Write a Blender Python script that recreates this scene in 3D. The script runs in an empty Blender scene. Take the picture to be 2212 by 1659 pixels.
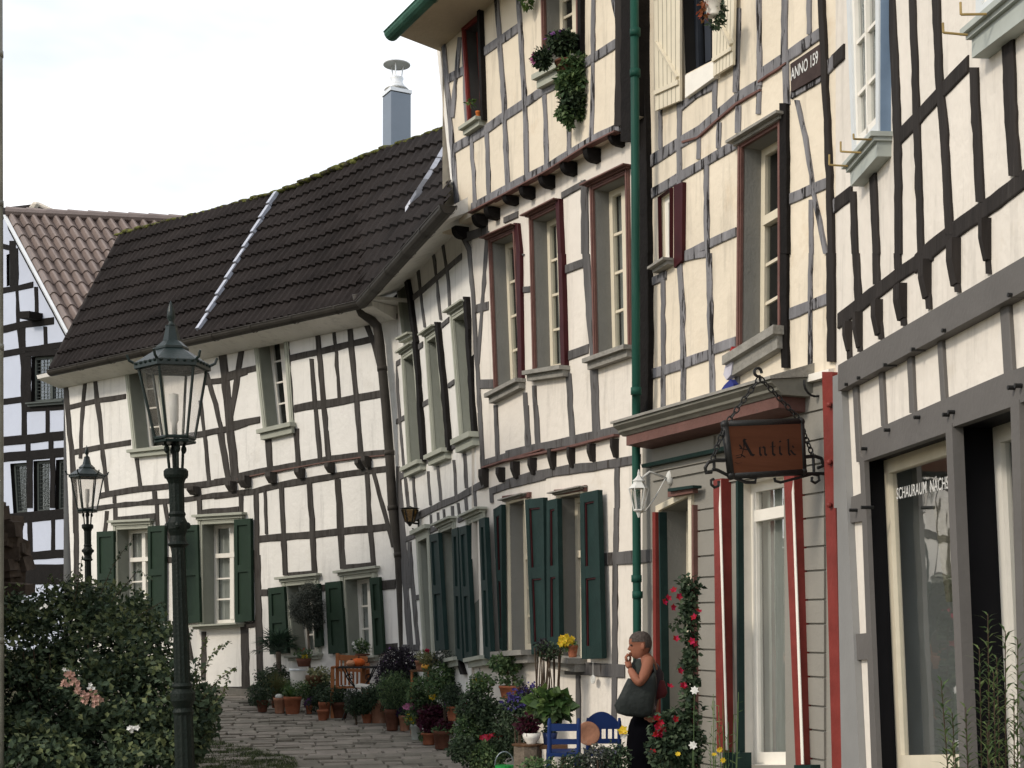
import bpy, bmesh, math, random
from mathutils import Vector, Matrix, noise
from mathutils.geometry import delaunay_2d_cdt
random.seed(7)
S = bpy.context.scene
COL = S.collection
FPX, CX, HY, EYE = 3100.0, 1106.0, 1350.0, 1.70
# ------------------------------------------------------------ camera, sky, sun, exposure
cd = bpy.data.cameras.new('camera'); cam = bpy.data.objects.new('camera', cd); COL.objects.link(cam)
cam.location = (0, 0, EYE); cam.rotation_euler = (math.radians(90), 0, 0)
cd.sensor_width = 36; cd.lens = 36*FPX/2212; cd.shift_y = (HY-829.5)/2212
cd.clip_start = 0.1; cd.clip_end = 2000
S.camera = cam
SUN_EL, SUN_AZ = 34.0, -122.0      # azimuth from +Y, clockwise
w = bpy.data.worlds.new('World'); S.world = w; w.use_nodes = True
nt = w.node_tree; nt.nodes.clear()
out = nt.nodes.new('ShaderNodeOutputWorld')
sky = nt.nodes.new('ShaderNodeTexSky'); sky.sky_type = 'NISHITA'; sky.sun_disc = False
sky.sun_elevation = math.radians(SUN_EL); sky.sun_rotation = math.radians(SUN_AZ)
b1 = nt.nodes.new('ShaderNodeBackground'); b1.inputs[1].default_value = 0.15
nt.links.new(sky.outputs[0], b1.inputs[0])
b2 = nt.nodes.new('ShaderNodeBackground'); b2.inputs[0].default_value = (1.0, 0.985, 0.965, 1); b2.inputs[1].default_value = 1.12
tc = nt.nodes.new('ShaderNodeTexCoord'); mp = nt.nodes.new('ShaderNodeMapping')
mp.inputs['Scale'].default_value = (1.0, 1.0, 2.6); mp.inputs['Location'].default_value = (0.35, 0.1, 0.2)
nz = nt.nodes.new('ShaderNodeTexNoise'); nz.inputs['Scale'].default_value = 2.2; nz.inputs['Detail'].default_value = 5
rp = nt.nodes.new('ShaderNodeValToRGB'); rp.color_ramp.elements[0].position = 0.48; rp.color_ramp.elements[1].position = 0.65
rp.color_ramp.elements[0].color = (0.5, 0.5, 0.5, 1)
nt.links.new(tc.outputs['Generated'], mp.inputs[0]); nt.links.new(mp.outputs[0], nz.inputs[0]); nt.links.new(nz.outputs[0], rp.inputs[0])
mx = nt.nodes.new('ShaderNodeMixShader')
nt.links.new(rp.outputs[0], mx.inputs[0]); nt.links.new(b1.outputs[0], mx.inputs[1]); nt.links.new(b2.outputs[0], mx.inputs[2])
nt.links.new(mx.outputs[0], out.inputs[0])
sl = bpy.data.lights.new('sun', 'SUN'); sl.energy = 1.5; sl.angle = math.radians(9); sl.color = (1.0, 0.9, 0.76)
so = bpy.data.objects.new('sun', sl); COL.objects.link(so)
_e, _a = math.radians(SUN_EL), math.radians(SUN_AZ)
sdir = Vector((math.sin(_a)*math.cos(_e), math.cos(_a)*math.cos(_e), math.sin(_e)))
so.rotation_euler = (-sdir).to_track_quat('-Z', 'Y').to_euler(); so.location = sdir*60
S.view_settings.view_transform = 'Standard'; S.view_settings.look = 'None'; S.view_settings.exposure = 0.42; S.view_settings.gamma = 1
S.render.engine = 'CYCLES'
# ------------------------------------------------------------ measured pixel frames -> common 2212x1659 measure
K2 = 1.8228
FR = {}
for r in range(3):
    for c in range(4):
        FR['%d%d' % (r, c)] = (c*1000, r*1000, 1.659 if r < 2 else 1.62)
FR.update(A=(250, 1400, 2.37), B=(250, 1900, 2.37), C=(850, 1700, 2.37), E=(1450, 1600, 2.37), G=(1450, 2200, 2.37),
          H=(950, 2400, 2.765), I=(2000, 2400, 2.765), J=(2400, 2400, 2.765), K=(2450, 1300, 1.8433), L=(1700, 0, 2.07375),
          M=(0, 750, 2.37), N=(3300, 1700, 2.2664), D=(0, 0, 1/K2))
def f2(fr, x, y):
    o = FR[fr]; return ((o[0]+x/o[2])/K2, (o[1]+y/o[2])/K2)
def q4(spec):
    """'A 1,2 3,4 B 5,6' -> list of common-measure points"""
    r = []; fr = 'D'
    for t in spec.split():
        if ',' in t:
            a, b = t.split(','); r.append(f2(fr, float(a), float(b)))
        else: fr = t
    return r
def at(x, y, Y): return Vector(((x-CX)/FPX*Y, Y, EYE+(HY-y)/FPX*Y))
def gz(Y): return 0.067*(Y-11.3)
def ground_at(x, y):
    Y = (EYE+0.067*11.3)/((y-HY)/FPX+0.067); return Vector(((x-CX)/FPX*Y, Y, gz(Y)))
# ------------------------------------------------------------ mesh builder and object helpers
class MB:
    def __init__(s): s.v = []; s.f = []; s.mi = []; s.m = 0
    def add(s, vs, fs):
        o = len(s.v); s.v += [tuple(v) for v in vs]; s.f += [tuple(i+o for i in f) for f in fs]; s.mi += [s.m]*len(fs)
    def quad(s, a, b, c, d): s.add([a, b, c, d], [(0, 1, 2, 3)])
    def hexa(s, b, t):   # b,t: two rings of equal length
        n = len(b)
        s.add(list(b)+list(t), [tuple(range(n))[::-1], tuple(range(n, 2*n))]+[(i, (i+1) % n, n+(i+1) % n, n+i) for i in range(n)])
    def box(s, c, sx, sy, sz, M=None):
        p = [Vector((x*sx/2, y*sy/2, z*sz/2)) for z in (-1, 1) for x, y in ((-1, -1), (1, -1), (1, 1), (-1, 1))]
        if M is not None: p = [M @ q for q in p]
        c = Vector(c); p = [q+c for q in p]; s.hexa(p[:4], p[4:])
    def tube(s, pts, r, n=8, cap=True, r2=None):
        pts = [Vector(p) for p in pts]; k = len(pts); rings = []
        rr = r if isinstance(r, (list, tuple)) else [r+(((r2 if r2 is not None else r)-r)*i/(max(1, k-1))) for i in range(k)]
        pu = None
        for i, p in enumerate(pts):
            t = (pts[min(k-1, i+1)]-pts[max(0, i-1)]).normalized()
            if pu is None: u = t.orthogonal().normalized()
            else:
                u = pu-t*pu.dot(t); u = u.normalized() if u.length > 1e-6 else t.orthogonal().normalized()
            pu = u; v = t.cross(u)
            rings.append([p+(u*math.cos(2*math.pi*j/n)+v*math.sin(2*math.pi*j/n))*rr[i] for j in range(n)])
        vs = [q for g in rings for q in g]; fs = []
        for i in range(k-1):
            for j in range(n): fs.append((i*n+j, i*n+(j+1) % n, (i+1)*n+(j+1) % n, (i+1)*n+j))
        if cap: fs.append(tuple(range(n))[::-1]); fs.append(tuple(range((k-1)*n, k*n)))
        s.add(vs, fs)
    def lathe(s, c, prof, n=20, M=None, capb=True, capt=True, ph=0.0, flute=0.0):
        c = Vector(c); vs = []; fs = []
        for r, z in prof:
            for j in range(n):
                a = 2*math.pi*j/n+ph; k = r*(1-(flute if j % 2 else 0))
                p = Vector((k*math.cos(a), k*math.sin(a), z))
                if M is not None: p = M @ p
                vs.append(c+p)
        m = len(prof)
        for i in range(m-1):
            for j in range(n): fs.append((i*n+j, i*n+(j+1) % n, (i+1)*n+(j+1) % n, (i+1)*n+j))
        if capb: fs.append(tuple(range(n))[::-1])
        if capt: fs.append(tuple(range((m-1)*n, m*n)))
        s.add(vs, fs)
    def ball(s, c, rx, ry=None, rz=None, n=10, m=6, lump=0.0):
        ry = ry or rx; rz = rz or rx; c = Vector(c); vs = []; fs = []
        for i in range(m+1):
            th = math.pi*i/m
            for j in range(n):
                a = 2*math.pi*j/n; k = 1+lump*math.cos(a*5)
                vs.append(c+Vector((rx*k*math.sin(th)*math.cos(a), ry*k*math.sin(th)*math.sin(a), rz*math.cos(th))))
        for i in range(m):
            for j in range(n): fs.append((i*n+j, (i+1)*n+j, (i+1)*n+(j+1) % n, i*n+(j+1) % n))
        s.add(vs, fs)
    def build(s, name, mat, parent=None, smooth=False):
        me = bpy.data.meshes.new(name); o0 = ORG.get(parent, Vector((0, 0, 0))) if parent is not None else Vector((0, 0, 0))
        me.from_pydata([(x-o0[0], y-o0[1], z-o0[2]) for x, y, z in s.v], [], s.f)
        for m in (mat if isinstance(mat, (list, tuple)) else [mat]): me.materials.append(m)
        if isinstance(mat, (list, tuple)): me.polygons.foreach_set('material_index', s.mi)
        if smooth: me.polygons.foreach_set('use_smooth', [True]*len(s.f))
        me.update(); me.validate()
        if smooth:
            b_m = bmesh.new(); b_m.from_mesh(me); bmesh.ops.recalc_face_normals(b_m, faces=b_m.faces[:]); b_m.to_mesh(me); b_m.free()
        o = bpy.data.objects.new(name, me); COL.objects.link(o)
        if parent is not None: o.parent = parent; ORG[o] = o0
        return o
ORG = {}
def thing(name, label, cat, loc=(0, 0, 0), group=None):
    o = bpy.data.objects.new(name, None); COL.objects.link(o); o.location = loc; o.empty_display_size = 0.2
    o['label'] = label; o['category'] = cat
    if group: o['group'] = group
    ORG[o] = Vector(loc); return o
def tag(o, label=None, cat=None, group=None, kind=None):
    for k, v in (('label', label), ('category', cat), ('group', group), ('kind', kind)):
        if v: o[k] = v
    return o
def copy_tree(o, parent=None):
    c = o.copy(); COL.objects.link(c)
    if parent: c.parent = parent
    for ch in list(o.children): copy_tree(ch, c)
    return c
# ------------------------------------------------------------ materials
MATS = {}
def mat(name, col, rough=0.8, var=0.12, vscale=6.0, bump=0.0, bscale=40.0, metal=0.0, col2=None, spots=None, island=0.0, spec=0.12, streak=False, amt2=0.5, w2=0.05, dirt=0.0):
    """procedural surface: base colour, soft noise variation, optional second colour in patches, dark spots and bump"""
    if name in MATS: return MATS[name]
    m = bpy.data.materials.new(name); m.use_nodes = True; t = m.node_tree; N = t.nodes; Lk = t.links
    bs = N['Principled BSDF']; bs.inputs['Roughness'].default_value = rough; bs.inputs['Metallic'].default_value = metal
    bs.inputs['Specular IOR Level'].default_value = spec
    tcn = N.new('ShaderNodeTexCoord'); src = tcn.outputs['Object']
    if streak:
        mpn = N.new('ShaderNodeMapping'); mpn.inputs['Scale'].default_value = (1, 1, 0.12) if streak != 'h' else (0.1, 0.1, 1)
        Lk.new(src, mpn.inputs[0]); src = mpn.outputs[0]
    n1 = N.new('ShaderNodeTexNoise'); n1.inputs['Scale'].default_value = vscale; n1.inputs['Detail'].default_value = 6; n1.inputs['Roughness'].default_value = 0.62
    Lk.new(src, n1.inputs['Vector'])
    c = Vector(col[:3])
    r1 = N.new('ShaderNodeValToRGB'); e = r1.color_ramp.elements
    e[0].position = 0.3; e[1].position = 0.72
    e[0].color = (*(c*(1-var)), 1); e[1].color = (*[min(1, k) for k in c*(1+var)], 1)
    Lk.new(n1.outputs[0], r1.inputs[0]); cur = r1.outputs[0]
    if col2 is not None:
        n2 = N.new('ShaderNodeTexNoise'); n2.inputs['Scale'].default_value = (spots or vscale*2); n2.inputs['Detail'].default_value = 8; n2.inputs['Roughness'].default_value = 0.7
        Lk.new(src, n2.inputs['Vector'])
        r2 = N.new('ShaderNodeValToRGB'); r2.color_ramp.elements[0].position = amt2; r2.color_ramp.elements[1].position = amt2+w2
        Lk.new(n2.outputs[0], r2.inputs[0])
        mxn = N.new('ShaderNodeMix'); mxn.data_type = 'RGBA'; Lk.new(r2.outputs[0], mxn.inputs[0]); Lk.new(cur, mxn.inputs[6]); mxn.inputs[7].default_value = (*col2, 1)
        cur = mxn.outputs[2]
    if dirt:
        md_ = N.new('ShaderNodeMapping'); md_.inputs['Scale'].default_value = (5, 5, .55); Lk.new(tcn.outputs['Object'], md_.inputs[0])
        nd = N.new('ShaderNodeTexNoise'); nd.inputs['Scale'].default_value = 1.6; nd.inputs['Detail'].default_value = 7; nd.inputs['Roughness'].default_value = .7; Lk.new(md_.outputs[0], nd.inputs['Vector'])
        rd_ = N.new('ShaderNodeValToRGB'); rd_.color_ramp.elements[0].position = .52; rd_.color_ramp.elements[1].position = .78; rd_.color_ramp.elements[0].color = (0, 0, 0, 1); rd_.color_ramp.elements[1].color = (dirt, dirt, dirt, 1)
        Lk.new(nd.outputs[0], rd_.inputs[0]); md2 = N.new('ShaderNodeMix'); md2.data_type = 'RGBA'; Lk.new(rd_.outputs[0], md2.inputs[0]); Lk.new(cur, md2.inputs[6]); md2.inputs[7].default_value = (*(c*.42), 1); cur = md2.outputs[2]
    if island:
        g = N.new('ShaderNodeNewGeometry'); hs = N.new('ShaderNodeHueSaturation')
        mr = N.new('ShaderNodeMapRange'); mr.inputs[3].default_value = 1-island; mr.inputs[4].default_value = 1+island
        Lk.new(g.outputs['Random Per Island'], mr.inputs[0]); Lk.new(mr.outputs[0], hs.inputs['Value'])
        mr2 = N.new('ShaderNodeMapRange'); mr2.inputs[3].default_value = 0.5+island*0.05; mr2.inputs[4].default_value = 0.5-island*0.07
        Lk.new(g.outputs['Random Per Island'], mr2.inputs[0]); Lk.new(mr2.outputs[0], hs.inputs['Hue'])
        Lk.new(cur, hs.inputs['Color']); cur = hs.outputs[0]
    Lk.new(cur, bs.inputs['Base Color'])
    if bump:
        nb = N.new('ShaderNodeTexNoise'); nb.inputs['Scale'].default_value = bscale; nb.inputs['Detail'].default_value = 5; Lk.new(src, nb.inputs['Vector'])
        bp = N.new('ShaderNodeBump'); bp.inputs['Strength'].default_value = bump; bp.inputs['Distance'].default_value = 0.02
        Lk.new(nb.outputs[0], bp.inputs['Height']); Lk.new(bp.outputs[0], bs.inputs['Normal'])
    MATS[name] = m; return m
def leafmat(name, col, island=0.45, trans=0.25, rough=0.55):
    m = mat(name, col, rough=rough, var=0.3, vscale=3.0, island=island, spec=0.2)
    t = m.node_tree; bs = t.nodes['Principled BSDF']; o = t.nodes['Material Output']
    tr = t.nodes.new('ShaderNodeBsdfTranslucent'); mxs = t.nodes.new('ShaderNodeMixShader'); mxs.inputs[0].default_value = trans
    cl = bs.inputs['Base Color'].links[0].from_socket; t.links.new(cl, tr.inputs[0])
    t.links.new(bs.outputs[0], mxs.inputs[1]); t.links.new(tr.outputs[0], mxs.inputs[2]); t.links.new(mxs.outputs[0], o.inputs[0])
    return m
def glassmat(name, tint=(0.85, 0.88, 0.88), base=0.10, rough=0.02):
    m = bpy.data.materials.new(name); m.use_nodes = True; t = m.node_tree; t.nodes.clear()
    o = t.nodes.new('ShaderNodeOutputMaterial'); g = t.nodes.new('ShaderNodeBsdfGlossy'); g.inputs['Roughness'].default_value = rough
    tr = t.nodes.new('ShaderNodeBsdfTransparent'); tr.inputs[0].default_value = (*tint, 1)
    gm_ = t.nodes.new('ShaderNodeNewGeometry'); dt = t.nodes.new('ShaderNodeVectorMath'); dt.operation = 'DOT_PRODUCT'
    t.links.new(gm_.outputs['Normal'], dt.inputs[0]); t.links.new(gm_.outputs['Incoming'], dt.inputs[1])
    def mth(op, a, b):
        q = t.nodes.new('ShaderNodeMath'); q.operation = op; q.use_clamp = op == 'SUBTRACT'
        for i_, v_ in enumerate((a, b)):
            if v_ is None: continue
            if isinstance(v_, (int, float)): q.inputs[i_].default_value = v_
            else: t.links.new(v_, q.inputs[i_])
        return q
    fr = mth('ADD', mth('MULTIPLY', mth('POWER', mth('SUBTRACT', 1.0, mth('ABSOLUTE', dt.outputs['Value'], None).outputs[0]).outputs[0], 5.0).outputs[0], 0.9).outputs[0], 0.05)
    ad = t.nodes.new('ShaderNodeMath'); ad.operation = 'ADD'; ad.inputs[1].default_value = base; ad.use_clamp = True
    nb = t.nodes.new('ShaderNodeTexNoise'); nb.inputs['Scale'].default_value = 2.5
    tcn = t.nodes.new('ShaderNodeTexCoord'); t.links.new(tcn.outputs['Object'], nb.inputs['Vector'])
    bp = t.nodes.new('ShaderNodeBump'); bp.inputs['Strength'].default_value = 0.12; bp.inputs['Distance'].default_value = 0.02
    t.links.new(nb.outputs[0], bp.inputs['Height']); t.links.new(bp.outputs[0], g.inputs['Normal'])
    mxs = t.nodes.new('ShaderNodeMixShader')
    t.links.new(fr.outputs[0], ad.inputs[0]); t.links.new(ad.outputs[0], mxs.inputs[0]); t.links.new(tr.outputs[0], mxs.inputs[1]); t.links.new(g.outputs[0], mxs.inputs[2])
    t.links.new(mxs.outputs[0], o.inputs[0]); MATS[name] = m; return m
PL_WHITE = mat('plaster_white', (0.75, 0.73, 0.685), 0.9, 0.07, 1.3, 0.4, 14, col2=(0.58, 0.55, 0.49), spots=1.6, amt2=0.58, w2=0.22, dirt=.5)
PL_CREAM = mat('plaster_cream', (0.70, 0.622, 0.50), 0.9, 0.08, 1.1, 0.45, 12, col2=(0.58, 0.46, 0.32), spots=1.7, amt2=0.57, w2=0.22, dirt=.6)
PL_RIGHT = mat('plaster_pale', (0.715, 0.665, 0.595), 0.9, 0.07, 1.1, 0.4, 12, col2=(0.60, 0.53, 0.43), spots=1.9, amt2=0.58, w2=0.22, dirt=.5)
PL_SHADED = mat('plaster_shade_blue', (0.50, 0.54, 0.64), 0.9, 0.04, 1.5, 0.2, 14)  # blue shade on the white wall put into the plaster colour
TB_BROWN = mat('timber_brown', (0.060, 0.055, 0.050), 0.8, 0.25, 9, 0.5, 30, col2=(0.042, 0.037, 0.033), spots=12, streak=True)
TB_GREY = mat('timber_weathered', (0.19, 0.187, 0.196), 0.8, 0.35, 9, 0.8, 40, col2=(0.022, 0.02, 0.02), spots=16, amt2=0.55, w2=0.03, streak=True)
TB_MID = mat('timber_grey_brown', (0.108, 0.104, 0.103), 0.8, 0.3, 7, 0.6, 40, col2=(0.04, 0.034, 0.03), spots=16, amt2=0.56, w2=0.06, streak=True)
TB_BLACK = mat('timber_black', (0.010, 0.0085, 0.008), 0.8, 0.3, 8, 0.4, 30)
TB_DARK = mat('timber_dark', (0.030, 0.026, 0.024), 0.8, 0.3, 8, 0.5, 30, col2=(0.055, 0.05, 0.045), spots=10, amt2=0.64, w2=0.05, streak=True)
FASCIA = mat('painted_board_grey', (0.125, 0.118, 0.112), 0.6, 0.08, 3, 0.15, 30)
RED = mat('paint_red', (0.185, 0.036, 0.030), 0.45, 0.2, 5, 0.15, 40, col2=(0.20, 0.12, 0.09), spots=14, amt2=0.68, w2=0.04)
RED_OLD = mat('paint_red_weathered', (0.150, 0.078, 0.066), 0.6, 0.2, 5, 0.3, 40, col2=(0.12, 0.07, 0.06), spots=20, amt2=0.58, w2=0.06)
RED_DK = mat('paint_dark_red', (0.045, 0.009, 0.011), 0.5, 0.2, 6)
STONE_TRIM = mat('trim_grey_green', (0.36, 0.37, 0.31), 0.75, 0.08, 5, 0.25, 40)
JAMB = mat('jamb_grey', (0.225, 0.222, 0.205), 0.8, 0.07, 4, 0.2, 40)
JAMB_L = mat('jamb_pale_green', (0.25, 0.262, 0.225), 0.8, 0.07, 4, 0.2, 40)
SILL = mat('sill_stone', (0.26, 0.25, 0.225), 0.85, 0.2, 9, 0.5, 40)
WHITE = mat('paint_white', (0.78, 0.75, 0.68), 0.45, 0.05, 6, 0.1, 30)
CREAMP = mat('paint_cream', (0.66, 0.60, 0.47), 0.5, 0.06, 6, 0.1, 30)
BLUEP = mat('paint_blue_grey', (0.17, 0.24, 0.34), 0.5, 0.1, 6)
PALEB = mat('paint_pale_grey', (0.62, 0.65, 0.66), 0.45, 0.05, 6)
GREEN_S = mat('shutter_green', (0.019, 0.036, 0.023), 0.6, 0.1, 6, 0.15, 50)
GREEN_D = mat('shutter_blue_green', (0.014, 0.031, 0.028), 0.6, 0.2, 6, 0.15, 50, col2=(0.045, 0.065, 0.06), spots=10, amt2=0.68, w2=0.1)
COPPER = mat('green_zinc', (0.014, 0.066, 0.048), 0.5, 0.3, 5, 0.2, 20, col2=(0.03, 0.075, 0.06), spots=9, amt2=.56, w2=.1, streak=True)
COPPER_OLD = mat('green_gutter', (0.05, 0.13, 0.095), 0.6, 0.25, 4, 0.2, 20)
ZINC = mat('zinc_brown', (0.045, 0.040, 0.034), 0.55, 0.25, 4, 0.2, 15)
STEEL = mat('brushed_steel', (0.20, 0.23, 0.265), 0.35, 0.05, 3, metal=0.5)
STEELW = mat('bright_steel', (0.75, 0.77, 0.78), 0.3, 0.05, 3, metal=0.3)
LEAD = mat('lead_strip', (0.42, 0.44, 0.50), 0.35, 0.2, 10, metal=0.3)
IRON = mat('wrought_iron', (0.010, 0.010, 0.010), 0.5, 0.3, 20, 0.2, 60, spec=0.35)
LAMPG = mat('lamp_green_iron', (0.006, 0.015, 0.014), 0.35, 0.25, 10, 0.15, 60, spec=0.35)
LAMPB = mat('lamp_post_iron', (0.006, 0.0105, 0.008), 0.5, 0.3, 12, 0.3, 60, spec=0.16)
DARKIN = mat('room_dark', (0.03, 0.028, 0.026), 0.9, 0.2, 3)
CURTAIN = mat('curtain_white', (0.62, 0.62, 0.58), 0.9, 0.12, 22, streak=True)
TERRA = mat('terracotta', (0.30, 0.11, 0.06), 0.85, 0.22, 9, 0.3, 40, col2=(0.36, 0.22, 0.16), spots=7, amt2=0.6, w2=0.15)
TERRA_P = mat('terracotta_pale', (0.33, 0.165, 0.105), 0.85, 0.15, 9, 0.3, 40, col2=(0.42, 0.32, 0.26), spots=7, amt2=0.56, w2=0.2)
TERRA_D = mat('terracotta_dark', (0.12, 0.052, 0.034), 0.85, 0.25, 9, 0.3, 40)
SOIL = mat('potting_soil', (0.03, 0.022, 0.016), 0.95, 0.3, 30, 0.6, 80)
ORANGEW = mat('orange_wood', (0.34, 0.135, 0.055), 0.55, 0.25, 8, 0.2, 30, streak='h')
WOODB = mat('brown_wood', (0.12, 0.065, 0.035), 0.7, 0.3, 8, 0.3, 30, streak=True)
BLUEC = mat('paint_cobalt', (0.012, 0.030, 0.115), 0.45, 0.12, 6)
SIDING = mat('siding_grey_beige', (0.25, 0.238, 0.21), 0.7, 0.05, 3, 0.15, 40)
RUBBLE = mat('rubble_stone', (0.085, 0.068, 0.056), 0.9, 0.45, 5, 0.8, 12)
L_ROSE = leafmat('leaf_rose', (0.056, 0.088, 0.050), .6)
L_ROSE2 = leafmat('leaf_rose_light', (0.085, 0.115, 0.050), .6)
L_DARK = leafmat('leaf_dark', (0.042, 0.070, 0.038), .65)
L_MID = leafmat('leaf_mid', (0.085, 0.145, 0.060), .6)
L_LIGHT = leafmat('leaf_light', (0.085, 0.155, 0.042))
L_OLIVE = leafmat('leaf_olive', (0.070, 0.080, 0.066), .6)
L_GRASS = leafmat('leaf_straw', (0.15, 0.15, 0.06))
L_VARI = leafmat('leaf_variegated', (0.22, 0.24, 0.12), 0.6)
L_PALM = leafmat('leaf_palm', (0.030, 0.055, 0.035))
L_WILLOW = leafmat('leaf_willow', (0.075, 0.125, 0.045))
L_WINE = leafmat('leaf_wine', (0.055, 0.010, 0.019))
L_PURP = leafmat('leaf_purple_brown', (0.034, 0.027, 0.036), .6)
TWIG = mat('twig', (0.07, 0.05, 0.035), 0.85, 0.3, 20)
BARK = mat('bark', (0.16, 0.13, 0.10), 0.9, 0.3, 20, 0.5, 40)
def petal(name, c): return leafmat(name, c, 0.25, 0.25)
P_RED = petal('petal_red', (0.30, 0.008, 0.022)); P_PINK = petal('petal_pink', (0.50, 0.18, 0.32)); P_PEACH = petal('petal_peach', (0.48, 0.30, 0.24))
P_WHITE = petal('petal_white', (0.75, 0.75, 0.72)); P_YEL = petal('petal_yellow', (0.62, 0.45, 0.03)); P_VIO = petal('petal_violet', (0.05, 0.035, 0.16)); P_LIL = petal('petal_lilac', (0.18, 0.07, 0.24)); P_ORG = petal('petal_orange', (0.65, 0.22, 0.02))
GLASS = glassmat('window_glass', base=0.14)
GLASS_SHOP = glassmat('shop_glass', base=0.34)
GLASS_LAMP = glassmat('lantern_glass', tint=(0.96, 0.95, 0.94), base=0.06, rough=0.25)
# ------------------------------------------------------------ facades: vertical planes along the bending street front
class Fac:
    def __init__(s, xa, sa, xb, sb, wind=None):
        s.A = Vector(((xa-CX)/sa, FPX/sa, 0)); s.B = Vector(((xb-CX)/sb, FPX/sb, 0))
        s.d = (s.B-s.A).normalized(); s.n = Vector((s.d.y, -s.d.x, 0))
        if s.n.dot(-s.A) < 0: s.n = -s.n
    def P(s, x, y, off=0.0):
        r = Vector(((x-CX)/FPX, 1, (HY-y)/FPX)); t = (off+s.n.dot(s.A))/s.n.dot(Vector((r.x, r.y, 0)))
        return Vector((0, 0, EYE))+r*t
    def uz(s, p): return ((Vector((p[0], p[1], 0))-s.A).dot(s.d), p[2])
    def W(s, u, z, off=0.0): 
        p = s.A+s.d*u+s.n*off; return Vector((p.x, p.y, z))
    def u(s, x, off=0.0): return s.uz(s.P(x, HY, off))[0]
_s = lambda x: 145.0/2850*(x+2350)
F1 = Fac(150, _s(150), 858, _s(858))
s2 = _s(858)*(1035-160)/(858-160); F2 = Fac(858, _s(858), 1035, s2)
s3 = lambda x: s2*(x+450)/1485.0; F3 = Fac(1035, s2, 1385, s3(1385))
s4 = lambda x: s3(1390)*(x+200)/1590.0; F4 = Fac(1390, s3(1390), 1805, s4(1805))
s5 = lambda x: s4(1805)*(x-910)/895.0; F5 = Fac(1805, s4(1805), 2212, s5(2212))
F0 = Fac(0, 110*2600/2750.0, 150, 110.0)
HOLES = {}
_tc = [0]
def timbers(F, spec, name, material, parent, off=0.0, proud=0.012, wob=1.0, split=False):
    if split:
        for ln in spec.strip().splitlines(): timbers(F, ln, name, material, parent, off, proud, wob)
        return
    """beams, posts and braces: 'frame v|h width x,y x,y ...' one per line"""
    mb = MB(); rnd = random.Random(len(spec))
    for ln in spec.strip().splitlines():
        tk = ln.split()
        if len(tk) < 5: continue
        fr, ty, wd = tk[0], tk[1], float(tk[2]); k = FR[fr][2]*K2; wd /= k
        pts = [f2(fr, *map(float, t.split(','))) for t in tk[3:]]
        st = [pts[0]]
        for a, b in zip(pts, pts[1:]):
            L = math.hypot(b[0]-a[0], b[1]-a[1]); n = max(1, int(L/22))
            for i in range(1, n+1): st.append((a[0]+(b[0]-a[0])*i/n, a[1]+(b[1]-a[1])*i/n))
        _tc[0] += 1; o1 = off+proud+0.0005*(_tc[0] % 13); seed = _tc[0]*3.7
        rowsA = []; m = len(st)
        for i, (x, y) in enumerate(st):
            e = wob*min(1.0, 4*min(i, m-1-i)/max(1, m)); 
            j1 = noise.noise(Vector((x*.06, y*.06, seed)))*2.5*e; j2 = noise.noise(Vector((x*.06, y*.06, seed+50)))*2.5*e
            if ty == 'v': a = (x-wd/2+j1, y); b = (x+wd/2+j2, y)
            else: a = (x, y-wd/2+j1); b = (x, y+wd/2+j2)
            rowsA.append((a, b))
        vs = []
        for a, b in rowsA:
            A0 = F.P(*a, off); B0 = F.P(*b, off)
            vs += [A0-F.n*0.02, A0+F.n*(o1-off-.004), A0*0.93+B0*0.07+F.n*(o1-off), A0*0.07+B0*0.93+F.n*(o1-off), B0+F.n*(o1-off-.004), B0-F.n*0.02]
        fs = []
        for i in range(m-1):
            for j in range(5): fs.append((i*6+j, i*6+j+1, (i+1)*6+j+1, (i+1)*6+j))
        fs.append((0, 1, 2, 3, 4, 5)); q = (m-1)*6; fs.append((q+5, q+4, q+3, q+2, q+1, q))
        mb.add(vs, fs)
    return mb.build(name, material, parent)
def inpoly(p, poly):
    c = False; j = len(poly)-1
    for i in range(len(poly)):
        (xi, yi), (xj, yj) = poly[i], poly[j]
        if (yi > p[1]) != (yj > p[1]) and p[0] < (xj-xi)*(p[1]-yi)/(yj-yi)+xi: c = not c
        j = i
    return c
def wall(F, outline_uz, holes, name, material, parent, off=0.0, depth=6.0, body=True):
    vs = []; es = []
    def loop(pl):
        o = len(vs); n = len(pl)
        for p in pl: vs.append(Vector(p))
        for i in range(n): es.append((o+i, o+(i+1) % n))
    loop(outline_uz)
    for h in holes: loop(h)
    us = [p[0] for p in outline_uz]; zs = [p[1] for p in outline_uz]; rnd = random.Random(5)
    u0, u1, z0, z1 = min(us), max(us), min(zs), max(zs)
    vv, ee, ff, *_ = delaunay_2d_cdt(vs, es, [], 0, 1e-5)
    fs = []
    for f in ff:
        c = (sum(vv[i][0] for i in f)/len(f), sum(vv[i][1] for i in f)/len(f))
        if inpoly(c, outline_uz) and not any(inpoly(c, h) for h in holes): fs.append(tuple(f))
    mb = MB(); mb.add([F.W(v[0], v[1], off) for v in vv], fs)
    if body:
        a, b, c, d = (u0, z0), (u1, z0), (u1, z1), (u0, z1)
        W = lambda p, o: F.W(p[0], p[1], o)
        mb.quad(W(a, off-.004), W(d, off-.004), W(d, off-depth), W(a, off-depth)); mb.quad(W(b, off-.004), W(b, off-depth), W(c, off-depth), W(c, off-.004))
        mb.quad(W(a, off-depth), W(b, off-depth), W(c, off-depth), W(d, off-depth)); mb.quad(W(d, off-.004), W(c, off-.004), W(c, off-depth), W(d, off-depth))
    return mb.build(name, material, parent)
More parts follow.
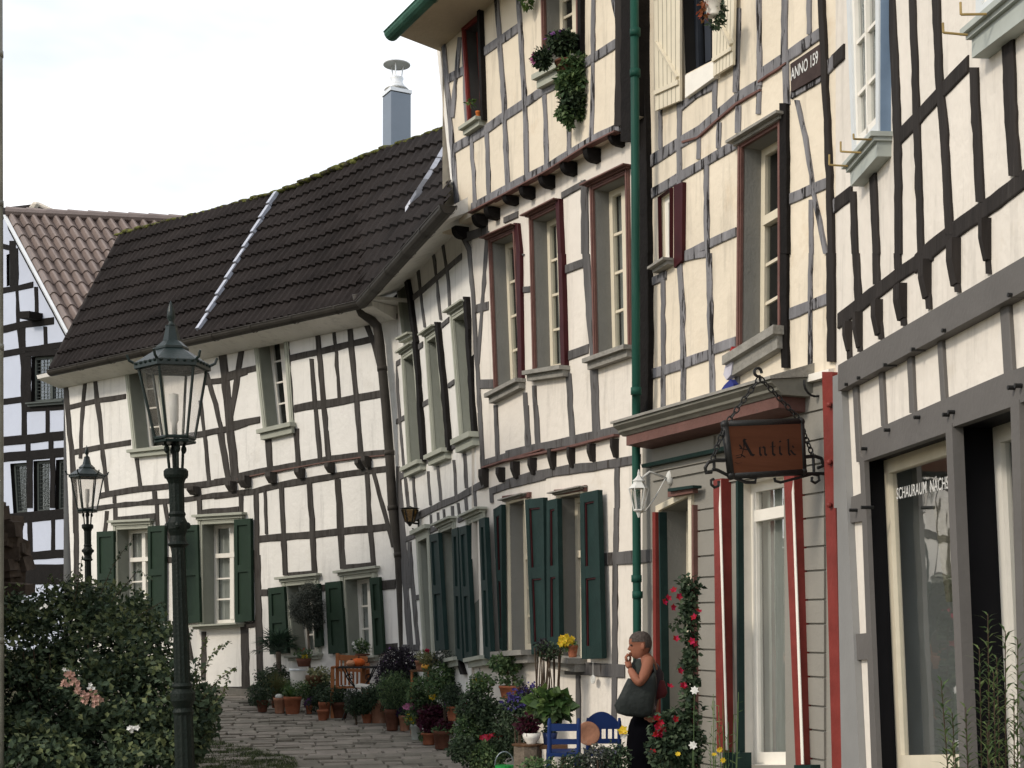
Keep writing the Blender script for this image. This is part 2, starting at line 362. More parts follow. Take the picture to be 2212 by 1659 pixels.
def bil(q, s, t):   # q = TL,TR,BR,BL in uz; s across 0..1, t down 0..1
    tl, tr, br, bl = q
    return tuple((tl[i]*(1-s)+tr[i]*s)*(1-t)+(bl[i]*(1-s)+br[i]*s)*t for i in (0, 1))
def plate(mb, F, q, s0, s1, t0, t1, o0, o1):
    c = [bil(q, s0, t0), bil(q, s1, t0), bil(q, s1, t1), bil(q, s0, t1)]
    mb.hexa([F.W(a, b, o0) for a, b in c], [F.W(a, b, o1) for a, b in c])
def window(F, parent, spec, depth=0.15, jamb=None, sash=None, cols=2, rows=3, transom=0.0, casing=0.0, cmat=None, sill=0.0, smat=None, cap=0.0,
           capmat=None, off=0.0, curtain=False, key=None, glass=None, sashw=0.055, grow=(0, 0, 0, 0), label=None, room=0.5, silld=.12, capd=.10, lead=False):
    P4 = q4(spec); q = [F.uz(F.P(x, y, off)) for x, y in P4]
    HOLES.setdefault(key or F, []).append([q[0], q[1], q[2], q[3]])
    W = ((q[1][0]-q[0][0])+(q[2][0]-q[3][0]))/2; H = ((q[0][1]-q[3][1])+(q[1][1]-q[2][1]))/2
    jamb = jamb or JAMB; sash = sash or WHITE
    sw, sh = sashw/W, sashw/H
    mb = MB(); o0, o1 = off-depth-0.045, off-depth
    def bar(s0, s1, t0, t1, a=0.0, b=0.0): plate(mb, F, q, s0, s1, t0, t1, o0+a, o1+b)
    bar(0, sw, 0, 1); bar(1-sw, 1, 0, 1); bar(sw, 1-sw, 0, sh); bar(sw, 1-sw, 1-sh*1.3, 1)
    cells = []
    tr_ = transom
    bands = [(sh, 1-sh*1.3, rows)] if not tr_ else [(sh, tr_-sh*.6, 1), (tr_+sh*.6, 1-sh*1.3, rows)]
    if tr_: bar(sw, 1-sw, tr_-sh*.6, tr_+sh*.6, 0, 0.02)
    mw = 0.03/W; mh = 0.024/H
    for (ta, tb, rw) in bands:
        for c in range(1, cols):
            s = sw+(1-2*sw)*c/cols
            ww = mw*1.6 if (cols % 2 == 0 and c == cols//2) else mw*.5
            bar(s-ww, s+ww, ta, tb, 0.006, 0.012 if ww > mw else -0.008)
        for r in range(1, rw):
            t = ta+(tb-ta)*r/rw; bar(sw, 1-sw, t-mh*.5, t+mh*.5, 0.012, -0.012)
    if lead:
        for c in range(1, 9): s = sw+(1-2*sw)*c/9; bar(s-.004/W, s+.004/W, sh, 1-sh*1.3, .018, -.018)
        for r in range(1, 12): t = sh+(1-2*sh)*r/12; bar(sw, 1-sw, t-.004/H, t+.004/H, .019, -.019)
    win = mb.build('window', sash, parent)
    if label: win['label'] = label
    g = MB(); c = [bil(q, sw*.5, sh*.5), bil(q, 1-sw*.5, sh*.5), bil(q, 1-sw*.5, 1-sh*.5), bil(q, sw*.5, 1-sh*.5)]
    g.quad(*[F.W(a, b, off-depth-.026) for a, b in c]); g.build('pane', glass or GLASS, win)
    rv = MB(); ring = [(0, 0), (1, 0), (1, 1), (0, 1)]
    for i in range(4):
        a = bil(q, *ring[i]); b = bil(q, *ring[(i+1) % 4])
        rv.quad(F.W(*a, off-.001), F.W(*b, off-.001), F.W(*b, off-depth-.05), F.W(*a, off-depth-.05))
    rv.build('reveal', jamb, win)
    rb = MB()
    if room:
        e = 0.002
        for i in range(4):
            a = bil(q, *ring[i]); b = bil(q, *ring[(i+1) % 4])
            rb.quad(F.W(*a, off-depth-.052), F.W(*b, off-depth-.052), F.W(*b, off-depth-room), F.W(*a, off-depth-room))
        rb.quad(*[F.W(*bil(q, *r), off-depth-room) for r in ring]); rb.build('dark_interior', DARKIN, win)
    if curtain:
        cb = MB(); n = 26; vs = []
        for side in (([0.02, 0.42], [0.58, 0.98]) if curtain == 'open' else ([0.02, 0.98],)):
            vs = []
            for i in range(n+1):
                s = side[0]+(side[1]-side[0])*i/n; o = off-depth-.10+0.02*math.sin(i*1.9)
                vs += [F.W(*bil(q, s, .03), o), F.W(*bil(q, s, .97), o)]
            cb.add(vs, [(2*i, 2*i+2, 2*i+3, 2*i+1) for i in range(n)])
        cb.build('curtain', CURTAIN, win)
    if casing:
        cs = MB(); cw, ch = casing/W, casing/H
        for (s0, s1, t0, t1) in ((-cw, 0, -ch, 1), (1, 1+cw, -ch, 1), (0, 1, -ch, 0)):
            plate(cs, F, q, s0, s1, t0, t1, off-.01, off+.022)
            if s1 <= 0 or s0 >= 1: 
                mid = (s0+s1)/2; plate(cs, F, q, mid-.25*cw, mid+.25*cw, t0+.3*ch, t1, off+.022, off+.032)
        plate(cs, F, q, 0, 1, -.6*ch, -.35*ch, off+.022, off+.03)
        cs.build('casing', cmat or STONE_TRIM, win)
    if sill:
        sb = MB(); e = (casing+.04)/W
        plate(sb, F, q, -e, 1+e, 1.0, 1+sill*.5/H, off-.02, off+silld); plate(sb, F, q, -e*.8, 1+e*.8, 1+sill*.5/H, 1+sill*1.25/H, off-.02, off+silld*.62)
        sb.build('sill', smat or cmat or STONE_TRIM, win)
    if cap:
        sb = MB(); e = (casing+.05)/W; t1 = -casing/H
        plate(sb, F, q, -e, 1+e, t1-cap*.4/H, t1, off-.02, off+capd); plate(sb, F, q, -e*.7, 1+e*.7, t1-.002, t1+cap*.5/H, off-.01, off+capd*.55)
        sb.build('cap_moulding', capmat or cmat or STONE_TRIM, win)
    return win, q
def shutter(F, parent, spec, material, off=0.02, th=0.045, trim=None, panels=2, name='shutter', ledge=False):
    q = [F.uz(F.P(x, y, off+th)) for x, y in q4(spec)]
    W = abs(q[1][0]-q[0][0]); H = abs(q[0][1]-q[3][1]); mb = MB()
    sw, sh = min(.28, .075/W), .09/H
    plate(mb, F, q, 0, 1, 0, 1, off, off+th*.55)
    if ledge:
        bt = MB()
        bs_ = []
        for a in (.06, .84): b2_ = MB(); plate(b2_, F, q, .02, .98, a, a+.035, off+th*.55, off+th); bs_.append(b2_)
        a_, b_ = bil(q, .95, .82), bil(q, .12, .46); bt.tube([F.W(a_[0], a_[1], off+th*.8), F.W(b_[0], b_[1], off+th*.8)], .018, 4)
        gr = MB()
        for k in range(1, 6): plate(gr, F, q, k/6-.012, k/6+.012, 0, 1, off+th*.40, off+th*.57)
        s0 = mb.build(name, material, parent); bt.build('diagonal_brace', material, s0); [k_.build('batten', material, s0) for k_ in bs_]; gr.build('board_joint', mat('joint_shadow_paint', (.30, .27, .21), .8, .1, 6), s0); return s0
    plate(mb, F, q, 0, sw, 0, 1, off+th*.55, off+th); plate(mb, F, q, 1-sw, 1, 0, 1, off+th*.55, off+th)
    ts = [0, 1] if panels == 1 else [0, .48, 1]
    mb2 = MB()
    for i, t in enumerate(ts):
        a, b = (0, sh) if t == 0 else ((1-sh*1.3, 1) if t == 1 else (t-sh*.6, t+sh*.6)); plate(mb, F, q, sw, 1-sw, a, b, off+th*.55, off+th-.001)
    if ledge:
        for k in range(1, 5): plate(mb2, F, q, k/5-.006, k/5+.006, .01, .99, off+th*.5, off+th*.56)
    sh_o = mb.build(name, material, parent)
    if trim:
        tb = MB(); tops = [(sh, .48-sh*.6), (.48+sh*.6, 1-sh*1.3)]
        for a, b in tops:
            x = .014/W; y = .014/H
            plate(tb, F, q, sw, sw+x, a, b, off+th*.5, off+th*.8); plate(tb, F, q, 1-sw-x, 1-sw, a, b, off+th*.5, off+th*.8)
            plate(tb, F, q, sw, 1-sw, a, a+y, off+th*.5, off+th*.8)
        tb.build('red_edging', trim, sh_o)
    for t in (.08, .92):
        ir = MB(); p = bil(q, 0, t); ir.box(F.W(p[0]-.01, p[1], off+.01), .03, .03, .05); ir.build('hinge', IRON, sh_o)
    return sh_o
def plank(F, mb, spec, o0, o1):   # a flat polygon on the facade given depth
    pts = [F.uz(F.P(x, y, o1)) for x, y in q4(spec)]
    mb.hexa([F.W(a, b, o0) for a, b in pts], [F.W(a, b, o1) for a, b in pts])
def simple_roof(F, parent, u0, u1, z, off, material, depth=7.0, pitch=0.9, name='roof'):
    mb = MB(); h = (off+depth/2)*pitch
    e0, e1 = F.W(u0, z, off), F.W(u1, z, off); r0, r1 = F.W(u0, z+h, off-(off+depth/2)), F.W(u1, z+h, off-(off+depth/2)); b0, b1 = F.W(u0, z, -depth-off), F.W(u1, z, -depth-off)
    mb.hexa([e0, r0, b0], [e1, r1, b1]); return mb.build(name, material, parent)
def fac_pts(A, B):
    f = Fac.__new__(Fac); f.A = Vector((A.x, A.y, 0)); f.B = Vector((B.x, B.y, 0)); f.d = (f.B-f.A).normalized(); f.n = Vector((f.d.y, -f.d.x, 0))
    if f.n.dot(-f.A) < 0: f.n = -f.n
    return f
def outl(F, spec, off=0.0, ztop=None, zbot=None):
    r = []
    for x, y in q4(spec):
        u, z = F.uz(F.P(x, y, off))
        if ztop is not None and y < 0: z = ztop
        r.append((u, z))
    return r
def rail_profile(F, prof, u0, u1, name, material, parent, smooth=False, closed=True):
    """extrude an (off, z) profile along the facade"""
    mb = MB(); n = len(prof); k = 1
    a = [F.W(u0, z, o) for o, z in prof]; b = [F.W(u1, z, o) for o, z in prof]
    if closed: mb.hexa(a, b)
    else: mb.add(a+b, [(i, i+1, n+i+1, n+i) for i in range(n-1)])
    return mb.build(name, material, parent, smooth)
def gutter_mesh(pts, r, name, material, parent, joints=0.9, brk=True):
    """half-round gutter along 3-D points"""
    mb = MB(); n = 8
    for a, b in zip(pts, pts[1:]):
        t = (b-a).normalized(); s_ = Vector((t.y, -t.x, 0)).normalized(); ring = []
        for k in range(n+1):
            an = math.pi*k/n; ring.append(s_*r*math.cos(an)-Vector((0, 0, 1))*r*math.sin(an))
        for rr in (1.0, 0.9):
            mb.add([a+q*rr for q in ring]+[b+q*rr for q in ring], [(i, i+1, n+2+i, n+1+i) for i in range(n)])
        for p in (a, b): mb.add([p]+[p+q for q in ring], [(0, i+1, i+2) for i in range(n)])
        L = (b-a).length; m = int(L/joints)
        for j in range(1, m+1):
            c = a+t*(j*joints)
            mb.add([c+q*1.12-t*.02 for q in ring]+[c+q*1.12+t*.02 for q in ring], [(i, i+1, n+2+i, n+1+i) for i in range(n)])
        for sg in (1, -1):
            mb.tube([a+s_*r*sg, b+s_*r*sg], r*.10, 5)
    return mb.build(name, material, parent, False)
# ============================================================ ground, path
MOSS = mat('moss_soil', (0.055, 0.06, 0.03), 0.95, 0.5, 6, 0.8, 30, col2=(0.09, 0.075, 0.055), spots=4)
SLAB = mat('path_slab', (0.245, 0.222, 0.185), 0.85, 0.22, 5, 0.5, 35, island=0.22, col2=(0.11, 0.105, 0.085), spots=9, amt2=0.62, w2=0.1)
def ground():
    mb = MB(); xs = [-400, -60, -20, -10, -4, 0, 4, 20, 60, 400]; ys = [-200, -20, 0, 6, 10, 14, 18, 22, 26, 30, 60, 400]
    def z(x, y):
        t = gz(min(max(y, 2), 34)); return t-.03
    vs = [(x, y, z(x, y)) for y in ys for x in xs]; n = len(xs)
    mb.add(vs, [(j*n+i, j*n+i+1, (j+1)*n+i+1, (j+1)*n+i) for j in range(len(ys)-1) for i in range(n-1)])
    tag(mb.build('ground', MOSS), kind='structure')
    rnd = random.Random(3); pb = MB(); d = Vector((0.985, 0.17, 0)); p = Vector((-0.17, 0.985, 0)); row = 0; t = 6.0
    while t < 24.5:
        h = rnd.choice([.10, .12, .14, .17, .20]); s = -7.0+rnd.random()*.6
        while s < 4.5:
            L = rnd.uniform(.16, .46); c = d*(s+L/2)+p*(t+h/2); g = rnd.uniform(.006, .013)
            if -6.5 < c.x < 3.4:
                e = [Vector((d*(s+g)+p*(t+g))), Vector((d*(s+L-g)+p*(t+g))), Vector((d*(s+L-g)+p*(t+h-g))), Vector((d*(s+g)+p*(t+h-g)))]
                e = [q+Vector((rnd.uniform(-.012, .012), rnd.uniform(-.012, .012), 0)) for q in e]
                dz = rnd.uniform(-.010, .010); tx = rnd.uniform(-.008, .008); cc = (e[0]+e[1]+e[2]+e[3])/4
                base = []; mid = []; top = []
                for i, q in enumerate(e):
                    zz = gz(q.y)+dz+(tx if i in (0, 1) else -tx)
                    base.append(Vector((q.x, q.y, zz-.07))); mid.append(Vector((q.x, q.y, zz-.010)))
                    v = cc+(q-cc)*0.95; top.append(Vector((v.x, v.y, zz)))
                pb.add(base+mid+top, [(8, 9, 10, 11)]+[(k*4+i, k*4+(i+1) % 4, (k+1)*4+(i+1) % 4, (k+1)*4+i) for k in (0, 1) for i in range(4)])
            s += L
        t += h
    tag(pb.build('stone_path', SLAB), kind='structure')
ground()
# ============================================================ the long white house that bends at its rain pipe
zE = F1.P(440, 724, .5).z
HA = thing('timber_framed_house', 'long white half-timbered house under the dark tiled roof, bending at its brown rain pipe', 'house', F1.W(F1.u(500), .6))
T1 = timbers(F1, """
A v 44 15,190 40,480 72,850 110,1300 115,1659
20 v 30 487,0 490,560
A v 32 212,148 188,440 170,660 160,960
A v 36 288,135 318,430 345,640 375,950 410,1280
A v 36 685,960 722,1235
A h 46 52,485 190,452 330,420 585,380
A h 52 92,905 350,855 630,810
A h 54 340,1310 430,1290 720,1245 1000,1222 1330,1200 1640,1160
A h 46 150,1450 460,1405 830,1365 1150,1345 1300,1320 1700,1272
A v 32 478,1310 480,1380
A v 42 852,1265 858,1350
A h 60 500,1535 860,1500
A v 40 485,1400 488,1580
A v 36 408,1450 388,1650
A v 38 873,1380 882,1640
A v 34 1280,420 1325,800 1362,1180
A v 42 1335,160 1420,450 1480,700 1545,1160
A v 74 1485,-20 1530,400 1560,680 1605,1140
A v 50 1665,-60 1600,380 1555,600
A h 52 1325,250 1470,235 1720,150
A h 58 1130,755 1300,730 1500,695 1720,628
A v 70 1250,1240 1255,1300
A v 42 1268,1290 1276,1500
A h 66 1280,1475 1640,1440
B v 36 948,190 1010,560 1120,1200 1200,1659
B h 55 950,720 1040,725
B v 38 880,1360 882,1640
B v 42 1310,1390 1318,1659
20 v 30 1005,780 1008,1010
20 v 28 1302,790 1300,1100
20 v 50 1560,750 1570,1150
20 h 44 1000,1172 1620,1160
20 h 36 1540,750 1620,745
21 v 40 22,300 32,648 42,1090
H v 50 40,200 52,845
H h 45 -10,165 200,165
H h 40 -10,858 330,830
C h 46 -10,465 200,440
C h 56 205,415 490,355 780,305 960,270 1350,215 1600,193
C h 58 -10,602 350,560 600,495 850,460 1150,405 1400,370 1610,345
C v 36 35,20 75,230 112,440
C v 70 135,0 160,200 185,440
C v 50 487,50 507,335
C v 42 745,0 772,290
C v 38 955,-10 975,260
C v 42 1033,-10 1058,245
C v 36 1338,-10 1352,195
C v 44 378,575 385,900 402,1659
C v 26 460,540 476,955
C v 44 615,510 635,950 652,1340
C v 48 875,465 905,930 930,1400
C v 56 1138,440 1165,900 1190,1280
C v 44 1412,380 1440,880 1478,1280
C v 38 1472,375 1560,700 1645,1010 1659,1080
C v 44 238,600 238,810
C h 66 400,1003 620,980 900,960 1170,930 1440,905 1620,885
C h 60 345,1138 390,1133
C h 62 410,1502 485,1500
C h 62 948,1462 1020,1455
C h 60 1510,1437 1659,1420
C h 40 680,1333 940,1312
C h 46 1200,1262 1480,1238
11 v 32 408,420 430,650 460,1000 490,1345
11 v 25 378,685 400,960 435,1345
11 v 22 513,390 540,650 560,960
11 v 34 618,360 640,620 670,950 700,1305
11 v 34 705,380 790,600 835,780
11 h 42 235,682 410,642 620,590 790,552
11 h 50 265,1012 400,985 440,985 660,945 840,912
11 v 18 215,480 255,1085
11 v 34 280,1140 292,1375
11 v 36 95,1195 108,1410
10 h 38 1480,794 1690,742
10 h 42 1510,1117 1700,1082
21 h 60 810,495 905,485
21 h 40 820,890 930,880
21 h 44 0,738 40,738
""", 'timber_frame', TB_BROWN, HA)
MOULD = mat('reddish_moulding', (0.14, 0.085, 0.07), 0.7, 0.2, 8)
timbers(F1, "C h 13 215,442 490,384 780,333 960,298 1350,243 1600,221", 'moulding', MOULD, HA, proud=.04, wob=.4)
# corbels under the jettied part
def corbel(F, fr, x, y, w, h, parent, material=TB_BLACK, out_=.16, off=0.0, rnd_=False):
    if not rnd_ and F is F3: w = w*.6; x = x-2
    mb = MB(); u0, z0 = F.uz(F.P(*f2(fr, x-w/2, y-h/2), off)); u1, _ = F.uz(F.P(*f2(fr, x+w/2, y-h/2), off)); _, z1 = F.uz(F.P(*f2(fr, x, y+h/2), off))
    if rnd_: z0 = min(z0, zJ0-.015)
    n = 7; prof = [(off-.01, z0)]
    for i in range(n+1):
        t = i/n
        if rnd_: o = off+out_*math.cos(t*math.pi/2)**.55; z = z0+(z1-z0)*math.sin(t*math.pi/2)**.9
        else: o = off+out_*(1 if t < .45 else (1-.5*((t-.45)/.55))); z = z0+(z1-z0)*t
        prof.append((o, z))
    prof.append((off-.01, z1-.005))
    mb.hexa([F.W(u0, z, o) for o, z in prof], [F.W(u1, z, o) for o, z in prof])
    return mb.build('corbel', material, parent)
for x, y, w_, h_ in ((175, 515, 46, 90), (300, 470, 66, 100), (548, 432, 46, 100), (815, 392, 42, 90), (1095, 340, 36, 90), (1375, 308, 34, 80), (1437, 285, 34, 100)):
    corbel(F1, 'C', x, y, w_, h_, HA, TB_BROWN, .13)
for x, y, w_, h_ in ((1245, 1265, 62, 70),): corbel(F1, 'A', x, y, w_, h_, HA, TB_BROWN, .13)
kw = dict(cmat=STONE_TRIM, jamb=JAMB_L)
window(F1, HA, 'A 606,92 880,55 955,852 690,880', .23, casing=.10, sill=.10, cols=2, rows=4, key='F1', **kw)
window(F1, HA, '11 25,535 195,490 240,1110 90,1145', .20, casing=.09, sill=.12, cols=2, rows=4, key='F1', **kw)
window(F1, HA, 'B 508,440 800,425 805,1320 520,1345', .20, casing=.11, cap=.09, sill=.05, cols=2, rows=3, transom=.31, key='F1', silld=.2, curtain='open', **kw)
window(F1, HA, 'B 1303,392 1650,372 1650,1310 1310,1330', .20, casing=.11, cap=.09, sill=.05, cols=2, rows=3, transom=.31, key='F1', silld=.2, curtain='open', **kw)
window(F1, HA, 'C 672,1440 918,1415 H 830,480 595,500', .20, casing=.10, cap=.08, sill=.06, cols=2, rows=4, curtain='open', key='F1', **kw)
window(F1, HA, 'C 1215,1382 1460,1352 H 1440,500 1180,520', .20, casing=.10, cap=.08, sill=.06, cols=2, rows=3, curtain=True, key='F1', **kw)
for sp in ('B 308,460 465,450 470,1322 318,1340', 'B 785,408 942,398 942,1296 790,1310', 'B 1090,402 1248,392 1272,1303 1110,1320', 'C 168,820 322,808 21 -15,720 -122,732',
           '21 88,512 190,500 214,925 100,935', '21 452,476 552,465 582,925 474,932', '21 735,447 797,440 826,928 765,938', '21 372,492 412,482 432,880 386,890'):
    shutter(F1, HA, sp, GREEN_S, th=.05)
ol = [(F1.u(137), zE-.02), (F1.u(858), zE-.02), (F1.u(858), -.6), (F1.u(170), -.6)]
wall(F1, ol, HOLES['F1'], 'wall', PL_WHITE, HA)
pl = MB(); ua, ub = F1.u(164), F1.u(852); pl.hexa([F1.W(ua, -.5, -.01), F1.W(ub, -.5, -.01), F1.W(ub, -.5, .05), F1.W(ua, -.5, .05)], [F1.W(ua, .84, -.01), F1.W(ub, .70, -.01), F1.W(ub, .70, .05), F1.W(ua, .84, .05)])
pl.build('plinth', mat('plinth_grey', (0.16, 0.15, 0.13), 0.9, 0.2, 6, 0.5, 20), HA)
# second leg
timbers(F2, """
11 v 32 838,315 850,560 865,760 885,1000 905,1290
11 h 34 862,458 938,405
11 h 36 868,762 958,702
11 h 34 905,1110 985,1070
11 v 14 885,265 900,460 930,740 955,1060 985,1425
11 v 14 1055,-60 1095,270 1120,480
11 v 14 1150,-180 1200,200 1225,430
11 v 15 1205,-280 1275,180 1285,375
11 h 40 1035,292 1100,240 1240,120 1360,15
11 h 34 1230,470 1278,428
11 h 38 1075,612 1107,590
11 h 34 1275,862 1312,835
11 h 36 1105,985 1142,963
11 h 40 955,1455 1035,1405
11 h 36 1135,1352 1185,1325
11 h 36 1298,1262 1345,1235
E v 20 215,0 238,430
E v 56 272,560 300,900 335,1330 372,1659
E h 52 295,662 405,615
E h 72 440,1035 700,910 830,860 1085,718
E h 50 355,1242 458,1198
E h 45 585,1165 655,1130
E h 45 845,1065 925,1028
E v 20 352,670 380,945
E v 20 426,655 452,965
E v 22 563,605 587,925
E v 22 653,555 682,885
E v 22 803,500 826,875
E v 26 903,440 922,765
E v 16 588,1010 595,1140
E v 16 655,990 661,1090
E v 16 710,960 718,1060
E v 22 790,930 796,1050
E v 18 843,900 858,1020
E v 22 915,850 926,975
E v 18 1000,800 1009,935
E v 30 390,1260 412,1659
G v 30 398,0 450,600 470,810
G v 52 333,0 370,500 395,810
G h 60 370,245 430,243
G h 50 430,368 500,355
G h 60 300,830 480,830
""", 'timber_frame', TB_MID, HA)
timbers(F2, """
11 v 20 1003,95 1040,350 1072,575
11 v 22 1068,575 1100,1000 1122,1355
11 v 20 1213,445 1250,800 1290,1285
11 v 20 1403,280 1430,700 1458,1170
G v 30 865,930 915,1080
""", 'side_post', TB_BLACK, HA, proud=.05, split=True)  # deep shade beside the windows put in as black timber strips
kw = dict(cmat=STONE_TRIM, jamb=JAMB_L)
window(F2, HA, '11 938,118 998,85 1052,515 985,550', .13, casing=.02, sill=.05, cols=1, rows=3, key='F2', **kw)
window(F2, HA, '11 985,690 1048,648 1105,1352 1027,1390', .24, casing=.10, sill=.10, cap=.05, cols=2, rows=3, key='F2', **kw)
window(F2, HA, '11 1140,575 1198,535 1266,1275 1190,1310', .24, casing=.10, sill=.10, cap=.05, cols=2, rows=3, key='F2', **kw)
window(F2, HA, '11 1310,430 1385,382 1448,1170 1370,1207', .24, casing=.10, sill=.12, cap=.05, cols=2, rows=3, key='F2', **kw)
window(F2, HA, 'E 690,1178 800,1130 G 858,918 752,940', .16, casing=.09, sill=.08, cap=.06, cols=2, rows=3, transom=.3, key='F2', **kw)
window(F2, HA, 'E 952,1100 1062,1052 G 1112,905 1012,925', .16, casing=.09, sill=.08, cap=.06, cols=2, rows=3, transom=.3, key='F2', **kw)
def door(F, parent, spec, depth, material, jamb, key, casing=0.0, cmat=None, off=0.0, glazed=True, cap=0.0, label=None):
    q = [F.uz(F.P(x, y, off)) for x, y in q4(spec)]; HOLES.setdefault(key, []).append(q); W = abs(q[1][0]-q[0][0]); H = abs(q[0][1]-q[3][1])
    mb = MB(); plate(mb, F, q, 0, 1, 0, 1, off-depth-.05, off-depth)
    for s0, s1, t0, t1 in ((.0, .12, 0, 1), (.88, 1, 0, 1), (.12, .88, 0, .06), (.12, .88, .47, .55), (.12, .88, .92, 1)): plate(mb, F, q, s0, s1, t0, t1, off-depth, off-depth+.025)
    d = mb.build('door', material, parent)
    if label: d['label'] = label
    if glazed:
        g = MB(); plate(g, F, q, .2, .8, .1, .42, off-depth, off-depth+.015); g.build('pane', GLASS, d)
    hd = MB(); p = bil(q, .82, .52); hd.ball(F.W(p[0], p[1], off-depth+.06), .03); hd.tube([F.W(p[0], p[1], off-depth), F.W(p[0], p[1], off-depth+.06)], .01); hd.build('handle', IRON, d)
    rv = MB(); ring = [(0, 0), (1, 0), (1, 1), (0, 1)]
    for i in range(4):
        a = bil(q, *ring[i]); b = bil(q, *ring[(i+1) % 4]); rv.quad(F.W(*a, off-.001), F.W(*b, off-.001), F.W(*b, off-depth-.05), F.W(*a, off-depth-.05))
    rv.build('reveal', jamb, d)
    if casing:
        cs = MB(); cw, ch = casing/W, casing/H
        for (s0, s1, t0, t1) in ((-cw, 0, -ch, 1), (1, 1+cw, -ch, 1), (0, 1, -ch, 0)): plate(cs, F, q, s0, s1, t0, t1, off-.01, off+.03)
        if cap: plate(cs, F, q, -cw*1.5, 1+cw*1.5, -ch-cap/H, -ch, off-.01, off+.09)
        cs.build('casing', cmat, d)
    return d
door(F2, HA, 'E 482,1265 565,1225 G 620,1100 560,1150', .30, JAMB_L, JAMB_L, 'F2', casing=.10, cmat=STONE_TRIM, glazed=False, cap=.05)
for sp in ('E 568,1200 650,1178 G 715,850 622,862', 'E 775,1150 832,1128 G 880,960 815,932', 'E 842,1130 915,1108 G 975,965 900,978', 'E 1030,1055 1085,1035 G 1145,950 1075,920'):
    shutter(F2, HA, sp, GREEN_D, th=.05)
ol = [(F2.u(858), zE+.32), (F2.u(1035), zE+.32), (F2.u(1035), -.6), (F2.u(858), -.6)]
wall(F2, ol, HOLES['F2'], 'wall', PL_WHITE, HA)
# ---- roof: ruled between eaves and ridge
RZ = 9.05
def mitre():
    o1 = F1.A+F1.n*.5; o2 = F2.A+F2.n*.5; a, b = F1.d, F2.d; w_ = o2-o1; t = (w_.x*b.y-w_.y*b.x)/(a.x*b.y-a.y*b.x); p = o1+a*t; return CX+FPX*p.x/p.y
XM = mitre(); print('MITRE', XM)
def eave(x):   # eaves point seen at measure x (gutter line)
    if x <= XM:
        return F1.P(x, HY, .5).xy.to_3d()+Vector((0, 0, zE))
    p = F2.P(x, HY, .5); return Vector((p.x, p.y, zE))
def gy(x): p = eave(x); return HY-FPX*(zE-EYE)/p.y
ridpx = [(262, 506), (350, 484), (480, 452), (620, 410), (740, 362), (830, 324), (955, 284), (1010, 262)]
def ridge_y(x):
    for (a, b), (c, d) in zip(ridpx, ridpx[1:]):
        if x <= c or c == 1010: return b+(d-b)*(x-a)/(c-a)
def ridge(x): Y = (RZ-EYE)*FPX/(HY-ridge_y(x)); return Vector(((x-CX)/FPX*Y, Y, RZ))
ea, eb = eave(112), eave(440); ra, rb = ridge(265), ridge(614)
ed = (eb-ea)/(440-112.0); 
uE = lambda L: ea+(eb-ea).normalized()*L
uR = lambda L: ra+(rb-ra)*(L/(eb-ea).length)
corner = eave(XM)
_ra, _rb = (265.0, ridge_y(265)), (614.0, ridge_y(614))
def gyl(x): p = F1.P(x, HY, .5); return HY-FPX*(zE-EYE)/p.y
def on_roof(L, v):
    p = uE(L).lerp(uR(L), v); x = CX+FPX*p.x/p.y; y = HY-FPX*(p.z-EYE)/p.y
    if x > 614:
        xx = min(x, 1005); e = eave(xx); r = ridge(xx)
        if xx > 770: e = e
        y = y-gyl(x); st_ = _ra[1]+(_rb[1]-_ra[1])*(x-_ra[0])/(_rb[0]-_ra[0]); f = y/(st_-gyl(x)); y = gyl(x)+(ridge_y(xx)-gyl(x))*f
        k = (HY-y)/FPX; ea_ = Vector((F1.P(xx, HY, .5).x, F1.P(xx, HY, .5).y, zE)) if xx <= XM else e
        den = (r.z-ea_.z)-k*(r.y-ea_.y); tt = (EYE+k*ea_.y-ea_.z)/den; q = ea_.lerp(r, tt); Y = q.y
        return Vector(((x-CX)/FPX*Y, Y, EYE+k*Y)), tt
    return p, v
nv = 10; ML = 14.5; step = .0375; nc = int(ML/step); ro = MB(); rnd = random.Random(11)
nrm = (uE(5)-uE(0)).cross(uR(0)-uE(0)).normalized()
if nrm.z < 0: nrm = -nrm
for i in range(nv):
    rows = []
    for (v, lift) in ((i/nv-.012, .0), (i/nv-.012, .045), ((i+.5)/nv, .022), ((i+1)/nv, .004)):
        rw = []
        for c in range(nc+1):
            L = c*step; ph = (c % 4); rib = (-.012, .026, .022, .002)[ph]; tile = c//8
            j = (noise.noise(Vector((tile*1.7, i*2.3, 0)))*.02)
            sag = noise.noise(Vector((L*.35, v*2, 5)))*.05
            p, tt = on_roof(L, max(-.012, v)+j*.25)
            rw.append((p+nrm*((lift+rib+sag+j*.3) if lift else sag-.01), tt))
        rows.append(rw)
    for k in range(3):
        o = len(ro.v); vs = []; ok = []
        for c in range(nc+1): vs += [rows[k][c][0], rows[k+1][c][0]]
        fs = [(2*c, 2*c+2, 2*c+3, 2*c+1) for c in range(nc) if min(rows[k][c][1], rows[k][c+1][1]) > -.03 and (CX+FPX*rows[k][c][0].x/rows[k][c][0].y) < 962]
        ro.add(vs, fs)
TILE = mat('roof_tile_dark', (0.020, 0.0165, 0.0155), 0.9, 0.4, 1.2, 0.5, 30, col2=(0.055, 0.048, 0.036), spots=26, amt2=0.66, w2=0.06, spec=.06)
RF = ro.build('roof', TILE, HA)
back = MB(); pts = [ridge(x) for x in (262, 620, 955)]; hb = Vector((.67, .74, 0))*4.5
for a, b in zip(pts, pts[1:]): back.quad(a, b, b+hb-Vector((0, 0, 4)), a+hb-Vector((0, 0, 4)))
back.build('rear_roof_slope', TILE, HA)
mo = MB(); rnd = random.Random(4); pv = None
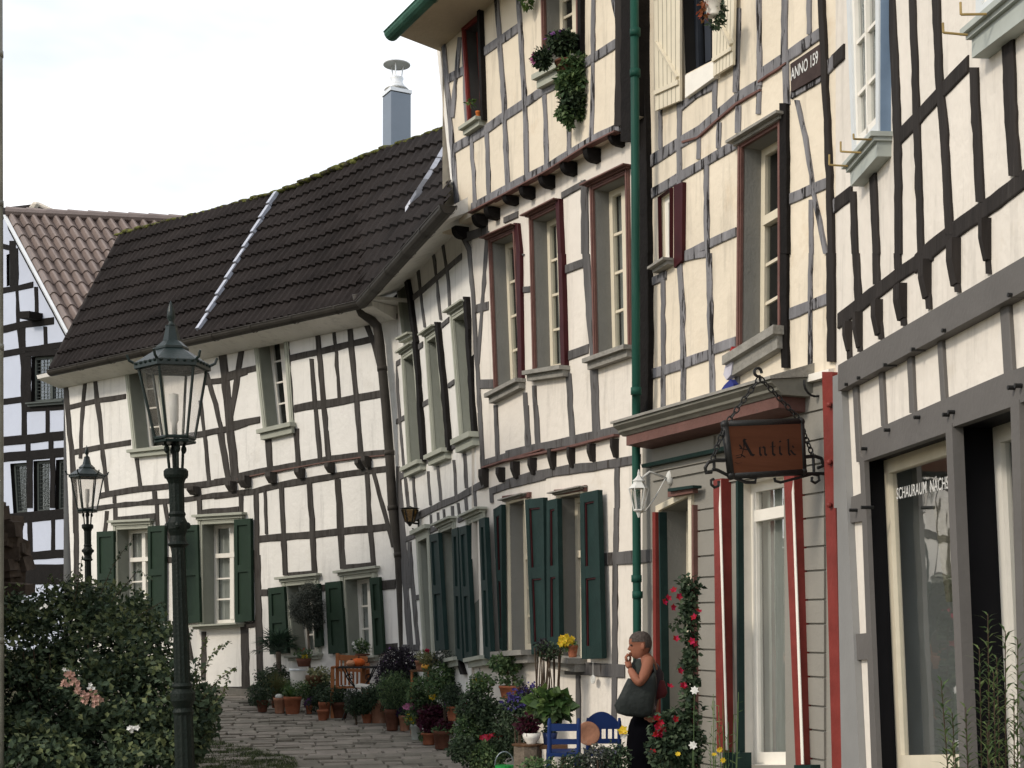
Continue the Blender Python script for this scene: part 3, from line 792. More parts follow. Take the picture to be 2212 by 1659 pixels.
MOSSR = mat('roof_moss', (0.10, 0.105, 0.03), 0.95, 0.5, 8, 0.8, 30, col2=(0.05, 0.045, 0.035), spots=10)
x = 262
while x < 985:
    p = ridge(x); mo.ball(p+Vector((0, 0, rnd.uniform(-.02, .02))), .15, .07, rnd.uniform(.03, .05), 8, 5); x += rnd.uniform(7, 11)
mo.build('mossy_ridge', MOSSR, RF, True)
ls = MB()
def strip(L0, L1, v0, v1, w=.048, n=9):
    for i in range(n):
        a = i/n; b = (i+.93)/n
        p0, t0 = on_roof(L0+(L1-L0)*a, v0+(v1-v0)*a); p1, t1 = on_roof(L0+(L1-L0)*b, v0+(v1-v0)*b)
        if min(t0, t1) < 0: continue
        d = (uE(1)-uE(0))*w; up = nrm*.075
        ls.hexa([p0-d+up*.4, p0+d+up*.4, p1+d+up*.2, p1-d+up*.2], [p0-d*.8+up*1.3, p0+d*.8+up*1.3, p1+d*.8+up, p1-d*.8+up])
Lx = lambda x: (eave(x)-ea).length*(1 if x > 112 else -1)
strip(Lx(430), Lx(430), 0.02, .985); ls.build('metal_strip', LEAD, RF); ls = MB()
ls2 = [f2('01', *p) for p in ((1250, 1010), (1160, 1170), (1075, 1300), (1000, 1420))]
for (a, b) in zip(ls2, ls2[1:]):
    for k in range(2):
        pp = []
        for (x, y) in ((a[0]+(b[0]-a[0])*k/2, a[1]+(b[1]-a[1])*k/2), (a[0]+(b[0]-a[0])*(k+.9)/2, a[1]+(b[1]-a[1])*(k+.9)/2)):
            e = eave(x); r = ridge(x); kk = (HY-y)/FPX; den = (r.z-e.z)-kk*(r.y-e.y); tt = (EYE+kk*e.y-e.z)/den; q = e.lerp(r, max(0, tt)); pp.append(Vector((q.x, q.y, q.z+.05)))
        d = Vector((.03, .012, 0)); ls.hexa([pp[0]-d, pp[0]+d, pp[1]+d, pp[1]-d], [q+Vector((0, 0, .06)) for q in (pp[0]-d, pp[0]+d, pp[1]+d, pp[1]-d)])
ls.build('metal_strip', LEAD, RF)
vg = MB(); vg.tube([uE(-.02)+nrm*.02, uE(-.02).lerp(uR(-.02), .5)+nrm*.02, uR(-.02)+nrm*.02], .035, 6); vg.build('verge_board', TB_DARK, RF)
# gutter, soffit, downpipe
g0 = eave(110)+Vector((0, 0, -.03)); g1 = eave(XM)+Vector((0, 0, -.03)); g2 = eave(968)+Vector((0, 0, -.03))
GU = gutter_mesh([g0, g1, g2], .085, 'gutter', ZINC, HA)
print('ZE', zE)
prof = [(0.0, zE-.03), (.46, zE-.03), (.44, zE-.09), (.05, zE-.20), (0.0, zE-.20)]
rail_profile(F1, prof, F1.u(132), F1.u(858)+.0, 'soffit', PL_WHITE, HA)
rail_profile(F2, [(0.0, zE+.34), (.46, zE+.06), (.44, zE-.03), (.03, zE+.15), (0.0, zE+.15)], F2.u(858)-.46, F2.u(1035), 'soffit', PL_WHITE, HA)
cpl = MB(); ca = [F1.W(F1.u(858)-.5, 0, .45), F1.W(F1.u(858)-.5, 0, -.2), F2.W(F2.u(858)+.3, 0, -.2), F2.W(F2.u(858)+.3, 0, .45), Vector((corner.x, corner.y, 0))]
cpl.hexa([p+Vector((0, 0, zE-.02)) for p in ca], [p+Vector((0, 0, zE+.02)) for p in ca]); cpl.build('corner_soffit', PL_WHITE, HA)
dp = MB(); pp = []
for t in ('11 672,262', '11 682,330', '11 705,385', '11 760,425', '11 805,470', '11 825,600', '11 838,750', '11 862,1000', '11 885,1300', '11 905,1659', '21 925,300', '21 955,860', '21 962,1100'):
    (x, y), = q4(t); k = pp and 1; i = len(pp); pp.append(F1.P(x, y, (.48, .44, .34, .22, .16)[i] if i < 5 else .13))
dp.tube(pp, .062, 12)
for i in (6, 8, 9, 10):
    t = (pp[i]-pp[i-1]).normalized(); dp.tube([pp[i]-t*.03, pp[i]+t*.03], .07, 12)
dp.build('rain_pipe', ZINC, HA, True)
# ============================================================ chimney
cy = 25.0
CH = thing('steel_chimney', 'slim grey metal-clad chimney with a round cowl rising behind the dark roof', 'chimney', at(857, 340, cy))
cb = MB(); c0 = at(857, 345, cy); sc = FPX/cy; Rz = Matrix.Rotation(math.radians(28), 3, 'Z'); hgt = (345-208)/sc
cb.box(c0+Vector((0, 0, hgt/2-.6)), .37, .37, hgt+1.2, Rz); cb.build('shaft', STEEL, CH)
cb = MB(); cb.box(c0+Vector((0, 0, hgt+.045)), .40, .40, .06, Rz); cb.build('cap', STEELW, CH)
cb = MB(); cb.lathe(c0+Vector((0, 0, hgt+.10)), [(.22, 0), (.13, .09), (.10, .16), (.12, .2), (.12, .22)], 20); cb.build('flue_cone', STEELW, CH, True)
cb = MB(); cb.lathe(c0+Vector((0, 0, hgt+.55)), [(.02, .03), (.24, 0), (.235, -.012), (.02, .012)], 24); 
for a in (0.4, 2.5, 4.6): cb.tube([c0+Vector((.08*math.cos(a), .08*math.sin(a), hgt+.28)), c0+Vector((.12*math.cos(a), .12*math.sin(a), hgt+.56))], .012, 6)
cb.build('cowl', STEELW, CH)
# ============================================================ jettied cream house with the green gutter
HB = thing('jettied_timber_house', 'tall cream half-timbered house with a jettied top storey, black corbels and a green gutter', 'house', F3.W(F3.u(1200), .1))
J = .12
timbers(F3, """
02 v 46 505,1180 508,1659
12 v 44 515,0 540,400 565,700 580,1165
02 h 44 358,1278 508,1195
12 h 56 380,102 500,58
12 h 62 400,665 530,618
12 v 26 115,905 130,1275
12 v 26 175,860 197,1255
12 v 36 398,780 425,1205
12 v 50 562,690 582,1175
12 h 60 -10,1315 200,1265 560,1190 820,1128
12 h 62 -10,1505 160,1450 400,1410 560,1390 870,1338
12 v 30 718,1395 718,1659
22 v 30 697,0 690,400 685,1000 680,1380
22 h 82 590,330 925,305
22 h 84 370,1020 750,1042
22 v 24 452,1060 455,1410
11 v 22 1365,-110 1410,-20 1440,320 1460,700 1490,1180 1505,1500
11 v 22 1528,-150 1518,-20 1490,400 1465,720
11 h 56 1440,362 1535,338
11 h 60 1480,850 1575,848
E v 30 1042,60 1062,400 1082,700 1090,760
E v 36 1193,-10 1212,475
E v 44 1478,-10 1502,385
E v 40 1565,-10 1590,365
E h 60 1095,525 1400,432 1659,368
E h 70 1145,795 1300,740 1659,650
E v 30 1152,760 1160,900
01 h 60 1380,1550 1530,1500
02 h 40 -20,1440 70,1400
12 v 22 100,0 100,10
12 h 40 98,235 150,230
""", 'timber_frame', TB_MID, HB)
timbers(F3, "E h 16 1100,575 1400,478 1659,405\n12 h 16 -5,1352 400,1268 730,1185", 'moulding', RED_OLD, HB, proud=.06, wob=.4)
timbers(F3, "12 v 26 70,-200 88,-20 100,830", 'side_post', RED_DK, HB, proud=.04, wob=.3)
timbers(F3, "02 v 22 350,1300 365,1659\n12 v 26 368,0 388,745", 'side_post', RED_DK, HB, proud=.05, wob=.3, split=True)
for x, y, w_, h_ in ((1110, 672, 60, 160), (1268, 640, 46, 130), (1405, 596, 46, 150), (1565, 560, 40, 150)): corbel(F3, 'E', x, y, w_, h_, HB, TB_DARK, .08)
for x, y, w_, h_ in ((310, 1340, 34, 130), (435, 1330, 26, 130), (568, 1300, 30, 110), (720, 1270, 26, 120)): corbel(F3, '12', x, y, w_, h_, HB, TB_DARK, .07)
kw = dict(jamb=JAMB, sash=CREAMP, key='F3', cmat=RED_OLD, smat=SILL)
window(F3, HB, 'D 1063,524 1112,502 1127,822 1076,848', .15, casing=.05, sill=.08, cap=.03, cols=2, rows=4, curtain=True, **kw)
window(F3, HB, '02 165,1438 328,1358 12 375,735 190,765', .15, casing=.05, sill=.08, cap=.03, cols=2, rows=4, curtain=True, **kw)
window(F3, HB, '02 565,1240 778,1140 12 797,608 590,680', .15, casing=.05, sill=.08, cap=.03, cols=2, rows=4, curtain=True, **kw)
kw['cmat'] = CREAMP
window(F3, HB, 'E 1318,912 1475,868 22 170,905 25,915', .15, casing=.04, sill=.10, cap=.03, cols=2, rows=3, transom=.36, silld=.2, capmat=SILL, **kw)
window(F3, HB, '12 345,1590 490,1560 22 480,955 350,940', .15, casing=.04, sill=.10, cap=.03, cols=2, rows=3, transom=.36, silld=.2, capmat=SILL, **kw)
timbers(F3, "E h 50 1275,862 1525,825", 'lintel', RED_OLD, HB, proud=.03)
timbers(F3, "12 h 40 320,1560 520,1530", 'lintel', RED_OLD, HB, proud=.03)
for sp in ('E 1165,962 1242,915 G 1253,868 1225,838', '12 110,1605 230,1590 22 240,925 150,935', '12 252,1612 322,1595 22 330,895 246,905', '12 470,1565 586,1540 22 600,960 470,965'):
    shutter(F3, HB, sp, GREEN_D, off=.05, th=.05, trim=RED_DK)
zJ = F3.P(*f2('01', 1345, 1475), J).z; zTop = F3.P(*f2('L', 100, 340), J).z
zJ = sum(F3.P(*p, J).z for p in q4('01 1345,1475 L 400,1690 960,1390 1300,1175'))/4
ol = [(F3.u(1018), zJ+.02), (F3.u(1388), zJ+.02), (F3.u(1388), -.6), (F3.u(1046), -.6)]
wall(F3, ol, HOLES['F3'], 'wall', PL_RIGHT, HB)
zJ0 = zJ
# upper storey, proud of the wall below
timbers(F3, """
L v 34 98,335 130,700 170,1150 195,1500 212,1680
L v 28 235,305 205,600 175,960
L v 20 258,330 272,620 290,1000
L v 34 533,-20 560,330 590,750 610,1200 628,1560
L v 34 713,-20 735,330 760,750 775,1100 782,1430
L v 36 920,725 935,1000 942,1360
L v 36 1125,975 1125,1240
L v 30 1325,-20 1320,500 1315,900 1305,1140
L v 30 325,1105 345,1400 356,1680
L v 30 452,1055 470,1590
L h 74 145,640 280,568
L h 76 432,422 540,350 715,225
L h 82 190,1212 440,1065 570,970 740,860 890,755 1010,690 1300,490 1512,355
L h 70 330,1695 640,1530 960,1360 1290,1155 1540,1035
L v 40 1480,-60 1500,60 1530,170
""", 'timber_frame_upper', TB_GREY, HB, off=J)
timbers(F3, "L v 60 1540,-60 1545,500 1535,1030", 'corner_post', TB_DARK, HB, off=J, proud=.02)
timbers(F3, "L v 84 1612,-60 1610,1160", 'corner_post', TB_BLACK, HB, off=J, proud=.03)
sb_ = MB(); sb_.quad(F3.W(F3.u(1379, J), 12.0, J+.03), F3.W(F3.u(1379, J), 12.0, -.3), F3.W(F3.u(1379, J), zJ0, -.3), F3.W(F3.u(1379, J), zJ0, J+.03)); sb_.build('side_board', TB_BLACK, HB)
timbers(F3, "L v 20 415,60 430,500 445,985\nL v 26 1240,-40 1240,440", 'side_post', TB_BLACK, HB, off=J, proud=.05, wob=.3, split=True)
timbers(F3, "L h 14 330,1740 640,1578 960,1405 1290,1195 1530,1075", 'moulding', RED_OLD, HB, off=J, proud=.05, wob=.4)
cbd = MB(); plank(F3, cbd, 'L 35,345 62,335 182,1500 158,1510', J-.10, J-.02); cbd.build('corner_board', PL_WHITE, HB)
window(F3, HB, 'L 278,250 390,162 415,975 325,1035', .12, casing=.05, cmat=RED, sill=.07, sash=RED, jamb=mat('jamb_dark_grey', (0.07, 0.068, 0.066), .8), cols=1, rows=1, off=J, key='F3u', smat=STONE_TRIM, sashw=.03)
window(F3, HB, 'L 922,-330 1190,-480 1200,475 940,610', .15, casing=.05, cmat=RED_OLD, sill=.10, sash=CREAMP, jamb=JAMB, cols=2, rows=6, off=J, key='F3u', smat=STONE_TRIM)
uLt, uLb = F3.uz(F3.P(*f2('L', 85, 340), J))[0], F3.uz(F3.P(*f2('01', 1340, 1480), J))[0]; uR_ = F3.u(1378, J)
ol = [(uLt, zTop+.1), (uR_, zTop+.1), (uR_, zJ), (uLb, zJ)]
wall(F3, ol, HOLES['F3u'], 'upper_wall', PL_CREAM, HB, off=J, body=True)
sf = MB(); sf.quad(F3.W(uLb, zJ, J), F3.W(uR_, zJ, J), F3.W(uR_, zJ, -.3), F3.W(uLb, zJ, -.3)); sf.build('jetty_soffit', PL_CREAM, HB)
for fr, x, y, w_, h_ in (('01', 1378, 1525, 66, 100), ('L', 690, 1620, 72, 140), ('L', 825, 1570, 72, 140), ('L', 985, 1480, 76, 150), ('L', 1165, 1375, 80, 150), ('L', 1355, 1270, 84, 150), ('L', 1560, 1140, 60, 150), ('01', 1510, 1450, 60, 100), ('01', 1590, 1400, 60, 100)):
    corbel(F3, fr, x+w_*.12, y-36, w_*.42, h_+46, HB, TB_BLACK, .15, rnd_=True)
# roof edge with green gutter
pe = F3.P(845, 72, J+.6); zg = pe.z; dir_ = F3.d
gutter_mesh([pe, pe+dir_*6.5], .085, 'gutter', COPPER_OLD, HB, joints=1.1)
u0 = F3.uz(pe)[0]
so_ = MB(); so_.hexa([F3.W(u0, zg, J+.55), F3.W(u0+6.5, zg, J+.55), F3.W(u0+6.5, zTop-.05, J-.02), F3.W(uLt-.1, zTop-.05, J-.02)], [F3.W(u0, zg+.07, J+.55), F3.W(u0+6.5, zg+.07, J+.55), F3.W(u0+6.5, zTop+.25, J-.02), F3.W(uLt-.1, zTop+.25, J-.02)])
so_.build('soffit', mat('soffit_beige', (0.50, 0.42, 0.31), 0.8, 0.08, 4, 0.2, 20), HB)
simple_roof(F3, HB, u0, u0+6.5, zg+.08, J+.6, TILE)
rp_ = MB(); pts = [F3.P(1370, -60, J+.12), F3.P(1372, 300, J+.12), F3.P(1373, 600, J+.10), F3.P(1374, 820, J+.10), F3.P(1374, 900, .13), F3.P(1374, 980, .13), F3.P(1376, 1300, .14), F3.P(1377, 1760, .13)]
rp_.tube(pts, .036, 12)
for x, y in ((1372, 70), (1372, 158), (1374, 845), (1375, 1250), (1377, 1285)):
    a = F3.P(x, y, J+.09 if y > 700 else J+.12); 
    if y > 1200: a = F3.P(x, y, .14)
    rp_.tube([a-Vector((0, 0, .03)), a+Vector((0, 0, .03))], .045, 12)
rp_.build('rain_pipe', COPPER, HB, True)
# ============================================================ antique shop house
HC = thing('antique_shop_house', 'cream half-timbered house with a projecting red-edged cornice over its grey boarded shop front', 'house', F4.W(F4.u(1600), 0))
timbers(F4, """
02 h 84 925,1062 1110,945 1250,862 1350,775 1500,645 1659,550
03 h 80 -10,490 180,365 395,212
02 h 68 925,1275 1130,1155 1290,1062 1505,935
02 h 56 1142,695 1240,612 1348,560
02 h 60 1148,1675 1330,1588 1495,1515
12 h 44 1145,32 1300,0
02 v 28 1125,440 1125,1210
12 v 30 1125,50 1145,350 1150,700 1150,1000
02 v 20 1000,705 1003,975
02 v 36 1508,55 1495,605
02 v 28 1645,-20 1650,560
02 v 24 1250,895 1248,1040
02 v 26 1385,800 1378,970
02 v 34 1510,690 1505,870
02 v 30 1645,600 1640,745
02 v 32 1300,1080 1305,1659
02 v 26 1357,470 1355,730
12 v 34 1318,-5 1325,400 1335,640 1342,920
12 v 26 1018,120 1020,600 1018,1060
12 h 56 940,185 1040,138
12 h 68 945,785 1140,722 1315,660
12 h 66 1340,628 1495,572
12 v 22 1500,735 1505,900
03 v 26 235,655 290,900 330,1150 350,1290 425,1659
03 v 26 325,1305 328,1659
13 v 26 325,-5 320,280 320,730
03 h 72 188,1300 445,1190
13 h 78 188,392 445,288
03 v 42 155,350 168,680
03 v 40 155,-20 150,355
03 v 28 315,-20 315,225
03 h 54 198,622 405,500
03 h 96 425,455 478,400
03 h 90 462,1362 498,1326
""", 'timber_frame', TB_GREY, HC)
timbers(F4, "02 v 80 885,-60 890,600 900,1100 910,1659\n12 v 80 908,-5 915,500 905,1090", 'party_post', TB_BLACK, HC, proud=.05, split=True)
timbers(F4, "03 v 44 160,678 168,1659\n13 v 42 160,-5 162,500 168,745", 'side_post', TB_BLACK, HC, proud=.03, split=True)
timbers(F4, "03 v 34 400,-40 425,500 448,1000 468,1659\n13 v 50 465,-5 470,705", 'party_post', TB_DARK, HC, proud=.03, split=True)
timbers(F4, "02 h 16 1150,930 1250,900 1350,812 1500,682 1659,590\n03 h 14 -10,538 170,415", 'moulding', RED_OLD, HC, proud=.022, split=True)
PLQ = mat('plaque_dark', (0.05, 0.035, 0.032), 0.7, 0.3, 10)
pq = MB(); plank(F4, pq, '03 185,418 398,275 405,478 190,602', .0, .03); PQ = pq.build('inscription_board', PLQ, HC)
def text_mesh(txt, F, uz0, uz1, height, off, name, material, parent, slant=0.0, thick=.004, xs=1.0, bold=0.0):
    cu = bpy.data.curves.new(name, 'FONT'); cu.body = txt; cu.size = 1.0; cu.offset = bold
    ob = bpy.data.objects.new(name, cu); COL.objects.link(ob); dg = bpy.context.evaluated_depsgraph_get(); me = ob.evaluated_get(dg).to_mesh()
    vs = [tuple(v.co) for v in me.vertices]; fs = [tuple(p.vertices) for p in me.polygons]; ob.to_mesh_clear(); bpy.data.objects.remove(ob); bpy.data.curves.remove(cu)
    x0 = min(v[0] for v in vs); x1 = max(v[0] for v in vs); y0 = min(v[1] for v in vs); y1 = max(v[1] for v in vs)
    mb = MB(); pv = []
    for v in vs:
        s = (v[0]-x0)/(x1-x0); t = (v[1]-y0)/(y1-y0); u = uz0[0]+(uz1[0]-uz0[0])*s; z = uz0[1]+(uz1[1]-uz0[1])*s+height*t; pv.append(F.W(u+slant*t, z, off))
    mb.add(pv, fs); return mb.build(name, material, parent)
CHALK = mat('white_lettering', (0.62, 0.62, 0.60), 0.8, 0.15, 30)
a = F4.uz(F4.P(*f2('03', 215, 535))); b = F4.uz(F4.P(*f2('03', 393, 415))); hh = (F4.P(*f2('03', 215, 455)).z-F4.P(*f2('03', 215, 535)).z)
text_mesh('ANNO 159', F4, a, b, hh, .0335, 'inscription', CHALK, PQ, bold=.012)
# upper windows
kw = dict(key='F4', jamb=JAMB, smat=SILL)
window(F4, HC, '02 1540,965 03 120,822 13 120,498 12 1530,648', .155, casing=.05, cmat=RED_OLD, sash=CREAMP, sill=.13, cap=.05, capmat=SILL, cols=1, rows=3, transom=.36, **kw)
window(F4, HC, '02 1003,1292 1076,1240 12 1076,40 1010,82', .03, casing=.012, cmat=RED_DK, sash=WHITE, cols=1, rows=1, sashw=.06, sill=.04, curtain=True, **{**kw, 'jamb': CREAMP})
window(F4, HC, '02 1128,-420 1335,-560 1335,395 1160,485', .10, sash=mat('frame_black', (.03, .035, .045), .5), cols=2, rows=1, sashw=.05, **{**kw, 'jamb': DARKIN})
mb = MB(); plank(F4, mb, '02 1082,1213 1141,1188 12 1136,40 1084,92', .0, .035); mb.build('red_side_board', RED_DK, HC)
for sp in ('02 940,-80 1110,-190 1110,655 950,722', '02 1345,-230 1470,-310 1455,418 1326,498'):
    s_ = shutter(F4, HC, sp, CREAMP, off=.04, th=.04, ledge=True); s_['label'] = 'cream board shutter'
cbd = MB(); plank(F4, cbd, '02 1157,492 1345,398 1345,505 1157,640', .0, .05); cbd.build('sill_board', WHITE, HC)
# z levels of the cornice
OC = .24
zr0 = F4.P(*f2('K', 1135, 522), OC).z; zr1 = F4.P(*f2('K', 1135, 430), OC).z; zm = F4.P(*f2('K', 1135, 345), OC).z
zs = [F4.P(*f2('K', 30, 870), OC).z, F4.P(*f2('K', 30, 808), OC).z, F4.P(*f2('K', 0, 715), OC).z]
zr0 = (zr0+zs[0])/2; zr1 = (zr1+zs[1])/2; zm = (zm+zs[2])/2
ztopc = F4.P(*f2('K', 1230, 285)).z
uc0 = F4.uz(F4.P(1353, 954, OC))[0]; uc1 = F4.uz(F4.P(*f2('K', 1135, 470), OC))[0]
CM = mat('cornice_grey_green', (0.20, 0.195, 0.165), 0.7, 0.15, 6, 0.3, 30)
rail_profile(F4, [(0, zr0-.02), (OC, zr0), (OC, zr1), (0, zr1)], uc0, uc1, 'cornice_band', RED_OLD, HC)
rail_profile(F4, [(0, zr1+.001), (OC+.01, zr1+.001), (OC+.03, zr1+.02), (OC+.05, zr1+.03), (OC+.055, zm-.05), (OC+.10, zm-.02), (OC+.10, zm), (0, zm+.04)], uc0-.05, uc1+.06, 'cornice_moulding', CM, HC)
rail_profile(F4, [(0, zm+.041), (OC+.12, zm+.001), (OC+.12, zm+.022), (0, ztopc)], uc0-.06, uc1+.08, 'cornice_slab', SILL, HC)
rail_profile(F4, [(0, zm+.0), (.05, zm+.0), (.05, zm+.05), (0, zm+.06)], uc1+.06, F4.u(1803), 'cornice_slab', WHITE, HC)
# lower shop wall
kd = dict(cmat=CREAMP)
ol = [(F4.u(1386), 9.0), (F4.u(1806), 9.0), (F4.u(1806), zr0+.2), (F4.u(1386), zr0+.2)]
wall(F4, ol, HOLES['F4'], 'upper_wall', PL_CREAM, HC)
D1 = door(F4, HC, 'K 285,1310 500,1205 22 1178,1700 985,1700', .26, CREAMP, JAMB, 'F4s', casing=.05, cmat=CREAMP, glazed=True)
window(F4, HC, 'K 835,1110 1172,1040 23 152,1640 22 1480,1640', .12, sash=WHITE, jamb=WHITE, cols=1, rows=1, transom=.12, sashw=.07, glass=GLASS_SHOP, key='F4s', room=1.2, curtain=True); [ch.data.materials.__setitem__(0, JAMB) for ch in [o for o in HC.children if o.name.startswith('window')][-1].children if ch.name.startswith('dark_interior')]  # pale curtain added in place of a reflection in the glass
ol = [(F4.u(1386), zr0+.19), (F4.u(1806), zr0+.19), (F4.u(1806), -1), (F4.u(1386), -1)]
wall(F4, ol, HOLES['F4s'], 'shop_wall', SIDING, HC)
def boards(u0, u1, z0, z1, name='siding'):
    mb = MB(); ks = []; z = 1.867-.183*14; i = 0
    while z < z1:
        h = .166 if i % 2 else .200
        a, b = max(z, z0), min(z+h, z1)
        if b-a > .02:
            mb.hexa([F4.W(u0, a+.014, .0), F4.W(u0, a+.014, .020), F4.W(u0, b, .020), F4.W(u0, b, .0)], [F4.W(u1, a+.014, .0), F4.W(u1, a+.014, .020), F4.W(u1, b, .020), F4.W(u1, b, .0)])
        z += h; i += 1
    return mb.build(name, SIDING, HC)
boards(F4.u(1494), F4.u(1570), -.6, zr0-.55); boards(F4.u(1728), F4.u(1785), -.6, zr0+.1)
boards(F4.u(1570.5), F4.u(1727.5), F4.P(*f2('K', 1000, 1080)).z+.0, zr0-.02)
boards(F4.u(1412), F4.u(1546), F4.P(*f2('K', 400, 1130)).z+.06, zr0-.02)
rail_profile(F4, [(0, F4.P(*f2('K', 210, 1000)).z), (.075, F4.P(*f2('K', 210, 1000)).z), (.085, F4.P(*f2('K', 210, 975)).z), (0, F4.P(*f2('K', 210, 965)).z)], F4.u(1404), F4.u(1600), 'green_moulding', GREEN_D, HC)
cb_ = MB(); plank(F4, cb_, 'K 330,1150 512,1125 512,1145 330,1172', .04, .12); cb_.build('door_cap', GREEN_D, HC)
cb_ = MB(); plank(F4, cb_, 'K 330,1172 510,1148 510,1180 330,1212', .04, .09); cb_.build('door_lintel', RED_OLD, HC)
cb_ = MB(); plank(F4, cb_, 'K 218,1320 240,1320 22 948,1700 930,1700', .0, .06); cb_.build('door_post', RED, HC)
cb_ = MB(); plank(F4, cb_, 'K 262,1320 270,1320 22 992,1700 980,1700', .0, .07); cb_.build('door_post', GREEN_D, HC)
cb_ = MB(); plank(F4, cb_, '22 1172,-20 1182,-20 1190,1700 1180,1700', .0, .06); cb_.build('door_post', RED_OLD, HC)
def post(spec_face, o, line=None, green=False, mat_=RED):
    mb = MB(); plank(F4, mb, spec_face, .0, o); p = mb.build('pilaster', mat_, HC)
    if line:
        mb = MB(); plank(F4, mb, line, o, o+.006); mb.build('white_line', WHITE, p)
    return p
post('K 660,1085 720,1075 22 1378,1560 1332,1560', .085, '22 1345,0 1353,-180 1400,1545 1390,1545')
post('K 1172,1050 1248,1040 23 258,1640 215,1640', .085, '23 190,-100 200,-180 265,1635 250,1635')
post('13 392,770 460,770 23 510,1700 448,1700', .06)
mb = MB(); plank(F4, mb, '22 1368,1562 1480,1562 1480,1700 1368,1700', .0, .10); mb.build('pilaster_foot', GREEN_D, HC); mb = MB(); plank(F4, mb, '23 205,1640 310,1640 315,1760 205,1760', .0, .10); mb.build('pilaster_foot', GREEN_D, HC)
mb = MB(); plank(F4, mb, '22 1452,-170 1466,-175 1476,1560 1464,1560', .0, .05); mb.build('post_shadow_strip', GREEN_D, HC)  # solid dark green strip drawn for the post's shadow edge
for fr, x, y in (('13', 440, 985), ('13', 440, 1360), ('13', 440, 1640)):
    mb = MB(); p = F4.P(*f2(fr, x, y), .08); mb.ball(p, .02); mb.build('iron_knob', RED, HC)
# shop interior: pale wall and shelf
# hook on the right
mb = MB(); c = F4.P(*f2('13', 348, 845), .05); mb.tube([c+F4.n*(.09*math.cos(t))+Vector((0, 0, .09*math.sin(t))) for t in [math.pi*(.0-1.1*k/10)+.2 for k in range(11)]], .008, 6); mb.build('iron_hook', IRON, HC)
# ============================================================ ANTIK sign hanging square to the wall
Q = F4.W(F4.u(1786), 0, 0.0); FS = fac_pts(Q+F4.n*1.2, Q)
sc_ = FS.P(*f2('K', 1030, 860)); SG = thing('hanging_shop_sign', 'copper-coloured board reading Antik in black frame, hung by chains from a wrought-iron bracket', 'sign', sc_)
mb = MB(); q_ = q4('K 745,685 1295,665 1312,1025 790,1055'); pts = [FS.P(x, y) for x, y in q_]
SIGN = mat('copper_board', (0.105, 0.040, 0.022), 0.4, 0.35, 5, 0.15, 30, metal=0.35, streak='h', col2=(0.20, 0.085, 0.045), spots=4, amt2=.6, w2=.2)
mb.hexa([p-FS.n*.02 for p in pts], [p+FS.n*.02 for p in pts]); BRD = mb.build('board', SIGN, SG)
mb = MB(); n4 = len(pts)
for i in range(4):
    a, b = pts[i], pts[(i+1) % 4]; mb.tube([a, b], .026, 8)
    mb.ball(a, .03)
mb.build('sign_frame', IRON, SG, True)
# blackletter strokes
GL = MB()
def stroke(pts_, w):
    P_ = [f2('K', x, y) for x, y in pts_]
    for (a, b) in zip(P_, P_[1:]):
        d = Vector((b[0]-a[0], b[1]-a[1])); 
        if d.length < 1e-4: continue
        n = Vector((0.75, -0.66))*(w/3.36/2)   # broad-nib angle
        e = d.normalized()*.3
        q = [(a[0]-n.x-e.x, a[1]-n.y-e.y), (a[0]+n.x-e.x, a[1]+n.y-e.y), (b[0]+n.x+e.x, b[1]+n.y+e.y), (b[0]-n.x+e.x, b[1]-n.y+e.y)]
        GL.quad(*[FS.P(x, y)+FS.n*.0215 for x, y in q])
stroke([(845, 815), (868, 795), (885, 800)], 16); stroke([(868, 800), (925, 905), (945, 912)], 20); stroke([(870, 810), (872, 850), (850, 925), (815, 930)], 11)
stroke([(812, 915), (850, 905), (880, 925)], 9); stroke([(840, 860), (900, 872)], 9); stroke([(838, 835), (855, 858)], 10); stroke([(805, 962), (830, 972), (855, 962)], 4)
stroke([(972, 862), (985, 850), (988, 900), (998, 914)], 15); stroke([(988, 862), (1010, 848), (1022, 860), (1024, 900), (1036, 912)], 15)
stroke([(1078, 812), (1080, 898), (1096, 912)], 16); stroke([(1062, 850), (1100, 845)], 9)
stroke([(1130, 845), (1132, 895), (1146, 908)], 15); stroke([(1130, 808), (1136, 814)], 14)
stroke([(1180, 800), (1192, 795), (1196, 895), (1206, 910)], 15); stroke([(1198, 862), (1222, 842), (1232, 855), (1206, 875)], 11); stroke([(1210, 874), (1230, 900), (1246, 908)], 13)
GL.build('lettering', mat('letter_black', (0.012, 0.01, 0.01), 0.6), BRD)
def chain(a, b, n, parent):
    mb = MB(); d = (b-a)/n
    for i in range(n):
        c = a+d*(i+.5); t = d.normalized(); s = FS.n if i % 2 else t.cross(FS.n).normalized(); L = d.length*.62; w_ = .016; loop = []
        for k in range(13):
            an = 2*math.pi*k/12; loop.append(c+t*L*math.cos(an)+s*w_*math.sin(an))
        mb.tube(loop, .0055, 5, cap=False)
    return mb.build('chain', IRON, parent)
pk = lambda x, y, o=0: FS.P(*f2('K', x, y), o)
apex = pk(1000, 345)
chain(apex, pk(765, 668), 9, SG); chain(pk(745, 690), pk(655, 945), 7, SG); chain(apex, pk(1280, 640), 9, SG); chain(pk(1280, 640), pk(1388, 925), 8, SG)
mb = MB(); c = pk(985, 305); r = (pk(985, 275)-c).length
mb.tube([c+FS.d*(r*math.cos(t))+Vector((0, 0, r*math.sin(t))) for t in [-.2+2*math.pi*.86*k/16 for k in range(17)]]+[apex], .010, 6); mb.build('hook', IRON, SG)
br = MB()
br.tube([pk(655, 1010), pk(690, 1015), pk(760, 1050), pk(900, 1105), pk(965, 1105), pk(970, 1075), pk(925, 1065)], .011, 6)
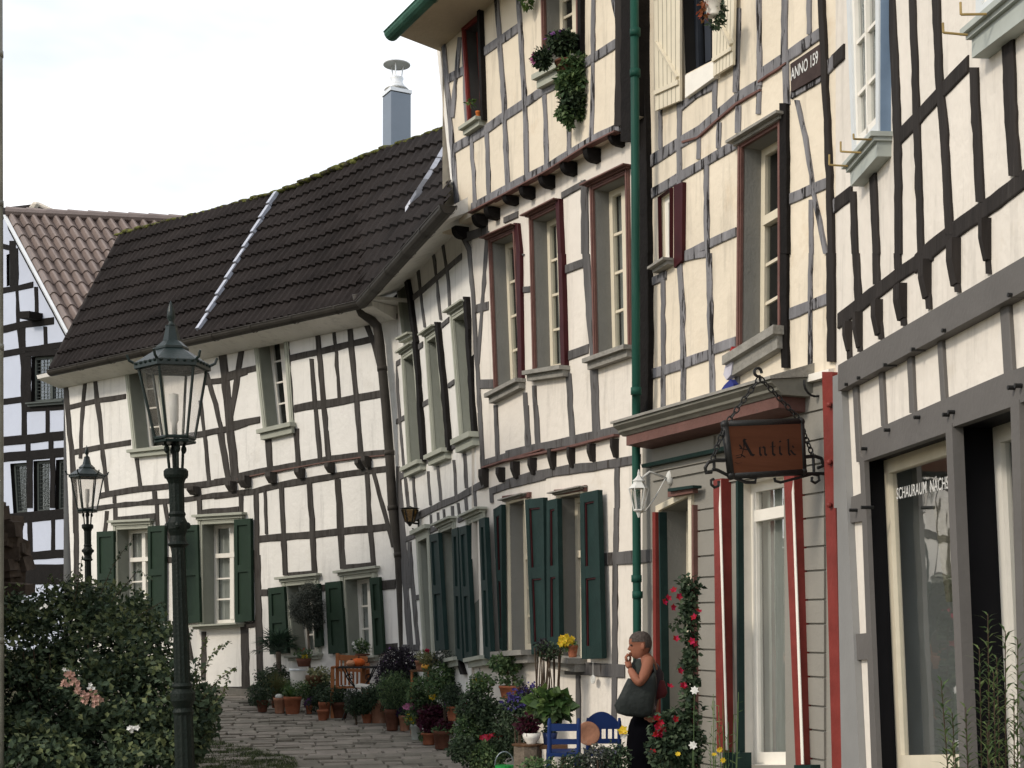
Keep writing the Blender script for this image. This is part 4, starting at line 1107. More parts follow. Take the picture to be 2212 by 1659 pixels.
br.tube([pk(745, 945), pk(680, 945), pk(625, 960), pk(602, 1000), pk(610, 1035), pk(650, 1030)], .013, 6)
br.tube([pk(665, 945), pk(668, 1020)], .010, 6)
br.tube([pk(700, 1095), pk(700, 1130), pk(670, 1142), pk(645, 1120), pk(645, 1090), pk(665, 1080)], .010, 6)
br.tube([pk(1385, 900), pk(1392, 1045)], .010, 6); br.tube([pk(1320, 920), pk(1400, 915), pk(1445, 930), pk(1462, 985), pk(1420, 1000)], .013, 6)
br.tube([pk(1105, 1070), pk(1110, 1095), pk(1150, 1105), pk(1380, 1045), pk(1425, 1055), pk(1430, 1090), pk(1400, 1110), pk(1375, 1095), pk(1378, 1065)], .010, 6)
br.tube([pk(790, 1060), pk(1100, 1045), pk(1380, 1042), pk(1480, 1040)], .012, 6)
mb_ = br.build('scroll_bracket', IRON, SG)
# ============================================================ white carriage lantern on the shop house
wl = F4.W(F4.u(1450), F4.P(1451, 1020).z, 0); wn = F4.n
WLt = thing('wall_lantern', 'white carriage lantern on a curled arm above the shop door', 'wall lamp', wl)
cx_, cy_ = f2('K', 252, 1200); dist = .30; lc = wl+wn*dist; 
sL = FPX/lc.y; zz = lambda yK: EYE+(HY-f2('K', 0, yK)[1])/sL
WI = mat('white_iron', (0.60, 0.60, 0.57), 0.5, 0.1, 10)
def zc(yK): return Vector((lc.x, lc.y, zz(yK)))
mb = MB(); mb.lathe(Vector((lc.x, lc.y, 0)), [(.085, zz(1150)), (.05, zz(1115)), (.045, zz(1100)), (.055, zz(1095)), (.03, zz(1075)), (.012, zz(1055)), (.012, zz(1040)), (.004, zz(1010))], 6); mb.build('hood', WI, WLt)
mb = MB(); 
for k in range(6):
    a = math.pi/3*k; d = Vector((math.cos(a), math.sin(a), 0)); mb.tube([zc(1150)+d*.080, zc(1300)+d*.040], .006, 5)
mb.lathe(Vector((lc.x, lc.y, 0)), [(.042, zz(1300)), (.045, zz(1310)), (.02, zz(1325)), (.008, zz(1360))], 6); mb.build('cage', WI, WLt)
mb = MB(); mb.lathe(Vector((lc.x, lc.y, 0)), [(.038, zz(1298)), (.076, zz(1152))], 6, capb=False, capt=False); mb.build('glass', GLASS_LAMP, WLt)
mb = MB(); top = zc(1060); wp = Vector((wl.x, wl.y, zz(1060))); mb.tube([zc(1330), zc(1330)+wn*-.06+Vector((0, 0, .02)), (zc(1200)+wp)/2+Vector((0, 0, -.09)), wp+wn*.05, wp+wn*.0], .006, 6)
mb.tube([zc(1090), zc(1060)-wn*.1+Vector((0, 0, .04)), wp+wn*.06], .010, 6); mb.ball(wp+wn*.01, .035, .035, .06, 10, 8); mb.build('bracket_arm', WI, WLt, True)
# small brown lantern at the bend
wl = F2.W(F2.u(905), F2.P(*f2('E', 520, 1090)).z, 0); lc = wl+F2.n*.42
BL_ = thing('wall_lantern', 'small dark amber-glass lantern on a scroll bracket near the bend in the white house', 'wall lamp', wl)
sL = FPX/lc.y; zz = lambda y: EYE+(HY-f2('E', 0, y)[1])/sL; lx = f2('E', 388, 0)[0]; lc = Vector(((lx-CX)/sL, lc.y, 0))
mb = MB(); mb.lathe(lc, [(.09, zz(960)), (.13, zz(952)), (.03, zz(938)), (.01, zz(930))], 6); mb.build('hood', IRON, BL_)
mb = MB(); mb.lathe(lc, [(.055, zz(1078)), (.105, zz(962))], 6, capb=False, capt=False); mb.build('glass', glassmat('amber_glass', (0.30, 0.22, 0.10), .08, .1), BL_)
mb = MB(); 
for k in range(6):
    a = math.pi/3*k; d = Vector((math.cos(a), math.sin(a), 0)); mb.tube([lc+Vector((0, 0, zz(962)))+d*.107, lc+Vector((0, 0, zz(1080)))+d*.057], .007, 5)
mb.lathe(lc, [(.01, zz(1120)), (.03, zz(1098)), (.06, zz(1078))], 6); mb.build('cage', IRON, BL_)
mb = MB(); wp = Vector((wl.x, wl.y, zz(1090))); c0 = lc+Vector((0, 0, zz(1085))); mb.tube([c0, c0.lerp(wp, .5)+Vector((0, 0, .0)), wp], .012, 6)
c1 = c0.lerp(wp, .62)-Vector((0, 0, .0)); mb.tube([c1+F2.n*(.06*math.cos(t))+Vector((0, 0, .06*math.sin(t)-.02)) for t in [k*.55 for k in range(11)]], .008, 6)
mb.box(wp, .03, .03, .22); mb.build('scroll_bracket', IRON, BL_)
# ============================================================ right-hand house with grey bands
HD = thing('grey_banded_house', 'pale half-timbered house at the right with broad grey bands and two tall shop windows', 'house', F5.W(F5.u(2000), -.3))
timbers(F5, """
03 v 44 850,-60 880,500 895,1000 900,1659
03 v 38 990,-60 1005,400 1020,800 1048,1659
03 v 48 1145,-60 1165,500 1195,800 1235,1530
03 v 50 1395,440 1410,800 1437,1320
03 v 76 1615,200 1640,800 1665,1150
03 v 36 602,1250 617,1659
03 v 40 733,1130 757,1659
03 h 100 440,435 545,335
03 h 112 895,905 1030,765 1180,595 1355,415
03 h 100 478,1345 595,1255
03 h 128 1010,1725 1090,1645 1300,1480 1500,1340 1730,1165
13 h 104 505,438 640,335 900,135 1125,-12
13 v 42 620,-5 637,310
13 v 42 753,-5 757,200
13 v 40 893,-5 897,100
13 v 26 568,430 582,690
13 v 26 640,400 650,640
13 v 26 765,320 790,560
13 v 30 920,200 938,470
13 v 28 1085,80 1103,360
13 v 28 1270,-10 1292,250
13 v 30 1480,-100 1490,130
""", 'timber_frame', TB_DARK, HD)
timbers(F5, """
13 v 22 538,890 560,1300 595,1700
13 v 28 622,825 650,1360
13 v 26 793,755 812,1125
13 v 32 983,640 1002,1040
13 v 30 1180,520 1208,960
13 v 60 1605,270 1637,800
""", 'lower_post', FASCIA, HD, proud=.02, wob=.2, split=True)
fb = MB(); plank(F5, fb, '13 497,727 1850,-65 1850,165 497,897', .0, .07); fb.build('upper_band', FASCIA, HD)
fb = MB(); plank(F5, fb, '13 650,1185 1215,938 1610,768 1850,690 1850,905 1620,1000 1240,1132 1200,1168 660,1355', .0, .055); fb.build('lower_band', FASCIA, HD)
fb = MB(); plank(F5, fb, '13 1198,1120 1240,1105 23 1308,1700 1262,1700', .0, .06); fb.build('window_post', FASCIA, HD)
fb = MB(); plank(F5, fb, '13 1622,960 1680,950 23 1690,1750 1650,1750', .0, .06); fb.build('window_post', FASCIA, HD)
fb = MB(); plank(F5, fb, '13 462,800 515,780 23 625,1700 508,1700 478,0 13 470,1659', .0, .045); fb.build('corner_board', mat('board_mid_grey', (0.24, 0.24, 0.235), .6, .06, 3, .1, 30), HD)
fb = MB(); plank(F5, fb, '13 635,1300 668,1350 23 738,1700 700,1700 13 650,1655', .0, .03); fb.build('window_side_board', FASCIA, HD)
fb = MB(); plank(F5, fb, '13 583,1588 655,1560 23 668,80 560,95', .0, .028); fb.build('crossbar', FASCIA, HD)
fb = MB(); plank(F5, fb, '23 590,805 700,795 705,965 600,970', .0, .028); fb.build('crossbar', FASCIA, HD)
BK = mat('jamb_black', (0.008, 0.008, 0.010), 0.6, 0.1, 4)
W1, q1 = window(F5, HD, '13 668,1350 1200,1165 23 1265,1700 735,1700', .125, jamb=BK, sash=CREAMP, cols=1, rows=1, sashw=.085, glass=GLASS_SHOP, key='F5', room=.9)
W2, q2 = window(F5, HD, '13 1240,1132 1622,998 23 1690,1720 1308,1700', .22, jamb=BK, sash=WHITE, cols=1, rows=1, sashw=.09, glass=GLASS_SHOP, key='F5', room=.9)
a = bil(q1, .24, .125); b = bil(q1, 1.0, .125); za = F5.P(*f2('N', 497, 605), -.125); zb = F5.P(*f2('N', 990, 500), -.125)
ta, tb_ = F5.uz(za), F5.uz(zb); zt = F5.P(*f2('N', 497, 480), -.125).z
text_mesh('SCHAURAUM  NÄCHST', F5, ta, tb_, (zt-za.z), -.142, 'window_lettering', CHALK, W1, bold=.01)
mb = MB(); rnd = random.Random(9)
for i in range(13):
    (x, y), = q4('N %f,%f' % (950+i*4, 660+i*66)); p = F5.P(x, y, -.42); r = .07*(1-.05*i); mb.lathe(p, [(r*.8, -.045), (r, -.02), (r*.95, .02), (r*.6, .045)], 10)
mb.build('hanging_ornament', mat('driftwood', (0.30, 0.28, 0.21), .8, .35, 20, .4, 40), W1)
bx = MB(); 
for s0, s1, t0, t1, o in ((.3, .42, .2, 1, -.5), (.3, 1, .62, .66, -.45), (.42, .46, .2, .66, -.48)): plate(bx, F5, q1, s0, s1, t0, t1, o-.03, o)
bx.build('display_rack', PALEB, W1)
bx = MB(); plate(bx, F5, q1, .5, 1, .66, .86, -.62, -.60); bx.build('display_panel', WHITE, W1)
bx = MB(); plate(bx, F5, q1, .46, 1, .22, .6, -.66, -.64); bx.build('net_curtain', mat('net_grey', (.40, .42, .41), .9, .2, 12, streak=True), W1)
SHP = mat('shop_room_grey', (0.50, 0.51, 0.50), .8, .1, 2)
for w_ in (W1, W2):
    for ch in w_.children:
        if ch.name.startswith('dark_interior'): ch.data.materials[0] = SHP
mb = MB()
for x, y in ((540, 852), (620, 810), (793, 725), (975, 623), (1175, 500), (1605, 268), (798, 1150), (992, 1067), (1180, 1050), (1215, 1033), (1605, 873), (1650, 860), (650, 1272)):
    p = F5.P(*f2('13', x, y), .09); mb = MB(); mb.tube([p-F5.n*.08, p+F5.n*.0], .011, 8); mb.build('iron_bolt', IRON, HD)
for x, y in ((100, 700), (205, 675)):
    p = F5.P(*f2('N', x, y), .08); mb = MB(); mb.tube([p-F5.n*.08, p+F5.n*.0], .011, 8); mb.build('iron_bolt', IRON, HD)
# carved brackets under the big beam
for x, y, w_, h_ in ((640, 500, 34, 220), (767, 420, 50, 210), (920, 320, 66, 210), (1083, 170, 56, 230), (1272, 60, 66, 280), (1478, -90, 40, 260), (572, 540, 30, 180)):
    corbel(F5, '13', x+10, y, w_*.6, h_, HD, TB_DARK, .05)
# projecting bluish window boxes
def boxwin(spec, sillspec, d=.075, both=False):
    q = [F5.uz(F5.P(x, y, d)) for x, y in q4(spec)]; W = abs(q[1][0]-q[0][0]); H = abs(q[0][1]-q[3][1]); fw = .075/W; fh = .08/H
    mb = MB()
    for s0, s1, t0, t1 in ((0, fw, 0, 1), (1-fw, 1, 0, 1), (fw, 1-fw, 0, fh), (fw, 1-fw, 1-fh, 1)): plate(mb, F5, q, s0, s1, t0, t1, .0, d)
    w = mb.build('window', PALEB, HD)
    mb = MB(); plate(mb, F5, q, 1-fw*.98, 1+.004/W, 0, 1.0, .0, d-.01); mb.build('blue_side', BLUEP, w)
    mb = MB(); m = .045/W
    for s0, s1, t0, t1 in ((fw, fw+m, fh, 1-fh), (1-fw-m, 1-fw, fh, 1-fh), (fw+m, 1-fw-m, fh, fh+.05/H), (fw+m, 1-fw-m, 1-fh-.06/H, 1-fh), (.5-m*.4, .5+m*.4, fh, 1-fh)): plate(mb, F5, q, s0, s1, t0, t1, .02, .06)
    for k in range(1, 4): t = fh+(1-2*fh)*k/4; plate(mb, F5, q, fw+m, 1-fw-m, t-.012/H, t+.012/H, .025, .05)
    mb.build('sash', WHITE, w)
    g = MB(); c = [bil(q, fw, fh), bil(q, 1-fw, fh), bil(q, 1-fw, 1-fh), bil(q, fw, 1-fh)]; g.quad(*[F5.W(a, b, .035) for a, b in c]); g.build('pane', GLASS, w)
    g = MB(); g.quad(*[F5.W(a, b, .012) for a, b in c]); g.build('curtain', mat('net_curtain', (.42, .43, .43), .9, .2, 15, streak=True), w)
    mb = MB(); e = .05/W
    plate(mb, F5, q, -e, 1+e, 1.0, 1+.03/H, .0, d+.06); plate(mb, F5, q, -e*.7, 1+e*.7, 1+.03/H, 1+.055/H, .0, d+.035); plate(mb, F5, q, -e*.3, 1+e*.3, 1+.055/H, 1+.15/H, .0, d+.012)
    mb.build('sill', mat('sill_pale_green', (.40, .43, .40), .6, .1, 6), w)
    return w
w1 = boxwin('03 537,-420 765,-700 762,870 590,1065', '')
w2 = boxwin('03 1400,-900 1850,-1500 1850,-210 1395,175', '')
mb = MB()
BRS = mat('brass_rod', (.35, .25, .10), .4, .2, 10, metal=.5)
for k, pts_ in enumerate((('600,908 715,912', '600,908 598,875'), ('515,990 650,997', '515,990 515,925'), ('440,1077 562,1085', '440,1077 440,1010'), ('1300,95 1470,92', '1300,95 1297,15'), ('1185,213 1345,228', '1185,213 1182,150'))):
    mb = MB()
    for s in pts_:
        a, b = q4('03 '+s); mb.tube([F5.P(*a, .24), F5.P(*b, .13 if s == pts_[0] else .24)], .006, 6)
    mb.build('flower_box_rod', BRS, w1 if k < 3 else w2)
ol = [(F5.u(1802), 9), (F5.u(1802)+8.5, 9), (F5.u(1802)+8.5, -1.5), (F5.u(1802), -1.5)]
wall(F5, ol, HOLES['F5'], 'wall', PL_RIGHT, HD)
# ============================================================ far left gabled house
HE = thing('black_timbered_house', 'white gabled house with shade-tinted plaster, black timbers and leaded windows under a light brown pantile roof', 'house', F0.W(F0.u(60), .9))
timbers(F0, """
M v 30 155,540 160,900 172,1250 200,1500 215,1659
M h 56 -60,955 60,930 180,905 312,878
M v 34 338,900 345,1160
M h 66 -60,1310 60,1292 230,1252 505,1215
M v 32 425,1270 430,1460
M h 60 -60,1545 60,1522 230,1490 600,1440
M h 50 -60,500 110,540
M v 60 120,470 125,900
10 v 34 150,470 155,800 160,1210
10 h 40 -60,975 45,965 150,950
10 h 62 155,1003 430,985
10 v 26 312,1010 312,1200
10 h 60 -60,1230 45,1222 160,1212 450,1182
10 h 60 -60,1340 60,1325 200,1315 465,1292
10 v 40 195,1300 195,1659
10 v 34 345,1300 345,1659
10 v 30 185,1230 185,1320
10 v 30 335,1200 335,1300
10 h 40 170,650 430,640
10 v 40 185,650 185,990
20 h 66 -60,75 60,70 490,30
20 v 30 190,90 195,300
20 v 26 340,70 340,290
20 h 54 -60,325 100,312 490,288
20 h 130 -60,440 100,430 490,420
""", 'timber_frame', TB_BLACK, HE)
timbers(F0, "M h 66 300,1185 400,1180", 'beam_end', TB_BLACK, HE, proud=.3)
kw = dict(jamb=TB_BLACK, sash=mat('frame_grey_black', (.07, .08, .075), .6, .1, 8), cols=2, rows=1, lead=True, key='F0')
window(F0, HE, '10 205,672 425,655 430,958 205,975', .08, sill=.06, smat=kw['sash'], **kw)
kw['cols'] = 1
window(F0, HE, '10 66,1370 176,1362 20 175,35 20 85,40', .08, **kw); window(F0, HE, '10 218,1352 325,1345 20 318,28 20 215,33', .08, **kw); window(F0, HE, '10 365,1345 465,1337 20 455,15 20 352,22', .08, **kw)
window(F0, HE, 'M 60,600 128,575 130,880 62,895', .06, **kw)
vt = F0.P(*f2('M', 60, 235), .0); vb = F0.P(*f2('M', 650, 1345), .0); up = (vt-vb).normalized(); vt2 = vt+up*.02
uA, zA = F0.uz(vt2); uB, zB = F0.uz(vb)
ol = [(uA-4.2, -.5), (uA-4.2, zB), (uA, zA), (uB, zB), (F0.u(175), zB-.9), (F0.u(175), -.5)]
wall(F0, ol, HOLES['F0'], 'wall', PL_SHADED, HE, body=True, depth=7) if False else None
mbw = wall(F0, ol, HOLES['F0'], 'wall', PL_SHADED, HE, body=False)
sd = MB(); 
back_n = -F0.n*7
a, b = F0.W(F0.u(175), -.5, -.004), F0.W(F0.u(175), zB-.9, -.004); sd.quad(a, b, b+back_n, a+back_n); a, b = F0.W(uA-4.2, -.5, -.004), F0.W(uA-4.2, zB, -.004); sd.quad(a, b, b+back_n, a+back_n)
sd.build('side_wall', PL_SHADED, HE)
# roof plane through verge and ridge
apx = F0.P(*f2('M', 60, 210), .35); zR = apx.z; xr, yr = f2('M', 1640, 282); YR = (zR-EYE)*FPX/(HY-yr); far = Vector(((xr-CX)/FPX*YR, YR, zR))
rd = (far-apx); RL = rd.length; rd.normalize(); vv0 = F0.P(*f2('M', 62, 245), .35); vv1 = F0.P(*f2('M', 648, 1345), .35); vd = (vv1-vv0); VL = vd.length; vd.normalize()
nr0 = rd.cross(vd).normalized(); nr0 = nr0 if nr0.z > 0 else -nr0
pan = MB(); rows_ = 11; rh = VL/10.2; tw = RL/15.5; ncol = 20; sub = 6
pf = lambda t: (0, .050, .098, .110, .088, .03)[t % 6]
for i in range(rows_):
    vs = []; fs = []; st = ncol*sub
    for c in range(st+1):
        base = vv0+rd*(c*tw/sub); l = pf(c); jj = noise.noise(Vector((c//sub, i, 9)))*.012
        vs += [base+vd*(i*rh+rh*1.03)+nr0*(l-.01), base+vd*(i*rh+rh*1.03)+nr0*(l+.032+jj), base+vd*(i*rh-.02)+nr0*(l+.0+jj)]
    for c in range(st):
        for k in (0, 1): fs.append((3*c+k, 3*c+3+k, 3*c+4+k, 3*c+k+1))
    pan.add(vs, fs)
PAN = mat('pantile_brown', (0.19, 0.148, 0.132), 0.40, 0.2, 2.2, 0.2, 20, col2=(0.14, 0.115, 0.10), spots=5, amt2=.64, w2=.12, spec=.5)
RE = pan.build('roof', PAN, HE)
mb = MB(); q = 0
while q < RL: mb.tube([apx+rd*q+nr0*.03, apx+rd*(q+.43)+nr0*.03], .11, 10, r2=.09); q += .40
mb.build('ridge_tiles', PAN, RE)
mb = MB(); d_ = nr0*.05; mb.hexa([vv0-rd*.06-d_, vv0-rd*.0-d_, vv1-rd*.0-d_, vv1-rd*.06-d_], [vv0-rd*.06+d_, vv0+rd*.0+d_, vv1+rd*.0+d_, vv1-rd*.06+d_]); mb.build('white_verge', STEELW, RE)
mb = MB(); e = nr0*.12; s_ = rd*.02
mb.hexa([vv0-rd*.02-d_-e*2.4, vv0-rd*.0-d_-e*2.4, vv1-rd*.0-d_-e*2.4, vv1-rd*.02-d_-e*2.4], [vv0-rd*.02-d_, vv0-d_, vv1-d_, vv1-rd*.02-d_]); mb.build('barge_board', TB_BLACK, RE)
mb = MB(); bk = Vector((apx.x, apx.y, apx.z)); hd_ = Vector((vd.x, vd.y, 0))*-1
mb.quad(vt2, apx+rd*RL, apx+rd*RL-vd.cross(rd)*0+Vector((-vd.x, -vd.y, vd.z))*4, vt2+Vector((-vd.x, -vd.y, vd.z))*4) ; mb.build('rear_roof_slope', PAN, HE)
# roof tip beyond
Yd = 40.0; HF = thing('distant_house', 'dark hipped roof tip with a bright mortared ridge showing just above the pantile roof', 'house', at(95, 470, Yd))
P_ = lambda x, y, Y=Yd: at(*f2('M', x, y), Y)
mb = MB(); mb.hexa([P_(-200, 250), P_(560, 330), P_(560, 330, 44), P_(-200, 250, 44)], [P_(-100, 175, 41), P_(350, 122, 41), P_(352, 122, 42), P_(-100, 175, 42)]); mb.add([P_(350, 122, 41), P_(352, 122, 42), P_(575, 225, 41), P_(560, 330)], [(0, 1, 2), (0, 2, 3)]); mb.build('roof', TILE, HF)
mb = MB(); rnd = random.Random(2)
for i in range(14): t = i/13; mb.ball(P_(340+180*t, 130+85*t, 40.9), .16, .12, .07, 6, 4)
for i in range(10): t = i/9; mb.ball(P_(330-50*t, 135+70*t, 40.7), .13, .12, .08, 6, 4)
mb.build('mortared_ridge', mat('mortar_pale', (.62, .56, .48), .8, .2, 8), HF)
mb = MB(); q0, q1_ = P_(-200, 250), P_(560, 330); q2_, q3_ = Vector((q1_.x, 44, q1_.z)), Vector((q0.x, 44, q0.z)); mb.hexa([Vector((p.x, p.y, 0)) for p in (q0, q1_, q2_, q3_)], [q0, q1_, q2_, q3_]); mb.build('wall', PL_SHADED, HF)
# ============================================================ stone house corner at the left edge with pale pipe
Yl = 11.5; X0 = (2-CX)/FPX*Yl
HL = thing('stone_house_corner', 'rough brown stone house corner with a pale rain pipe at the left edge', 'house', (X0-.5, Yl+.5, gz(Yl)))
mb = MB(); rnd = random.Random(8)
P0 = Vector((X0-.06, Yl+.12, -.4)); dv = Vector((-.99, .14, 0)); dn = Vector((-.45, .89, 0))
mb.hexa([P0, P0+dv*5, P0+dv*5+dn*5, P0+dn*5], [p+Vector((0, 0, 7.2)) for p in (P0, P0+dv*5, P0+dv*5+dn*5, P0+dn*5)]); mb.build('wall', RUBBLE, HL)
mb = MB(); a = Vector((X0-.012, Yl, 0)); lean = lambda z: Vector((X0-.012-.002*z, Yl, z))
mb.tube([lean(z) for z in (-.3, 1, 2, 3, 4, 5, 6, 7)], .038, 12)
for z in (1.55, 3.9, 5.05, 6.25): mb.tube([lean(z), lean(z+.05)], .043, 12)
PIPE = mat('pipe_grey', (.20, .20, .17), .35, .3, 3, .1, 20, metal=.4)
mb.build('rain_pipe', PIPE, HL, True)
# ruined rubble stub beyond the bush
RS = MB(); rnd = random.Random(12)
for i in range(70):
    Y = 15.0+rnd.uniform(0, .6); t = rnd.random(); y = 1090+t*250; xr_ = 12+28*min(1, max(0, (y-1100)/110)); x = rnd.uniform(-60, xr_); p = at(x, y, Y)
    RS.box(p, rnd.uniform(.16, .3), rnd.uniform(.15, .25), rnd.uniform(.09, .16), Matrix.Rotation(rnd.uniform(-.6, .6), 3, 'Z') @ Matrix.Rotation(rnd.uniform(-.2, .2), 3, 'X') @ Matrix.Rotation(rnd.uniform(-.25, .25), 3, 'Y'))
p = at(-30, 1240, 15.4); RS.box(p+Vector((-.2, .1, -.9)), .55, .5, 2.4)
tag(RS.build('rubble_wall', RUBBLE), 'rough brown rubble wall end standing behind the rose bush at the far left', 'wall')
# ============================================================ street lamps (two of the same kind)
def make_lamp(loc, label):
    L = thing('street_lamp', label, 'street lamp', loc, 'antique street lamps')
    z0 = loc[2]; top = 3.91-(-0.1); o = Vector(loc); H = lambda z: z+.10   # heights measured above the foot
    def lat(mb, prof, n=20, **k): mb.lathe(o, [(r, H(z)) for r, z in prof], n, **k)
    mb = MB()
    lat(mb, [(.15, -.1), (.15, .25), (.12, .30), (.11, .50), (.075, .60), (.066, 1.45)], 24, flute=.07)
    lat(mb, [(.066, 1.40), (.075, 1.42), (.06, 1.45), (.085, 1.50), (.085, 1.55), (.062, 1.58), (.074, 1.60), (.060, 1.62)], 20)
    lat(mb, [(.058, 1.60), (.047, 2.60)], 24, flute=.08)
    lat(mb, [(.05, 2.56), (.074, 2.58), (.058, 2.60), (.052, 2.64), (.07, 2.69), (.07, 2.73), (.052, 2.77), (.060, 2.79), (.050, 2.81)], 20)
    lat(mb, [(.052, 2.80), (.054, 3.0), (.066, 3.03), (.078, 3.05)], 24, flute=.06)
    lat(mb, [(.078, 3.04), (.084, 3.06), (.084, 3.09), (.07, 3.105), (.0, 3.11)], 20)
    for a in (0.3, 1.9, 3.4, 5.0): mb.ball(o+Vector((.066*math.cos(a), .066*math.sin(a), H(2.71))), .024, .024, .026, 8, 6)
    mb.build('post', LAMPB, L)
    mb = MB()
    for a in range(4):
        an = math.pi/2*a+.5; d = Vector((math.cos(an), math.sin(an), 0))
        mb.tube([o+d*.045+Vector((0, 0, H(3.10))), o+d*.05+Vector((0, 0, H(3.16))), o+d*.055+Vector((0, 0, H(3.25))), o+d*.085+Vector((0, 0, H(3.315)))], .011, 6)
        mb.ball(o+d*.06+Vector((0, 0, H(3.24))), .02, .02, .03, 8, 6)
    mb.tube([o+Vector((0, 0, H(3.10))), o+Vector((0, 0, H(3.40)))], .010, 8); mb.build('fork', LAMPB, L)
    zb, zt = 3.315, 3.80; rb, rt = .135, .232; hexa = lambda r, z, k: o+Vector((r*math.cos(math.pi/3*k+.35), r*math.sin(math.pi/3*k+.35), H(z)))
    mb = MB()
    for k in range(6):
        mb.tube([hexa(rb, zb, k), hexa(rt, zt, k)], .011, 6); mb.tube([hexa(rb, zb, k), hexa(rb, zb, k+1)], .013, 6); mb.tube([hexa(rb*1.01, zb-.025, k), hexa(rb*1.01, zb-.025, k+1)], .010, 6); mb.tube([hexa(rt, zt, k), hexa(rt, zt, k+1)], .014, 6)
    mb.add([hexa(rb, zb-.03, k) for k in range(6)], [(0, 1, 2, 3, 4, 5)])
    mb.build('lantern_cage', LAMPG, L)
    g = MB()
    for k in range(6): g.quad(hexa(rb*.99, zb, k), hexa(rb*.99, zb, k+1), hexa(rt*.99, zt, k+1), hexa(rt*.99, zt, k))
    g.build('lantern_glass', GLASS_LAMP, L)
    mb = MB(); R = lambda prof: mb.lathe(o, [(r, H(z)) for r, z in prof], 6, ph=.35, capb=False, capt=False)
    R([(.262, 3.79), (.262, 3.83), (.10, 3.935), (.10, 3.95)]); R([(.115, 3.93), (.115, 3.945), (.062, 3.99), (.043, 4.07), (.04, 4.10)])
    for k in range(6):
        a, b = hexa(.262, 3.83, k), hexa(.262, 3.83, k+1)
        for j in range(5):
            c = a.lerp(b, (j+.5)/5); mb.ball(c-Vector((0, 0, .008)), .014, .014, .013, 6, 4)
        d = (hexa(1, 0, k)-hexa(0, 0, k)); mb.tube([a, a+d*.03+Vector((0, 0, .015)), a+d*.045+Vector((0, 0, .055))], .010, 6)
    mb.build('roof', LAMPG, L)
    mb = MB(); mb.lathe(o, [(r, H(z)) for r, z in ((.045, 4.095), (.02, 4.11), (.018, 4.13), (.03, 4.15), (.026, 4.20), (.012, 4.245), (.002, 4.27))], 12, flute=.12); mb.build('finial', LAMPG, L, True)
    mb = MB(); mb.lathe(o, [(.018, H(3.34)), (.02, H(3.42)), (.03, H(3.44)), (.032, H(3.52)), (.034, H(3.53)), (.034, H(3.62)), (.0, H(3.63))], 12); mb.build('gas_mantle', WI, L, True)
    return L
Yb = 9.8; XB = (404-CX)/FPX*Yb
# scale: the measured finial top is at 3.91 m, the model's at 4.27+.10 above the foot
bl = make_lamp((XB, Yb, 0), 'large green-black hexagonal street lamp standing in front of the rose bush')
bl.location = (XB+.02, Yb, 3.915-4.37*.985); bl.scale = (.985, .985, .985); bl.rotation_euler = (0, math.radians(-1.75), 0)
sm = copy_tree(bl); sm['label'] = 'smaller-looking green street lamp farther back at the left corner of the white house'
sm.location = ((194-CX)/FPX*21.2, 21.2, EYE+388*21.2/FPX-4.37); sm.scale = (1, 1, 1); sm.rotation_euler = (0, math.radians(-.6), 0)
# ============================================================ foliage helpers
def rdir(r): 
    z = r.uniform(-1, 1); a = r.uniform(0, 6.283); k = math.sqrt(1-z*z); return Vector((k*math.cos(a), k*math.sin(a), z))
def leaf(mb, p, d, n, L, W, fold=.25):
    s = d.cross(n); s = s.normalized() if s.length > 1e-5 else Vector((1, 0, 0)); u = s.cross(d)
    m = p+d*L*.45
    mb.add([p, m+s*W*.5+u*L*fold*.3, p+d*L-u*L*.08, m-s*W*.5+u*L*fold*.3], [(0, 1, 2, 3)])
def blob(mb, c, r, n, L, W, rnd, shell=.55, droop=.2, gaps=0.0):
    c = Vector(c)
    for _ in range(n):
        d = rdir(rnd); k = (shell+(1-shell)*rnd.random()) if rnd.random() < .75 else rnd.random()
        bump_ = 1+.28*noise.noise(Vector((d.x*2.3+c.x*3, d.y*2.3, d.z*2.3+c.z)))
        p = c+Vector((d.x*r[0], d.y*r[1], d.z*r[2]))*k*bump_
        if gaps and noise.noise(p*3.1) < gaps-.35: continue
        g = (d*.6+rdir(rnd)*.9-Vector((0, 0, droop))).normalized(); nn = (rdir(rnd)*.7+Vector((0, -.3, .8))+d*.4).normalized()
        s = rnd.uniform(.65, 1.25); leaf(mb, p, g, nn, L*s, W*s)
def flower(mb, p, size, rnd, face=None, petals=5, cup=.25):
    f = (face or (Vector((0, -1, .35))+rdir(rnd)*.7)).normalized(); u = f.orthogonal().normalized(); v = f.cross(u); a0 = rnd.random()*6
    for k in range(petals):
        a = a0+6.283*k/petals; d = (u*math.cos(a)+v*math.sin(a)+f*cup).normalized(); leaf(mb, p, d, f, size, size*.75, .1)
def flowers_in(mb, c, r, n, size, rnd, **k):
    for _ in range(n):
        d = rdir(rnd); d.y = -abs(d.y); flower(mb, Vector(c)+Vector((d.x*r[0], d.y*r[1], d.z*r[2]))*rnd.uniform(.6, 1.05), size*rnd.uniform(.7, 1.2), rnd, **k)
